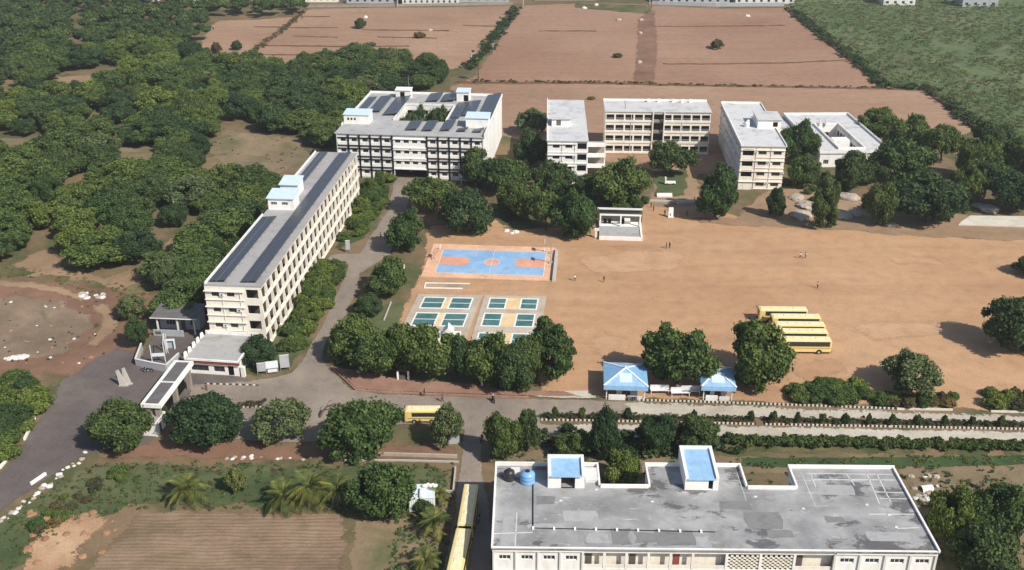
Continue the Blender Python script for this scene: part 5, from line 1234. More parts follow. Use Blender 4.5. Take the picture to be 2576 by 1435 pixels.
weeds('weeds', 'weeds beside the school hall end wall', [(2260, 1180), (2500, 1180), (2620, 1300), (2600, 1440), (2370, 1440)], 260, (.3, .8), (.15, .5), .16, ('m_leaf_scrub', 'm_leaf', 'm_leaf_dry'), (.5, .15, .35))
weeds('weeds', 'grass tufts at the edge of the waste ground', [(-60, 665), (180, 690), (300, 715), (420, 690), (400, 740), (320, 755), (100, 705), (-60, 705)], 350, (.3, .9), (.1, .35), .15, ('m_leaf_scrub', 'm_leaf', 'm_leaf_dry'), (.5, .1, .4))
weeds('weeds', 'weeds beside the driveway with the parked buses', [(1000, 1290), (1140, 1230), (1110, 1435), (1060, 1500), (960, 1500)], 350, (.3, .9), (.15, .5), .16, ('m_leaf_scrub', 'm_leaf', 'm_leaf_dry'), (.55, .2, .25))
weeds('weeds', 'dry weeds on the waste ground', [(-60, 720), (180, 735), (330, 740), (360, 900), (240, 900), (-60, 940)], 90, (.2, .5), (.08, .25), .13, ('m_leaf_dry', 'm_leaf_scrub', 'm_leaf'), (.8, .15, .05))
weeds('weeds', 'grass tufts in the woodland clearing', [(520, 340), (560, 320), (760, 345), (800, 400), (640, 470), (500, 400)], 90, (.3, .8), (.08, .3), .14, ('m_leaf_dry', 'm_leaf_scrub', 'm_leaf'), (.5, .45, .05))
# planted shrubs beside the hostel block
def shrubs(label, px, n, rr, hh, group, kinds=('bush',), seed=4, rmin=2.2):
    sp = scatter([P(*q) for q in px], [], rmin, n * 12, None, seed)[:n]; rn = random.Random(seed)
    for q in sp: tree(q[0], q[1], rn.uniform(*rr), rn.uniform(*hh), rn.choice(kinds), label, group, 'shrub', 'shrub', False)
shrubs('rounded shrub packed along the hostel wall near the passage road', [(915, 465), (978, 458), (958, 535), (915, 590), (858, 612), (890, 560)], 34, (1.6, 2.8), (2.0, 4.6), 'shrubs beside the hostel block far end', rmin=2.0)
shrubs('rounded shrub in the bed between the hostel wall and the plaza road', [(790, 672), (868, 672), (838, 740), (796, 826), (756, 880), (712, 880), (742, 810), (770, 740)], 34, (1.5, 2.7), (1.8, 4.0), 'shrubs beside the hostel block near end', seed=6, rmin=2.0)
shrubs('dark shrub against the hostel wall on its woodland side', [(500, 770), (470, 760), (480, 690), (540, 620), (620, 540), (690, 470), (700, 480), (640, 560), (560, 660), (520, 720)], 40, (2.4, 4.2), (3.5, 7.5), 'shrubs on the woodland side of the hostel', ('bush', 'dark', 'round'), 8, 3.6)
shrubs('lush courtyard tree rising between the wings of the square block', [(1002, 350), (1118, 352), (1128, 306), (1018, 306)], 0, (2.8, 4.2), (9.5, 13.0), 'trees inside the courtyard', ('dark', 'round'), 11, 3.6)
qf, qx0, qx1, qy0, qy1 = QC
for i in range(4):
    for j in range(4):
        u_ = qx0 + 2.2 + (qx1 - qx0 - 4.4) * i / 3 + random.uniform(-.6, .6); v_ = qy0 + 2.2 + (qy1 - qy0 - 4.4) * j / 3 + random.uniform(-.6, .6); q = qf.g + qf.u * u_ + qf.v * v_
        tree(q.x, q.y, random.uniform(3.2, 4.2), random.uniform(12.6, 14.6), 'dark' if (i + j) % 2 else 'round', 'lush tree rising out of the courtyard between the wings of the square block', 'trees inside the courtyard')
shrubs('low bush on the verge where the pavilion path meets the avenue', [(1990, 985), (2100, 968), (2190, 985), (2180, 1016), (2000, 1010)], 16, (1.6, 2.8), (1.6, 3.0), 'bushes along the avenue edge', ('bush',), 13, 2.2)
shrubs('dry brownish bush along the avenue edge under the feathery tree', [(2200, 1000), (2400, 1000), (2395, 1024), (2210, 1022)], 16, (1.2, 2.2), (1.0, 2.0), 'dry bushes along the avenue edge', ('drybush', 'bush'), 14, 2.0)
shrubs('bush at the corner of the earth ground beside the white kerb', [(2490, 990), (2600, 985), (2620, 1032), (2500, 1030)], 8, (1.5, 2.6), (1.5, 2.8), 'bushes at the earth ground corner', ('bush', 'drybush'), 15, 2.2)
shrubs('bush growing between road and field at the woodland corner of the public road', [(-60, 975), (60, 965), (120, 990), (90, 1060), (20, 1150), (-60, 1180)], 22, (2.0, 3.6), (2.0, 4.5), 'bushes beside the public road', ('bush', 'dark'), 16, 2.8)
shrubs('undergrowth bush in the verge grass along the public road stones', [(60, 1330), (170, 1250), (260, 1200), (330, 1190), (250, 1260), (120, 1350)], 14, (.8, 1.7), (.8, 1.8), 'undergrowth along the public road', ('bush', 'drybush'), 17, 1.6)
shrubs('shrub beneath the grove trees beside the rocks', [(1960, 470), (2060, 440), (2300, 500), (2460, 520), (2440, 545), (2200, 540), (2000, 500)], 20, (1.2, 2.4), (1.2, 2.8), 'shrubs among the rocks', ('bush', 'dark'), 18, 2.6)
shrubs('shrub beneath the trees in front of the classroom block', [(1300, 500), (1480, 470), (1640, 480), (1620, 520), (1500, 560), (1330, 560)], 24, (1.4, 2.6), (1.5, 3.2), 'shrubs before the classroom block', ('bush', 'dark'), 19, 2.6)
for (x0, x1, yt, yb, k, lab) in ((1040, 1072, 76, 98, 'drybush', 'small dry bush on the terraced field beside a white stone'), (1538, 1566, 130, 147, 'drybush', 'round brown haystack-like bush on the middle far field'),
        (690, 716, 140, 172, 'drybush', 'brown bush at the woodland edge of the terraced field'), (1478, 1500, 240, 252, 'drybush', 'flat dry weed patch behind the white wing'),
        (2106, 2140, 1094, 1112, 'pale', 'pale grey shrub rising above the avenue hedge'), (395, 425, 1015, 1060, 'bush', 'bush growing at the foot of the gate canopy'), (560, 625, 1170, 1250, 'pale', 'straggly pale shrub between the palms and the ploughed field'),
        (1040, 1090, 1240, 1300, 'bush', 'leafy bush beside the white tin shed'), (440, 475, 590, 606, 'bush', 'low round bush on the forest path')):
    tree_bb(x0, x1, yt, yb, k, lab, None, 'shrub', 'shrub', 5, .8, False)

# ------------------------------------------------------------------ palms
def frond_mesh(n=15, L=3.2):
    m = MB(); pts = []
    for i in range(n + 1):
        t = i / n; pts.append(Vector((L * t * (1 - .12 * t), 0, L * (.62 * t - .95 * t * t))))
    m.tube(pts, [.06 * (1 - .8 * i / n) + .008 for i in range(n + 1)], 4)
    for i in range(1, n + 1):
        p = pts[i]; t = i / n; ll = 1.15 * math.sin(math.pi * (.12 + .8 * t)) * (L / 3.2)
        for s in (-1, 1):
            for dx in (0, .5):
                q = p.lerp(pts[i - 1], dx * .9); tip = q + Vector((ll * .45, s * ll * .85, -ll * .42)); wv = Vector((.09, 0, 0)) * (L / 3.2)
                m.poly([q - wv * .5, q + wv * .7, tip])
    me = m.mesh('frond', 'm_palm'); at = me.attributes.new('leaf', 'FLOAT', 'FACE'); at.data.foreach_set('value', RNG.uniform(.1, 1, len(me.polygons)).astype(np.float32)); return me
FROND = frond_mesh()
def palm(x, y, h, L, nf, label, z0=0):
    q = P(x, y); o = thing('palm_tree', label, 'palm tree', q, random.uniform(0, 6))
    pts = [(0, 0, 0), (.08 * h, 0, h * .4), (.10 * h, .02 * h, h)]; MB().tube(pts, [.24, .18, .15], 9).build('trunk', 'm_bark', o)
    for i in range(nf):
        fo = place('frond', FROND, o, pts[2], 0, (L / 3.2,) * 3); ring = i / nf
        fo.rotation_euler = (0, random.uniform(-.75, .5) - .25 * (i % 3), i * 2.4)
    return o
palm(482, 1262, 2.4, 3.9, 20, 'stout pale date palm between the red earth bank and the ploughed field')
palm(716, 1284, 2.2, 4.0, 18, 'palm with drooping fronds at the corner of the ploughed field')
palm(790, 1272, 3.2, 4.4, 20, 'tallest coconut palm in the clump beside the ploughed field')
palm(848, 1276, 2.6, 3.8, 16, 'palm in the clump beside the dense rounded tree')
palm(1092, 1345, 2.4, 3.0, 14, 'small palm beside the driveway with the parked buses')
palm(1068, 1440, 2.0, 2.8, 14, 'small palm at the foot of the driveway verge')
palm(1104, 1270, 2.2, 2.2, 12, 'small palm beside the white tin shed')
palm(536, 245, 7.0, 4.2, 16, 'tall palm standing out of the woodland canopy')
# fan palm on a thin trunk in the far field
o = thing('palm_tree', 'tall fan palm on a thin trunk at the far field corner', 'palm tree', P(1203, 204))
MB().tube([(0, 0, 0), (.1, 0, 4.5), (.15, 0, 8.2)], [.3, .24, .22], 9).build('trunk', 'm_bark', o)
for i in range(22):
    fo = place('frond', FROND, o, (.15, 0, 8.2), 0, (.55, .9, .55)); fo.rotation_euler = (0, random.uniform(-1.3, .7), i * 2.4)
# ================================================================== SMALL BUILDINGS
# portico block in front of the hostel end
HP = 3.6
f = Frame((468, 903), (595, 911), HP); PWD = f.w; PD = f.loc(560, 842, HP)[1]
pb = thing('entrance_portico', 'low flat-roofed office with red fascia and white front before the hostel end', 'building', f.g, f.a)
ops = [(PWD * .05, PWD * .40, .75, 2.0), (PWD * .50, PWD * .72, .75, 2.0), (PWD * .78, PWD * .90, .05, 2.2)]
w = MB(); facade(w, (0, .6, 0), (1, 0, 0), PWD, HP - .3, ops, .25); facade(w, (PWD, .6, 0), (0, 1, 0), PD - .6, HP - .3, []); facade(w, (0, PD, 0), (0, -1, 0), PD - .6, HP - .3, []); w.build('wall', 'm_white', pb)
for (a, b, z0, z1), n in zip(ops[:2], (3, 2)): window(pb, a, .75, z0, b - a, z1 - z0, 0, n, 'm_framedark')
MB().box(ops[2][0], ops[2][1], .8, .84, .05, 2.2).build('door', 'm_black', pb)
MB().box(-.3, PWD + .3, .15, .597, HP - 1.0, HP - .35).build('fascia', 'm_red', pb)
MB().box(-.2, PWD + .2, .2, .59, HP - 1.12, HP - 1.003).build('fascia_trim', 'm_cream', pb)
MB().box(-.4, PWD + .4, 0, PD, HP - .3, HP).build('roof', 'm_screed', pb)
MB().box(-.4, PWD + .4, -.05, .2, HP - .28, HP + .12).build('parapet', 'm_white', pb); MB().box(PWD + .15, PWD + .4, .2, PD, HP, HP + .3).build('parapet', 'm_white', pb); MB().box(-.4, PWD + .4, PD, PD + .25, HP - .3, HP + .7).build('parapet', 'm_white', pb)
for i in range(5):
    y = .3 + i * (PD - .6) / 5; MB().hexa([(-.65, y, HP - .4), (-.35, y, HP - .4), (-.35, y + 1.5, HP - .4), (-.65, y + 1.5, HP - .4)], [(-.65, y + .3, HP + 1.0), (-.35, y + .3, HP + 1.0), (-.35, y + 1.0, HP + 1.0), (-.65, y + 1.0, HP + 1.0)]).build('merlon', 'm_white', pb)
MB().box(PWD + .45, PWD + 1.2, .4, 1.0, 0, 2.2).build('side_pillar', 'm_white', pb)
# gate canopy across the entrance road
HG = 5.6
A_, B_, C_, D_ = P(352, 1016, HG), P(405, 1019, HG), P(487, 909, HG), P(438, 906, HG)
gy = ((D_ - A_) + (C_ - B_)) / 2; ga = math.atan2(gy.y, gy.x) - math.pi / 2; GL = gy.length; GW = 3.7
gate = thing('gate_canopy', 'long white-rimmed gate canopy with dark roof spanning the entrance road', 'gate', ((A_ + B_) / 2).xy.to_3d(), ga)
MB().box(-GW / 2 + .5, GW / 2 - .5, .5, GL - .5, HG - .35, HG - .12).build('roof_slab', 'm_roofdark', gate)
MB().box(-GW / 2, -GW / 2 + .55, 0, GL, HG - .8, HG).build('rim', 'm_white', gate); MB().box(GW / 2 - .55, GW / 2, 0, GL, HG - .8, HG).build('rim', 'm_white', gate)
MB().box(-GW / 2 + .55, GW / 2 - .55, 0, .3, HG - .8, HG - .02).build('rim', 'm_white', gate); MB().box(-GW / 2 + .55, GW / 2 - .55, GL - .3, GL, HG - .8, HG - .02).build('rim', 'm_white', gate)
MB().box(-GW / 2 + .56, GW / 2 - .56, GL * .5 - .2, GL * .5 + .2, HG - .7, HG - .03).build('cross_rib', 'm_offwhite', gate)
for y in (.4, GL * .5, GL - 1.4):
    for x in (-GW / 2 + .6, GW / 2 - 1.4): MB().box(x, x + .8, y, y + .9, 0, HG - .36).build('pillar', 'm_brownwall', gate)
MB().box(-.1, .1, 1.5, GL * .48, .4, 2.6).build('gate_leaf', 'm_black', gate); MB().box(-.1, .1, GL * .56, GL - 1.5, .4, 2.6).build('gate_leaf', 'm_black', gate)
# guard hut
q = P(376, 1098); hut = thing('guard_hut', 'small white guard hut with grey roof beside the gate canopy', 'hut', q, -.12)
w = MB(); facade(w, (-1.3, 0, 0), (1, 0, 0), 2.8, 2.6, [(.5, 1.4, 1.0, 2.0)], .15); facade(w, (1.5, 0, 0), (0, 1, 0), 3.6, 2.6, [(1.2, 2.2, .05, 2.1)], .15); facade(w, (1.5, 3.6, 0), (-1, 0, 0), 2.8, 2.6, []); facade(w, (-1.3, 3.6, 0), (0, -1, 0), 3.6, 2.6, []); w.build('wall', 'm_white', hut)
window(hut, -.8, .08, 1.0, .9, 1.0, 0, 2); MB().box(1.36, 1.40, 1.2, 2.2, .05, 2.1).build('door', 'm_framedark', hut)
MB().box(-1.5, 1.7, -.2, 3.8, 2.6, 2.75).build('roof', 'm_roofgrey', hut); pr = MB(); parapet(pr, -1.5, 1.7, -.2, 3.8, 2.75, .25, .16); pr.build('parapet', 'm_white', hut)
MB().box(-2.3, -1.35, .4, 2.0, 0, 1.2).build('block_bench', 'm_offwhite', hut)
# grey house with dark roof
HH = 4.2
f = Frame((381, 797), (490, 801), HH); HWD = f.w; HD = f.loc(515, 768, HH)[1]
gh = thing('grey_house', 'grey veranda house with dark flat roof beside the hostel end', 'house', f.g, f.a)
MB().hexa([(-.3, -.3, HH - .25), (HWD + .3, -.3, HH - .25), (HWD + .3, HD, HH + .2), (-.3, HD, HH + .2)], [(-.3, -.3, HH - .1), (HWD + .3, -.3, HH - .1), (HWD + .3, HD, HH + .35), (-.3, HD, HH + .35)]).build('roof', 'm_roofdark', gh)
MB().box(-.35, HWD + .35, -.36, -.303, HH - .28, HH - .06).build('fascia', 'm_white', gh)
for x in (.8, HWD * .55, HWD - .6): MB().box(x, x + .3, .1, .4, 0, HH - .25).build('column', 'm_offwhite', gh)
w = MB(); facade(w, (.4, 2.6, 0), (1, 0, 0), HWD - .6, HH - .2, [(1.4, 3.4, 1.0, 2.4), (4.6, 5.6, .1, 2.3), (6.6, 7.8, 1.0, 2.4)], .2); facade(w, (HWD - .2, 2.6, 0), (0, 1, 0), HD - 3, HH - .2, []); facade(w, (.4, HD - .4, 0), (0, -1, 0), HD - 3, HH - .2, []); facade(w, (HWD - .2, HD - .4, 0), (-1, 0, 0), HWD - .6, HH - .2, []); w.build('wall', 'm_greywall', gh)
window(gh, 1.8, 2.7, 1.0, 2.0, 1.4, 0, 3); window(gh, 7.0, 2.7, 1.0, 1.2, 1.4, 0, 2); MB().box(5.0, 6.0, 2.72, 2.76, .1, 2.3).build('door', 'm_framedark', gh)
MB().box(.2, HWD * .72, -.8, -.55, 0, 1.5).build('veranda_wall', 'm_greywall', gh); MB().box(.7, 1.9, -.84, -.803, .5, 1.15).build('name_panel', 'm_framedark', gh)
# grey walled yard with a metal frame
def wall_run(name, label, px, h, t, m, coping=None):
    o = thing(name, label, 'wall', P(*px[0]))
    for a, b in zip(px[:-1], px[1:]):
        a, b = P(*a) - P(*px[0]), P(*b) - P(*px[0]); d = (b - a).normalized(); n_ = Vector((-d.y, d.x, 0)) * t / 2
        q = [a - n_, b - n_, b + n_, a + n_]; p_ = MB(); p_.hexa(q, [v + Vector((0, 0, h)) for v in q]); s = p_.build('wall_panel', m, o)
        if coping:
            q = [a - n_ * 1.4, b - n_ * 1.4, b + n_ * 1.4, a + n_ * 1.4]; p_ = MB(); p_.hexa([v + Vector((0, 0, h)) for v in q], [v + Vector((0, 0, h + .1)) for v in q]); p_.build('coping', coping, o)
    return o
wall_run('yard_wall', 'pale grey low wall round the yard of the grey house', [(358, 880), (343, 920), (380, 928), (420, 935), (452, 905)], 1.5, .25, 'm_greywall', 'm_offwhite')
q = P(384, 915); fr = thing('ladder_scaffold', 'tall pale metal scaffold with ladder in the grey yard', 'scaffold', q, .1)
for x in (-.0, 2.6): MB().beam((x, 0, 0), (x, 0, 4.2), .14).build('post', 'm_whitemetal', fr)
MB().beam((1.9, 4, 0), (1.9, 4, 4.6), .14).beam((2.3, 4, 0), (2.3, 4, 4.6), .1).build('post', 'm_whitemetal', fr)
MB().box(.1, 2.5, -.06, .06, 1.6, 2.3).build('cross_panel', 'm_sign', fr); MB().beam((2.6, 0, 4.2), (1.9, 4, 4.6), .12).build('brace', 'm_whitemetal', fr)
for i in range(6): MB().beam((1.9, 4, .6 + i * .65), (2.3, 4, .6 + i * .65), .07).build('rung', 'm_whitemetal', fr)
q = P(430, 880); bx = thing('meter_cabinet', 'white empty cabinet frame against the yard of the grey house', 'cabinet', q, .1)
for a in ((-.9, -.7, 0, .6), (.7, .9, 0, .6)): MB().box(*a, 0, 2.0).build('side', 'm_sign', bx)
MB().box(-.9, .9, 0, .6, 2.0, 2.2).build('top', 'm_sign', bx); MB().box(-.7, .7, .5, .6, 0, 2.0).build('back', 'm_greywall', bx)
# leaning concrete posts by the dirt road
for (x, y, lx, ly, lab) in ((312, 972, -1.0, .4, 'broad pale concrete slab leaning upright beside the dirt road'), (322, 968, -.7, .7, 'thin pale concrete post leaning beside the broad slab')):
    q = P(x, y); o = thing('concrete_post', lab, 'post', q); ww = .75 if 'broad' in lab else .3
    m = MB(); m.hexa([(-ww, -.15, 0), (ww, -.15, 0), (ww, .15, 0), (-ww, .15, 0)], [(lx - ww * .35, ly - .1, 3.2), (lx + ww * .35, ly - .1, 3.5), (lx + ww * .35, ly + .1, 3.4), (lx - ww * .35, ly + .1, 3.2)]); m.build('shaft', 'm_concrete', o)
    MB().box(-ww * 1.2, ww * 1.2, -.3, .3, 0, .3).build('footing', 'm_concrete', o)
# sign boards
def board(label, x, y, w, h, m, rz, frame_only=False):
    o = thing('sign_board', label, 'sign', P(x, y), rz)
    for s in (-w / 2, w / 2 - .1): MB().box(s, s + .1, 0, .1, 0, h + (1.2 if not frame_only else 2.4)).build('post', 'm_metal', o)
    if frame_only:
        MB().box(-w / 2 + .1, w / 2 - .1, .02, .08, .8, h + 2.2).build('panel', 'm_greywall', o); MB().box(-w / 2, w / 2, 0, .1, h + 2.3, h + 2.45).build('top_rail', 'm_whitemetal', o)
    else:
        MB().box(-w / 2, w / 2, -.08, -.002, h - .3, h + 1.3).build('panel', m, o); MB().box(-w / 2 + .3, w / 2 - .2, -.06, -.002, .4, h - .5).build('lower_panel', 'm_whitemetal', o)
board('white notice board on posts under the dark tree by the road', 686, 941, 2.4, 1.6, 'm_sign', .25)
board('tall grey framed notice board beside the white one', 718, 934, 1.9, 1.2, 'm_sign', .25, True)
board('low dark notice frame beside the white notice board', 660, 944, 1.8, .3, 'm_sign', .2, True)
board('small grey kiosk panel at the hostel side entrance', 876, 636, 1.2, .9, 'm_sign', .1, True)

# ------------------------------------------------------------------ open stage
A_, B_ = P(1507, 604), P(1616, 607); a_ = math.atan2((B_ - A_).y, (B_ - A_).x); SW = (B_ - A_).length
st = thing('open_stage', 'pale concrete open-air stage with pillared backdrop on the earth ground', 'stage', A_, a_)
SD = 11.5
MB().box(0, SW, 0, SD, 0, 1.0).build('platform', 'm_white', st); MB().box(.02, SW - .55, .35, SD - 4.2, 1.0, 1.04).build('floor', 'm_screed', st)
MB().box(SW - .5, SW, .02, SD, 1.0, 1.25).build('side_kerb', 'm_white', st)
for x in (.1, SW * .49, SW - .6): MB().box(x, x + .38, SD - 4.2, SD - 3.8, 1.0, 4.0).build('pillar', 'm_white', st)
MB().box(.05, SW - .1, SD - 4.22, SD - 3.78, 4.0, 4.35).build('beam', 'm_white', st); MB().box(-.3, SW + .3, SD - .6, SD - .2, 1.0, 4.6).build('back_wall', 'm_inner_shade', st)
MB().box(-.5, SW + .3, SD - 1.3, SD - .1, 4.6, 4.75).build('back_roof', 'm_offwhite', st)
MB().box(SW * .6, SW * .74, SD - 2.0, SD - 1.4, 1.0, 2.4).build('lectern', 'm_white', st)
for x in (1.2, 2.4, SW * .53): MB().box(x, x + .8, SD - 2.4, SD - 1.6, 1.04, 2.2).build('stacked_chairs', 'm_black', st)
MB().box(-1.1, -.5, 1.0, 1.5, 0, 2.1).build('side_pillar', 'm_cream', st); MB().box(-1.25, .0, .95, 1.55, 2.1, 2.7).build('side_bracket', 'm_cream', st)
q = P(1687, 548); o = thing('white_monument', 'white upright slab monument on the earth before the trees', 'monument', q, 0)
MB().box(-.8, .8, -.3, .5, 0, .25).build('plinth', 'm_offwhite', o); MB().hexa([(-.7, -.05, .25), (.7, -.05, .25), (.7, .3, .25), (-.7, .3, .25)], [(-.62, .05, 2.9), (.62, .05, 2.9), (.62, .3, 2.9), (-.62, .3, 2.9)]).build('slab', 'm_white', o)
MB().poly([(.16 * math.cos(t) - .1, -.06, .9 + .35 * math.sin(t)) for t in np.linspace(0, 6.28, 13)[:-1]]).build('emblem', 'm_framedark', o)
q = P(1672, 497); o = thing('garden_bench', 'white bench wall at the edge of the lawn behind the monument', 'bench', q, 0); MB().box(-2.2, 2.2, 0, .5, 0, .5).build('seat', 'm_white', o); MB().box(-2.2, 2.2, .5, .7, 0, 1.1).build('backrest', 'm_white', o)
q = P(1686, 466); o = thing('white_cart', 'white low cart parked on the lawn by the classroom block', 'cart', q, 0); MB().box(-1.6, 1.6, 0, 1.2, .4, .9).build('tray', 'm_white', o); MB().box(-1.6, -1.2, 0, 1.2, .9, 2.2).build('headboard', 'm_white', o)
for x in (-1.0, 1.0): MB().tube([(x, -.06, .3), (x, .1, .3)], [.3, .3], 12).build('wheel', 'm_tyre', o)
q = P(1178, 468); o = thing('white_shelter', 'small white shelter roof among trees before the courtyard block', 'shelter', q, 0); MB().box(-2.4, 2.4, 0, 3, 2.6, 2.75).build('roof', 'm_white', o)
for x in (-2.2, 2.0): MB().box(x, x + .2, .1, .3, 0, 2.6).build('post', 'm_offwhite', o)

# ------------------------------------------------------------------ blue-roofed pavilions
def pavilion(label, fl, fr, bl, ape, ground_y, zE=3.3):
    A, B, C = P(*fl, zE), P(*fr, zE), P(*bl, zE); a = math.atan2((B - A).y, (B - A).x); W = (B - A).length; D = (C - A).length * .98
    o = thing('pavilion', label, 'pavilion', (A.x, A.y, 0), a); rise = 1.25; cx, cy = W / 2, D / 2 + .3
    cs = [(0, 0, zE), (W, 0, zE), (W, D, zE), (0, D, zE)]; ap = (cx, cy, zE + rise)
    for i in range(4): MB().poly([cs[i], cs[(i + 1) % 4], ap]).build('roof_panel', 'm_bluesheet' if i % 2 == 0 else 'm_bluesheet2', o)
    for c in cs: MB().beam((c[0], c[1], c[2] + .05), (ap[0], ap[1], ap[2] + .05), .34, .1).build('ridge_cap', 'm_ridgecap', o)
    MB().tube([(cx, cy, zE + rise), (cx, cy, zE + rise + .5)], [.35, .04], 8).build('finial', 'm_ridgecap', o)
    for (x0, y0, x1, y1) in ((0, 0, W, 0), (W, 0, W, D), (W, D, 0, D), (0, D, 0, 0)):
        m = MB(); m.quad((x0, y0, zE), (x1, y1, zE), (x1, y1, zE - .95), (x0, y0, zE - .95)); m.build('fascia', 'm_bluesheet', o)
    m = MB(); m.quad((cx - 1.2, .9, zE + .9 * rise / cy + .04), (cx + 1.2, .9, zE + .9 * rise / cy + .04), (cx + 1.2, 3.4, zE + 3.4 * rise / cy + .04), (cx - 1.2, 3.4, zE + 3.4 * rise / cy + .04)); m.build('skylight', 'm_bluepale', o)
    for x in (.5, W - .7):
        for y in (.5, D - .7): MB().box(x, x + .2, y, y + .2, 0, zE - .05).build('post', 'm_whitemetal', o)
    MB().box(1.0, W * .5, .35, .55, 0, 1.1).build('counter', 'm_white', o); MB().box(W * .55, W - 1.0, .45, .6, 0, .9).build('counter', 'm_offwhite', o)
    MB().box(.6, W - .6, D * .6, D * .62, 0, 2.5).build('back_wall', 'm_inner_shade', o); MB().box(W * .3, W * .42, 1.4, 2.2, 0, 1.5).build('fridge', 'm_white', o); MB().box(W * .62, W * .78, 1.6, 2.4, 0, 1.3).build('table', 'm_offwhite', o)
    return o
pavilion('larger blue hipped-roof pavilion with white ridges beside the avenue', (1519, 970), (1631, 974), (1516, 910), (1574, 923), 1003)
pavilion('smaller blue hipped-roof pavilion half hidden by the dense trees', (1765, 972), (1853, 975), (1772, 922), (1815, 932), 1003)
# tables and benches between the pavilions
for (x, y, lab) in ((1660, 994, 'white slatted bench frame between the pavilions'), (1738, 996, 'white table frame under the trees beside the smaller pavilion'), (1712, 1000, 'grey bench under the tree between the pavilions')):
    o = thing('garden_table', lab, 'table', P(x, y), .02)
    MB().box(-1.8, 1.8, 0, .9, .85, .95).build('table_top', 'm_whitemetal', o)
    for sx in (-1.7, 1.6):
        for sy in (.05, .75): MB().box(sx, sx + .1, sy, sy + .1, 0, .85).build('leg', 'm_whitemetal', o)
    MB().box(-1.8, 1.8, .85, .95, .95, 1.7).build('back_panel', 'm_whitemetal', o)
o = thing('metal_rack', 'low black metal rack on the road edge before the larger pavilion', 'rack', P(1590, 1010), 0)
for x in (-.9, 0, .8): MB().box(x, x + .1, 0, .1, 0, .9).build('upright', 'm_black', o)
for z in (.3, .6, .85): MB().box(-.9, .9, .1, .16, z, z + .08).build('rail', 'm_black', o)

# ------------------------------------------------------------------ kerbs
KB = {}
for nm, m in (('w', 'm_kerbwhite'), ('b', 'm_kerbblack')): KB[nm] = MB().box(-.185, .185, -.09, .09, 0, .34).mesh('kerb_block', m)
def kerb(label, px, z=.10, blocks=True, pitch=.38, m='m_kerbwhite'):
    o = thing('striped_kerb' if blocks else 'white_kerb', label, 'kerb', P(*px[0])); a0 = P(*px[0])
    for a, b in zip(px[:-1], px[1:]):
        a, b = P(*a) - a0, P(*b) - a0; d = b - a; n = int(d.length / pitch); rz = math.atan2(d.y, d.x)
        if blocks:
            for i in range(n): place('kerb_block', KB['wb'[i % 2]], o, a + d * ((i + .5) / n) + Vector((0, 0, z - .1)), rz)
        else:
            q = MB(); nn = Vector((-d.y, d.x, 0)).normalized() * .12; c = [a - nn, b - nn, b + nn, a + nn]; q.hexa([v + Vector((0, 0, z - .1)) for v in c], [v + Vector((0, 0, z + .25)) for v in c]); q.build('kerb_stone', m, o)
    return o
kerb('black and white kerb of the short median bed at the avenue start', [(1361, 1058), (1490, 1060), (1640, 1063)])
kerb('black and white kerb of the median bed behind the dull green trees', [(1648, 1063), (1902, 1069)])
kerb('black and white kerb along the front of the long planted median', [(1925, 1069.5), (2240, 1075), (2600, 1082)])
kerb('black and white kerb between the pavilions and the avenue', [(1606, 1008.5), (1750, 1012), (1884, 1017), (2090, 1024)])
kerb('black and white kerb before the low bushes along the avenue', [(2094, 1024.2), (2254, 1030)])
kerb('plain white kerb before the dry bushes on the avenue', [(2256, 1031), (2396, 1033)], blocks=False)
kerb('plain white kerb at the corner of the earth ground', [(2492, 1037), (2620, 1040)], blocks=False)
kerb('short row of kerb stones across the plaza before the portico', [(520, 968), (600, 970), (652, 972)], pitch=.6)
kerb('reddish pavement kerb curving from the road to the plaza', [(834, 926), (895, 983), (960, 989), (1330, 1002)], blocks=False, m='m_paverkerb')
# median beds
def bed(label, px, w=1.9):
    L = [P(*p) for p in px]; m = MB()
    for a, b in zip(L[:-1], L[1:]):
        d = (b - a).normalized(); n_ = Vector((-d.y, d.x, 0)); q = [a + n_ * .1, b + n_ * .1, b + n_ * w, a + n_ * w]; m.hexa([v + Vector((0, 0, .1)) for v in q], [v + Vector((0, 0, .28)) for v in q])
    o = m.build('median_bed', 'm_bund'); o['kind'] = 'structure'
bed('', [(1361, 1058), (1640, 1063)]); bed('', [(1648, 1063), (1902, 1069)]); bed('', [(1925, 1069.5), (2600, 1082)])
mass('median_plants', 'low flowering plants filling the median beds', np.vstack([along([(1366, 1053), (1640, 1057)], 110, .35), along([(1648, 1057), (1900, 1062)], 90, .35), along([(1928, 1063), (2600, 1076)], 260, .35)]), (.3, .7), (.7, 1.5), 46, .15, ['m_leaf_dry', 'm_leaf', 'm_leaf_pale', 'm_core'], [.35, .35, .3], bl=(2, 5))
TOP = None
for i, (x, y) in enumerate([(1396, 1052), (1462, 1054), (1579, 1056), (1745, 1060), (1888, 1063), (1943, 1064.5), (2005, 1066), (2067, 1067.5), (2124, 1069), (2184, 1070), (2242, 1071), (2305, 1072), (2374, 1073.5), (2443, 1075), (2516, 1076)]):
    q = P(x, y); tree(q.x, q.y, .62 + .1 * (i % 3), 2.3, 'dark', 'small dark ball-clipped shrub standing in the avenue median', 'clipped shrubs along the median', 'topiary_shrub', 'shrub', True, .2)
mass('planter_plants', 'brown dry plants in the planter at the plaza edge', along([(604, 1022), (660, 1022)], 26, .4), (.4, .7), (.6, 1.1), 50, .16, ['m_leaf_dry', 'm_leaf_dark', 'm_core'], [.8, .2], bl=(3, 5))
kerb('striped kerb of the small planter between the plaza trees', [(600, 1026), (664, 1026)])
kerb('short striped kerb beside the yellow minibus', [(985, 1046), (1016, 1046)])

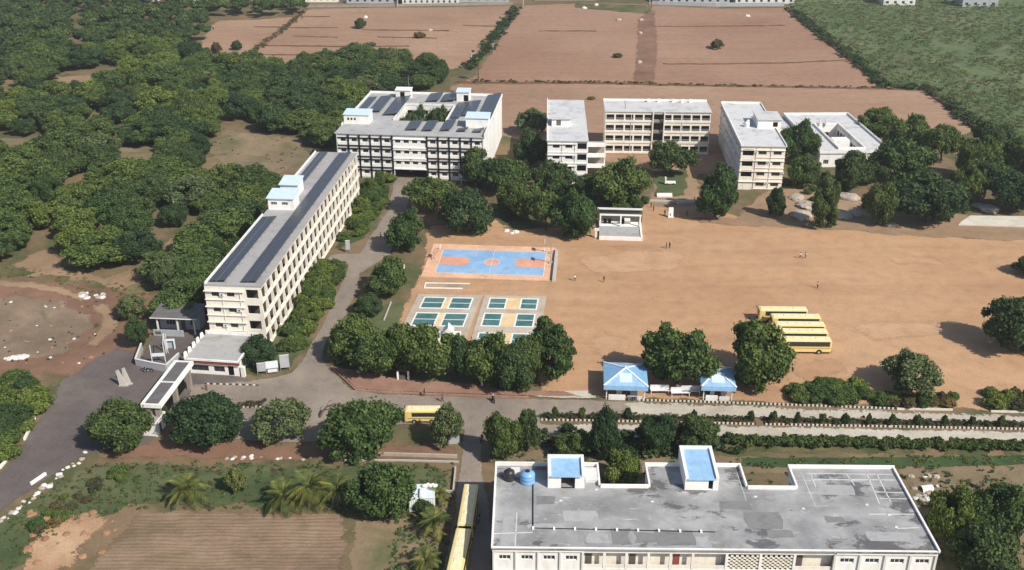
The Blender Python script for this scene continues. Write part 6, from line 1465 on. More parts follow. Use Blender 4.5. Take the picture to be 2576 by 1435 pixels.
# ------------------------------------------------------------------ walls, sheds, stones
wall_run('low_wall', 'low white boundary wall along the verge before the minibus', [(866, 1160), (1000, 1160), (1154, 1164)], .3, .25, 'm_concrete')
wall_run('low_wall', 'low stone wall under the pale tree by the driveway corner', [(950, 1146), (1090, 1150), (1150, 1152)], .6, .4, 'm_stone')
wall_run('low_wall', 'pale plot wall between the tin shed and the driveway', [(1094, 1240), (1140, 1242), (1146, 1180)], .6, .25, 'm_concrete')
wall_run('boundary_wall', 'grey wall panel at the driveway corner', [(1118, 1118), (1156, 1116)], 1.8, .12, 'm_greywall')
wall_run('court_path_kerb', 'pale kerb of the path beside the badminton pad', [(984, 762), (966, 808)], .4, .25, 'm_concrete')
# terraced steps behind the monument
for (px, h, lab) in (([(1600, 506), (1698, 510)], .5, 'upper concrete step behind the monument'), ([(1700, 512), (1760, 508)], .7, 'dark stone retaining step beside the tall tree')): wall_run('retaining_step', lab, px, h, 1.0, 'm_concrete')
q = P(1062, 1292); sh = thing('tin_shed', 'white corrugated tin shed beside the dense rounded tree', 'shed', q, .05)
W_, D_, H_ = 4.0, 3.6, 2.9
m = MB(); n = 26
def corr(a, b, z0, z1):
    a, b = Vector(a), Vector(b); d = (b - a); nn = Vector((d.y, -d.x, 0)).normalized()
    for i in range(n):
        p, r = a + d * (i / n), a + d * ((i + 1) / n); o1, o2 = nn * (.05 if i % 2 else 0), nn * (0 if i % 2 else .05)
        m.quad(p + o1 + Vector((0, 0, z0)), r + o2 + Vector((0, 0, z0)), r + o2 + Vector((0, 0, z1)), p + o1 + Vector((0, 0, z1)))
corr((-2, 0, 0), (2, 0, 0), .4, H_); corr((2, 0, 0), (2, D_, 0), .4, H_); corr((2, D_, 0), (-2, D_, 0), .4, H_); corr((-2, D_, 0), (-2, 0, 0), .4, H_); m.build('wall', 'm_whitemetal', sh)
MB().box(-2.1, 2.1, -.1, D_ + .1, H_, H_ + .08).build('roof', 'm_sign', sh); MB().box(-1.9, 1.9, .1, D_ - .1, 0, .42).build('plinth', 'm_brick', sh); MB().box(-.3, .05, -.08, D_ * .6, H_ + .08, H_ + .5).build('roof_ridge', 'm_whitemetal', sh)
for i in range(5):
    s = thing('sack', 'white sack heaped on the tin shed roof', 'sack', q + Vector((.3 + .42 * i, D_ - .7 + .2 * (i % 2), H_ + .08)), i, 'sacks on the tin shed'); b = bmesh.new(); bmesh.ops.create_icosphere(b, subdivisions=2, radius=.42)
    for v in b.verts: v.co = Vector((v.co.x * 1.2, v.co.y * .85, v.co.z * .65 + .26)) * (1 + .12 * noise.noise(v.co * 3 + Vector((i, 0, 0))))
    me = bpy.data.meshes.new('bag'); b.to_mesh(me); b.free(); me.materials.append(MATS['m_cloth_white']); place('bag', me, s)
ROCKS = []
for i in range(5):
    b = bmesh.new(); bmesh.ops.create_icosphere(b, subdivisions=3, radius=1)
    for v in b.verts:
        d = v.co.normalized(); k = 1 + .35 * noise.noise(d * 1.6 + Vector((i * 9, 0, 0))) + .14 * noise.noise(d * 4 + Vector((0, i * 5, 0))); v.co = d * k; v.co.z = max(v.co.z * .75, -.25)
    me = bpy.data.meshes.new('rock'); b.to_mesh(me); b.free(); me.materials.append(MATS['m_stone']); ROCKS.append(me)
    me2 = me.copy(); me2.materials[0] = MATS['m_offwhite']; ROCKS.append(me2); me3 = me.copy(); me3.materials[0] = MATS['m_redstone']; ROCKS.append(me3)
def rock(x, y, s, label, group=None, white=False, name='boulder', zs=.6, red=False):
    i = random.randrange(5) * 3 + (1 if white else 2 if red else 0); q = P(x, y); o = place(name, ROCKS[i], None, q + Vector((0, 0, s * .12)), random.uniform(0, 6), (s, s * random.uniform(.7, 1), s * zs)); tag(o, label, 'rock', group); return o
for (x, y, s, lab) in ((2004, 500, 2.4, 'flat pale rock beside the small tree before the office block'), (2030, 520, 2.8, 'pale rock slab between the small tree and the tall narrow tree'), (2012, 545, 3.0, 'broad flat sunlit rock at the foot of the grove'),
        (2136, 500, 3.2, 'large brown boulder beside the tall narrow tree'), (2116, 545, 3.0, 'flat sunlit rock at the foot of the tall narrow tree'), (2150, 540, 2.2, 'rock ledge between two grove trees'),
        (2238, 568, 1.6, 'grey boulder under the dark grove tree'), (2488, 530, 3.0, 'tall pale boulder behind the white concrete pad'), (2460, 520, 1.8, 'smaller boulder leaning by the tall pale boulder')): rock(x, y, s, lab, zs=.5)
for i, p in enumerate([(1298, 585, .9), (1275, 582, .8), (1288, 588, .6)]): rock(*p, 'pale block in the heap of stones behind the basketball court', 'stones behind the court', True, 'stone')
for i in range(26):
    t = i / 25; rock(6 + 205 * t + random.uniform(-5, 5), 1318 - 172 * t + random.uniform(-7, 7), random.uniform(.25, .6), 'whitewashed stone lining the edge of the public road', 'whitewashed stones along the road', i % 3 != 0, 'stone')
for i in range(34): rock(random.uniform(10, 240), random.uniform(745, 920), random.uniform(.15, .5), 'pale lump of rubble strewn over the waste ground', 'rubble on the waste ground', random.random() < .3, 'stone', .5, True)
for i in range(16): rock(random.uniform(205, 262), random.uniform(738, 752), random.uniform(.4, .9), 'pale block in the rubble heap by the dirt track', 'rubble heap by the dirt track', i % 2 == 0, 'stone')
for i in range(14): rock(14 + i * 4 + random.uniform(-3, 3), 905 - i * .6 + random.uniform(-3, 3), random.uniform(.4, .8), 'white stone in the row at the waste ground edge', 'row of white stones', True, 'stone')
for i in range(30): rock(random.uniform(60, 290), random.uniform(1285, 1420), random.uniform(.25, .8), 'lump of orange earth and stone on the rubble heap beside the ploughed field', 'lumps on the rubble heap', False, 'stone', .5, True)
for i in range(14): rock(random.uniform(2290, 2380), random.uniform(1195, 1260), random.uniform(.3, .7), 'broken stone beside the school hall end wall', 'stones beside the school hall', i % 4 == 0, 'stone')
for i in range(12): rock(random.uniform(560, 800), random.uniform(1148, 1160), random.uniform(.25, .5), 'pale stone on the red earth bank before the plaza trees', 'stones on the red bank', i % 2 == 0, 'stone')
for (x, y) in ((920, 45), (1082, 78), (1610, 85), (1612, 52), (1556, 52), (1880, 42), (1608, 158), (1470, 22), (1500, 14)): rock(x, y, 1.5, 'pale heap of stones lying on the far bare fields', 'stone heaps on the far fields', y < 50, 'stone', .8)
o = thing('concrete_culvert', 'white curved concrete culvert lying beside the school hall', 'culvert', P(2330, 1232), .2)
m = MB()
for i in range(10):
    t0, t1 = math.pi * i / 10, math.pi * (i + 1) / 10; r_ = .75
    m.quad((-1, r_ * math.cos(t0), r_ * math.sin(t0)), (1, r_ * math.cos(t0), r_ * math.sin(t0)), (1, r_ * math.cos(t1), r_ * math.sin(t1)), (-1, r_ * math.cos(t1), r_ * math.sin(t1)))
m.build('shell', 'm_white', o); MB().box(-1, 1, -.8, -.6, 0, .15).build('foot', 'm_white', o)
for (a, b, lab) in (((78, 1222), (116, 1196), 'white painted barrier block on the verge of the public road'), ((0, 1182), (18, 1160), 'white painted barrier at the woodland side of the public road'), ((64, 985), (90, 1060), 'long fallen white pole beside the public road'), ((62, 1110), (74, 1086), 'broken white barrier piece beside the public road bushes')):
    A, B = P(*a), P(*b); o = thing('road_barrier', lab, 'barrier', A); d = B - A; pole = 'pole' in lab
    MB().beam((0, 0, .35 if not pole else .5), d + Vector((0, 0, .35 if not pole else .5)), .35 if not pole else .25, .5 if not pole else .2).build('bar', 'm_white', o)
    for t in (.1, .85): p = d * t; MB().box(p.x - .12, p.x + .12, p.y - .12, p.y + .12, 0, .5).build('foot', 'm_concrete', o)
pad = MB(); pad.prism([P(2418, 560).xy, P(2440, 545).xy, P(2680, 548).xy, P(2680, 578).xy, P(2576, 573).xy, P(2410, 568).xy], .0, .3); o = pad.build('concrete_pad', 'm_pad'); o['kind'] = 'structure'
o = thing('plum_canopy', 'plum-coloured cloth shelter among the corner bushes by the avenue', 'shelter', P(2512, 1032)); MB().hexa([(-1.4, 0, .9), (1.4, 0, .9), (1.4, 2, .9), (-1.4, 2, .9)], [(-1.1, .3, 1.3), (1.1, .3, 1.3), (1.1, 1.7, 1.3), (-1.1, 1.7, 1.3)]).build('cloth', 'm_plum', o)
for x in (-1.3, 1.2): MB().box(x, x + .1, .05, .15, 0, .9).build('pole', 'm_metal', o)
# planter on its white plinth by the court path
o = thing('square_planter', 'white square planter beside the round tree and the basketball court', 'planter', P(1003, 680)); MB().box(-1.3, 1.3, 0, 2.2, 0, .5).build('box', 'm_cream', o); MB().box(-1.0, 1.0, .3, 1.9, .5, .53).build('soil', 'm_bund', o)
q = P(1003, 676); tree(q.x, q.y + .6, .8, 1.1, 'bush', 'small bush growing in the white square planter', None, 'shrub', 'shrub', False, .5)
# fallen brown branch by the plaza
o = thing('dead_branch', 'fallen brown branch arching over the plaza beside the large tree', 'branch', P(805, 1052)); MB().tube([(0, 0, .1), (.4, .4, 1.0), (1.2, .8, 1.9), (2.6, 1.2, 2.3), (4.0, 1.0, 2.2)], [.22, .2, .18, .14, .08], 6).tube([(1.2, .8, 1.9), (1.6, 1.6, 2.6), (2.4, 1.9, 2.8)], [.1, .07, .03], 5).build('limb', 'm_bark', o)

# ------------------------------------------------------------------ far sheds along the horizon road
def shed(x, yb, w, d, h, label, m='m_offwhite', roofm='m_roofgrey', rz=0.0, nw=4):
    o = thing('far_building', label, 'building', P(x, yb), rz)
    ops = [(w * (i + .3) / nw, w * (i + .65) / nw, 1.0, min(2.4, h - .6)) for i in range(nw)]
    a = MB(); facade(a, (0, 0, 0), (1, 0, 0), w, h, ops, .3); facade(a, (w, 0, 0), (0, 1, 0), d, h, []); facade(a, (w, d, 0), (-1, 0, 0), w, h, []); facade(a, (0, d, 0), (0, -1, 0), d, h, []); a.build('wall', m, o)
    for (x0, x1, z0, z1) in ops: window(o, x0, .15, z0, x1 - x0, z1 - z0, 0, 2, 'm_framedark')
    MB().hexa([(-.6, -.6, h), (w + .6, -.6, h), (w + .6, d + .6, h), (-.6, d + .6, h)], [(-.6, d * .45, h + 1.6), (w + .6, d * .45, h + 1.6), (w + .6, d * .55, h + 1.6), (-.6, d * .55, h + 1.6)]).build('roof', roofm, o)
shed(768, 6, 26, 12, 7, 'cream far building at the head of the terraced field', 'm_cream', nw=7)
shed(872, 9, 30, 12, 6, 'grey far building beside the cream one', 'm_greywall', nw=7)
shed(1012, 12, 32, 12, 6, 'pale glazed far building with many windows', 'm_offwhite', nw=10)
shed(1150, 6, 30, 12, 7, 'long grey far shed near the hedge between fields', 'm_greywall', nw=6)
shed(1345, 2, 36, 14, 7, 'brownish far shed behind the middle field', 'm_brownwall', nw=6)
shed(1660, 9, 40, 14, 7, 'long grey far warehouse behind the right-hand field', 'm_greywall', nw=9)
shed(1850, 10, 34, 14, 7, 'second grey far warehouse with pale plinth', 'm_offwhite', nw=8)
shed(2222, 14, 18, 12, 7, 'pale far house standing in the scrubland', 'm_offwhite', nw=4)
shed(2420, 18, 20, 12, 7, 'dark far house in the scrubland corner', 'm_greywall', nw=4)
shed(420, 4, 18, 10, 6, 'small grey far house behind the woodland', 'm_offwhite', nw=3)
shed(360, 5, 8, 8, 4, 'tiny white far hut behind the woodland', 'm_white', nw=2)
for (x, yb, lab) in ((1316, 14, 'white far pole at the head of the hedge'), (1000, 18, 'thin white far pole before the glazed building'), (107, 20, 'pale far pole rising from the woodland'), (1634, 14, 'thin pale far pole at the corner of two fields'), (1240, 132, 'concrete post in the hedge between the fields'), (1186, 158, 'concrete post at the lower end of the field hedge')):
    o = thing('utility_pole', lab, 'pole', P(x, yb)); MB().tube([(0, 0, 0), (0, 0, 8 if yb < 60 else 4)], [.3, .22], 8).build('pole', 'm_concrete', o); MB().box(-1, 1, -.1, .1, 7.2 if yb < 60 else 3.7, 7.4 if yb < 60 else 3.9).build('cross_arm', 'm_concrete', o)

wall_run('far_wall', 'long pale boundary wall at the head of the far right-hand field', [(1640, 12), (1800, 17), (1972, 16)], 2.0, .4, 'm_greywall', 'm_offwhite')
wall_run('far_wall', 'low far wall at the head of the terraced field', [(770, 19), (1000, 17), (1290, 12)], 1.4, .4, 'm_brownwall')
for (x, y, w_, lab) in ((1014, 960, 2.4, 'small white-sided stall under the spreading tree by the pavement'), (1236, 976, 4.0, 'dark stall with white end post under the trees by the pavement')):
    o = thing('street_stall', lab, 'stall', P(x, y), .02)
    MB().box(-w_ / 2, w_ / 2, .3, 2.0, 2.1, 2.22).build('roof', 'm_roofdark', o); MB().box(-w_ / 2, w_ / 2, 1.9, 2.0, 0, 2.1).build('back_wall', 'm_inner_shade', o); MB().box(-w_ / 2, w_ / 2 - .8, .4, .9, 0, .95).build('counter', 'm_framedark', o)
    for sx in (-w_ / 2, w_ / 2 - .35): MB().box(sx, sx + .35, .35, .7, 0, 2.1).build('post', 'm_white', o)
# ================================================================== BUSES
def bus_parts(L=10.4, W=2.38, H=3.05, nwin=9, mini=False):
    """yellow school bus, front at +x, standing on its wheels; returns (name, mesh-builder, material, children)"""
    o = []
    hz, sill, top = .45, 1.80, 2.86
    if mini: L, W, H, sill, top, hz = 6.4, 2.2, 2.6, 1.45, 2.25, .4
    b = MB(); bev = .16
    prof = [(-W / 2, hz), (-W / 2, H - .15), (-W / 2 + .05, H - .05), (-W / 2 + .22, H), (W / 2 - .22, H), (W / 2 - .05, H - .05), (W / 2, H - .15), (W / 2, hz)]
    xs = [(-L / 2, .96, 0), (-L / 2 + .12, 1, 0), (L / 2 - .45, 1, 0), (L / 2 - .1, .97, -.06), (L / 2, .93, -.16)]
    rings = [[(x, y * s, z + (dz if z > sill else 0)) for y, z in prof] for x, s, dz in xs]
    i0 = 0
    for r in rings: b.v += r
    n = len(prof)
    for k in range(len(rings) - 1):
        for j in range(n):
            a, c = k * n + j, k * n + (j + 1) % n; b.f.append((a, c, c + n, a + n))
    b.f.append(tuple(range(n))); b.f.append(tuple(range((len(rings) - 1) * n, len(rings) * n)))
    return b, L, W, H, hz, sill, top
BUSMESH = {}
def make_bus(label, loc, rz, group=None, mini=False, name='school_bus', roof='m_busroof'):
    b, L, W, H, hz, sill, top = bus_parts(mini=mini); K = mini
    if K not in BUSMESH:
        d = {}
        d['body'] = b.mesh('body', 'm_bus')
        r = MB(); r.hexa([(-L / 2 + .1, -W / 2 + .3, H - .02), (L / 2 - .35, -W / 2 + .3, H - .02), (L / 2 - .35, W / 2 - .3, H - .02), (-L / 2 + .1, W / 2 - .3, H - .02)], [(-L / 2 + .2, -W / 2 + .5, H + .05), (L / 2 - .5, -W / 2 + .5, H + .05), (L / 2 - .5, W / 2 - .5, H + .05), (-L / 2 + .2, W / 2 - .5, H + .05)]); d['roof'] = r.mesh('roof_panel', 'm_busroof')
        nw = 5 if mini else 9; x0, x1 = -L / 2 + .35, L / 2 - 1.3; ww = (x1 - x0) / nw
        g = MB(); g.box(.01, ww - .01, -.02, .02, 0, top - sill); d['win'] = g.mesh('side_window', 'm_glass'); d['ww'] = (x0, ww, nw)
        s = MB(); s.box(-L / 2 + .1, L / 2 - .5, -.012, .012, 0, .09); d['stripe'] = s.mesh('stripe', 'm_busdark')
        q = MB(); q.hexa([(L / 2 + .005, -W / 2 + .2, sill - .1), (L / 2 + .03, -W / 2 + .2, sill - .1), (L / 2 + .03, W / 2 - .2, sill - .1), (L / 2 + .005, W / 2 - .2, sill - .1)], [(L / 2 - .03, -W / 2 + .22, top), (L / 2 + .02, -W / 2 + .22, top), (L / 2 + .02, W / 2 - .22, top), (L / 2 - .03, W / 2 - .22, top)]); d['wind'] = q.mesh('windscreen', 'm_glass')
        d['rear'] = MB().box(-L / 2 - .02, -L / 2 + .03, -W / 2 + .35, W / 2 - .35, sill, top - .05).mesh('rear_window', 'm_glass')
        d['bump'] = MB().box(0, .14, -W / 2 + .02, W / 2 - .02, hz - .12, hz + .2).mesh('bumper', 'm_busdark')
        d['door'] = MB().box(L / 2 - 1.2, L / 2 - .5, -.02, .02, hz + .02, top).mesh('door', 'm_busdark')
        t = MB(); R_ = .48 if not mini else .38; t.tube([(0, -.14, 0), (0, -.13, 0), (0, .13, 0), (0, .14, 0)], [R_ * .86, R_, R_, R_ * .86], 20); d['wheel'] = t.mesh('wheel', 'm_tyre')
        d['rim'] = MB().tube([(0, -.155, 0), (0, .155, 0)], [R_ * .52, R_ * .52], 14).mesh('rim', 'm_rim')
        a = MB(); a.tube([(0, -.03, 0), (0, .03, 0)], [R_ * 1.28, R_ * 1.28], 20); d['arch'] = a.mesh('wheel_arch', 'm_busdark'); d['R'] = R_
        h = MB(); h.tube([(0, 0, 0), (.05, 0, 0)], [.13, .11], 12); d['lamp'] = h.mesh('headlight', 'm_lamp'); d['tail'] = MB().box(-.03, 0, -.12, .12, 0, .22).mesh('tail_light', 'm_redlamp')
        d['mirror'] = MB().beam((0, 0, 0), (.35, .18, -.05), .05).box(.30, .38, .12, .36, -.4, .05).mesh('mirror', 'm_black')
        d['grille'] = MB().box(L / 2 + .0, L / 2 + .03, -.5, .5, hz + .25, hz + .62).mesh('grille', 'm_busdark')
        d['under'] = MB().box(-L / 2 + .2, L / 2 - .2, -W / 2 + .25, W / 2 - .25, hz - .18, hz + .02).mesh('chassis', 'm_black')
        BUSMESH[K] = d
    d = BUSMESH[K]; o = thing(name, label, 'bus', loc, rz, group)
    place('body', d['body'], o); rp = place('roof_panel', d['roof'], o)
    if 'hatch' not in d: d['hatch'] = MB().box(-.45, .45, -.4, .4, 0, .09).mesh('roof_hatch', 'm_busroof'); d['rib'] = MB().box(-.03, .03, -W / 2 + .45, W / 2 - .45, 0, .03).mesh('roof_rib', 'm_bus')
    for hx in (-L * .25, L * .2): place('roof_hatch', d['hatch'], rp, (hx, 0, H + .045))
    for i in range(6): place('roof_rib', d['rib'], rp, (-L / 2 + .9 + i * (L - 2.2) / 5, 0, H + .046)); place('chassis', d['under'], o)
    x0, ww, nw = d['ww']
    for s in (-1, 1):
        for i in range(nw): place('side_window', d['win'], o, (x0 + i * ww, s * W / 2, sill))
        place('stripe', d['stripe'], o, (0, s * W / 2, sill - .42)); place('stripe', d['stripe'], o, (0, s * W / 2, hz + .02))
        for x in (L / 2 - 2.3 + (.6 if mini else 0), -L / 2 + 2.4 - (.9 if mini else 0)):
            place('wheel_arch', d['arch'], o, (x, s * (W / 2 - .028), d['R'] + .02)); wv = place('wheel', d['wheel'], o, (x, s * (W / 2 - .10), d['R'])); place('rim', d['rim'], wv)
        place('headlight', d['lamp'], o, (L / 2 - .0, s * (W / 2 - .4), hz + .38)); place('tail_light', d['tail'], o, (-L / 2, s * (W / 2 - .2), hz + .5))
        mr = place('mirror', d['mirror'], o, (L / 2 - .15, s * W / 2, top)); mr.scale = (1, s, 1)
    place('door', d['door'], o, (0, -W / 2, 0)); place('windscreen', d['wind'], o); place('rear_window', d['rear'], o); place('grille', d['grille'], o)
    place('bumper', d['bump'], o, (L / 2 - .02, 0, 0)); place('bumper', d['bump'], o, (-L / 2 - .12, 0, 0))
    return o
# five parked side by side on the earth ground, fronts towards the trees; right-hand ends and ground rows read from the photo
GRP = 'school buses parked in a row on the earth ground'
labs = ['yellow school bus at the back of the parked row, beside the open earth', 'yellow school bus second from the back of the parked row', 'yellow school bus in the middle of the parked row', 'yellow school bus second from the front of the parked row', 'yellow school bus at the front of the parked row with its wheel showing']
for lab, xr, yb in zip(labs, (2029, 2062, 2073, 2080, 2089), (814, 833, 853, 871, 892)):
    B = P(xr, yb); make_bus(lab, (B.x - 5.2, B.y + 1.25, 0), math.pi + R(-1.2), GRP)
make_bus('yellow minibus parked under the pale tree at the plaza edge', P(1060, 1066) + Vector((.2, 1.1, 0)), math.pi, None, True, 'minibus')
# driveway buses: roof centre line at 3 m height
for lab, fr_, bk in (('yellow bus on the driveway with its windscreen facing out, beside the tin shed verge', (1169, 1322), (1186, 1218)), ('yellow bus on the driveway parked nose to tail before the other one', (1143, 1437), (1165, 1338))):
    a, b = P(*fr_, 3.05), P(*bk, 3.05); d = a - b; c = (a + b) / 2
    make_bus(lab, (c.x, c.y, 0), math.atan2(d.y, d.x), 'buses on the driveway')

# ================================================================== PEOPLE AND MOTORCYCLES
def body_mesh(pose, shirt, legs, sitting=False):
    """continuous figure grown with a skin modifier, then coloured by height"""
    J = {'pel': (0, 0, .95), 'wa': (0, .0, 1.12), 'ch': (0, 0, 1.34), 'ne': (0, 0, 1.48), 'he': (0, .02, 1.60), 'ht': (0, .02, 1.70),
         'shl': (-.19, 0, 1.40), 'ell': (-.25, .02, 1.13), 'wrl': (-.26, .10, .88), 'hal': (-.26, .13, .79), 'shr': (.19, 0, 1.40), 'elr': (.25, .02, 1.13), 'wrr': (.26, .10, .88), 'har': (.26, .13, .79),
         'hil': (-.09, 0, .92), 'knl': (-.10, .02, .50), 'anl': (-.10, -.02, .09), 'tol': (-.11, .15, .03), 'hir': (.09, 0, .92), 'knr': (.10, .02, .50), 'anr': (.10, -.02, .09), 'tor': (.11, .15, .03)}
    for k, v in pose.items(): J[k] = v
    E = [('pel', 'wa'), ('wa', 'ch'), ('ch', 'ne'), ('ne', 'he'), ('he', 'ht'), ('ch', 'shl'), ('shl', 'ell'), ('ell', 'wrl'), ('wrl', 'hal'), ('ch', 'shr'), ('shr', 'elr'), ('elr', 'wrr'), ('wrr', 'har'), ('pel', 'hil'), ('hil', 'knl'), ('knl', 'anl'), ('anl', 'tol'), ('pel', 'hir'), ('hir', 'knr'), ('knr', 'anr'), ('anr', 'tor')]
    Rd = {'pel': .15, 'wa': .13, 'ch': .15, 'ne': .06, 'he': .10, 'ht': .06, 'sh': .065, 'el': .048, 'wr': .036, 'ha': .04, 'hi': .10, 'kn': .065, 'an': .045, 'to': .04}
    ks = list(J); me = bpy.data.meshes.new('b'); me.from_pydata([J[k] for k in ks], [(ks.index(a), ks.index(b)) for a, b in E], [])
    ob = bpy.data.objects.new('b', me); COL.objects.link(ob); sm = ob.modifiers.new('s', 'SKIN'); ob.modifiers.new('u', 'SUBSURF').levels = 1
    for i, k in enumerate(ks):
        r = Rd.get(k) or Rd[k[:2]]; me.skin_vertices[0].data[i].radius = (r, r)
    me.skin_vertices[0].data[0].use_root = True
    dg = bpy.context.evaluated_depsgraph_get(); m2 = bpy.data.meshes.new_from_object(ob.evaluated_get(dg)); bpy.data.objects.remove(ob); m2.name = 'body'
    m2.materials.clear()
    for k in (shirt, legs, 'm_skin', 'm_hair'): m2.materials.append(MATS[k])
    hp = J['pel'][2]; nk = J['ne'][2]; pts = {k: Vector(v) for k, v in J.items()}
    for p in m2.polygons:
        c = p.center; near = min(ks, key=lambda k: (pts[k] - c).length)
        p.material_index = 2 if near in ('he', 'ne', 'wrl', 'wrr', 'hal', 'har') else 3 if near == 'ht' else 1 if near[:2] in ('hi', 'kn', 'an', 'to') or near == 'pel' else 0
        p.use_smooth = True
    return m2
STAND, WALK = {}, {'knl': (-.10, .20, .52), 'anl': (-.10, .24, .10), 'tol': (-.1, .4, .05), 'knr': (.10, -.02, .48), 'anr': (.10, -.30, .14), 'tor': (.1, -.18, .03), 'ell': (-.26, -.12, 1.15), 'wrl': (-.26, -.12, .9), 'hal': (-.26, -.08, .82), 'elr': (.26, .12, 1.15), 'wrr': (.25, .28, .96), 'har': (.25, .33, .9)}
RIDE = {'pel': (0, -.1, .80), 'wa': (0, -.06, .98), 'ch': (0, .04, 1.18), 'ne': (0, .1, 1.32), 'he': (0, .14, 1.44), 'ht': (0, .14, 1.54), 'shl': (-.19, .06, 1.24), 'ell': (-.28, .26, 1.04), 'wrl': (-.28, .5, .98), 'hal': (-.28, .58, .97), 'shr': (.19, .06, 1.24), 'elr': (.28, .26, 1.04), 'wrr': (.28, .5, .98), 'har': (.28, .58, .97),
        'hil': (-.12, -.08, .78), 'knl': (-.2, .3, .66), 'anl': (-.18, .12, .28), 'tol': (-.18, .28, .22), 'hir': (.12, -.08, .78), 'knr': (.2, .3, .66), 'anr': (.18, .12, .28), 'tor': (.18, .28, .22)}
PPL = {}
def person(x, y, rz, shirt, legs, pose, label, group=None, at=None, z=0.0):
    k = (shirt, legs, pose)
    if k not in PPL: PPL[k] = body_mesh({'stand': STAND, 'walk': WALK, 'ride': RIDE}[pose], shirt, legs)
    q = at if at is not None else P(x, y); o = thing('person', label, 'person', (q.x, q.y, z), rz, group); place('body', PPL[k], o)
    h = MB(); hz = (1.46 if pose == 'ride' else 1.62); hy = .13 if pose == 'ride' else 0.0
    for i in range(1): h.tube([(0, hy, hz - .04), (0, hy, hz + .04), (0, hy + .0, hz + .12), (0, hy, hz + .155)], [.115, .12, .085, .02], 10)
    h.build('hair', 'm_hair', o, smooth=True); return o
person(1446, 708, .4, 'm_cloth_white', 'm_cloth_dark', 'walk', 'person in white shirt and dark trousers walking on the earth ground by the court')
person(1519, 711, 2.6, 'm_cloth_brown', 'm_cloth_brown', 'walk', 'person in brown clothes walking alone across the earth ground')
person(1676, 626, 1.2, 'm_cloth_dark', 'm_cloth_dark', 'stand', 'person in black standing in a pair on the earth ground', 'pair in black on the earth ground')
person(1684, 625, -1.0, 'm_cloth_dark', 'm_cloth_dark', 'stand', 'person in black standing in a pair on the earth ground', 'pair in black on the earth ground')
person(2013, 651, .5, 'm_cloth_cream', 'm_cloth_brown', 'walk', 'person in cream shirt and brown trousers far out on the earth ground')
person(2026, 650, 2.0, 'm_cloth_white', 'm_cloth_dark', 'walk', 'person in white shirt walking beside the one in cream')
person(2056, 726, -.6, 'm_cloth_cream', 'm_cloth_dark', 'walk', 'lone person in cream shirt behind the row of school buses')
person(1672, 543, 0, 'm_cloth_dark', 'm_cloth_blue', 'stand', 'person in dark clothes standing right beside the white monument')
person(1728, 545, 1.0, 'm_cloth_dark', 'm_cloth_dark', 'stand', 'person in dark clothes standing near the dark retaining step')
person(1644, 532, 2.0, 'm_cloth_brown', 'm_cloth_dark', 'stand', 'person in brown standing between the stage and the monument')
person(1638, 523, 2.0, 'm_cloth_red', 'm_cloth_dark', 'stand', 'person in red standing beside the steps behind the stage')
person(1068, 998, 1.5, 'm_cloth_dark', 'm_cloth_brown', 'walk', 'person in dark clothes walking on the red pavement edge')
person(1113, 1012, 1.0, 'm_cloth_brown', 'm_cloth_dark', 'walk', 'person crossing the plaza just behind the yellow minibus')
person(520, 984, .3, 'm_cloth_brown', 'm_cloth_dark', 'walk', 'person in brown walking past the kerb stones by the portico')
person(958, 600, .3, 'm_cloth_cream', 'm_cloth_brown', 'walk', 'person in cream walking on the campus road beside the conical tree')
person(968, 600, -.3, 'm_cloth_brown', 'm_cloth_dark', 'walk', 'person in brown walking on the campus road beside the one in cream')
person(1962, 478, 0, 'm_cloth_dark', 'm_cloth_dark', 'stand', 'person in black standing at the foot of the office block')
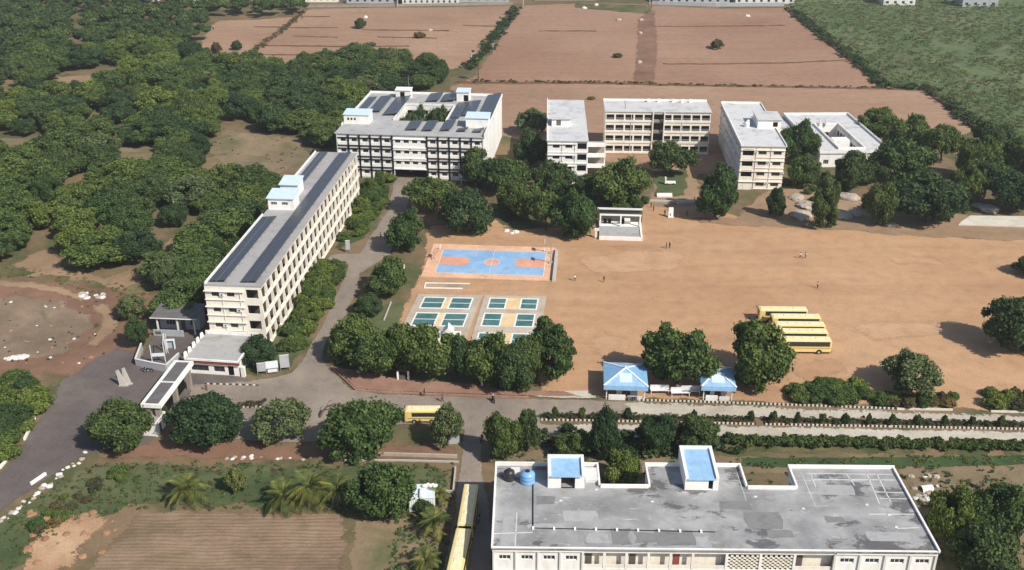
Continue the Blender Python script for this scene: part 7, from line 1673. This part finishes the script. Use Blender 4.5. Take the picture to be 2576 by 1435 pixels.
def motorcycle(x, y, rz, label, rider_label=None, shirt='m_cloth_dark', helmet=None, paintm='m_black'):
    q = P(x, y); q.z = .1; o = thing('motorcycle', label, 'motorcycle', q, rz)
    for yy, nm in ((.62, 'wheel'), (-.62, 'wheel')):
        m = MB(); m.tube([(-.05, yy, .3), (.05, yy, .3)], [.3, .3], 18); wv = m.build(nm, 'm_tyre', o); MB().tube([(-.055, yy, .3), (.055, yy, .3)], [.17, .17], 12).build('rim', 'm_metal', wv)
    MB().tube([(0, -.1, .72), (0, .12, .82), (0, .32, .78)], [.10, .16, .10], 10).build('fuel_tank', paintm, o, smooth=True); MB().hexa([(-.12, -.75, .72), (.12, -.75, .72), (.12, -.05, .70), (-.12, -.05, .70)], [(-.1, -.75, .82), (.1, -.75, .82), (.12, -.05, .78), (-.12, -.05, .78)]).build('seat', 'm_blacksoft', o)
    MB().box(-.14, .14, -.2, .25, .25, .6).build('engine', 'm_metal', o); MB().beam((0, .3, .85), (0, .62, .3), .07).beam((0, -.2, .6), (0, -.62, .3), .06).beam((0, .3, .8), (0, -.5, .68), .06).build('frame', 'm_black', o)
    MB().beam((-.33, .36, 1.0), (.33, .36, 1.0), .04).build('handlebar', 'm_metal', o); MB().tube([(0, .42, .86), (0, .5, .86)], [.1, .09], 10).build('headlight', 'm_lamp', o); MB().box(-.08, .08, -.95, -.6, .55, .62).build('mudguard', paintm, o)
    if rider_label:
        p = person(0, 0, rz, shirt, 'm_cloth_dark', 'ride', rider_label, None, q, .1)
        if helmet: hm = thing('helmet', 'white helmet worn by the rider crossing the plaza', 'helmet', (q.x, q.y, .1), rz); MB().tube([(0, .14, 1.36), (0, .14, 1.44), (0, .13, 1.54), (0, .13, 1.6)], [.125, .15, .12, .04], 12).build('shell', helmet, hm, smooth=True)
motorcycle(1241, 1012, .3, 'black motorcycle ridden across the plaza by a rider in white helmet', 'rider in dark clothes and white helmet on the plaza motorcycle', 'm_cloth_dark', 'm_cloth_white')
motorcycle(1212, 1112, 2.9, 'black motorcycle coming up the driveway beside the dark trees', 'rider in black on the driveway motorcycle', 'm_cloth_dark')
motorcycle(366, 936, 1.3, 'black motorcycle parked against the pale grey yard wall', None)
motorcycle(374, 938, 1.6, 'second black motorcycle leaning beside the one at the yard wall', None)
motorcycle(1205, 1312, 3.0, 'black motorcycle standing in the shade of the school hall beside the bus', None)
# ================================================================== AIR
def haze():
    m = bpy.data.materials.new('m_haze'); m.use_nodes = True; t = m.node_tree
    t.nodes.remove(t.nodes['Principled BSDF']); v = t.nodes.new('ShaderNodeVolumePrincipled')
    v.inputs['Color'].default_value = (.86, .89, .92, 1); v.inputs['Density'].default_value = .00015; v.inputs['Anisotropy'].default_value = .2
    t.links.new(v.outputs[0], t.nodes['Material Output'].inputs['Volume']); MATS['m_haze'] = m
    o = MB().box(-2600, 2600, -450, 4600, -1.5, 106.0).build('haze', 'm_haze'); o['kind'] = 'stuff'; o['label'] = 'thin pale haze in the air over the campus and fields'
haze()
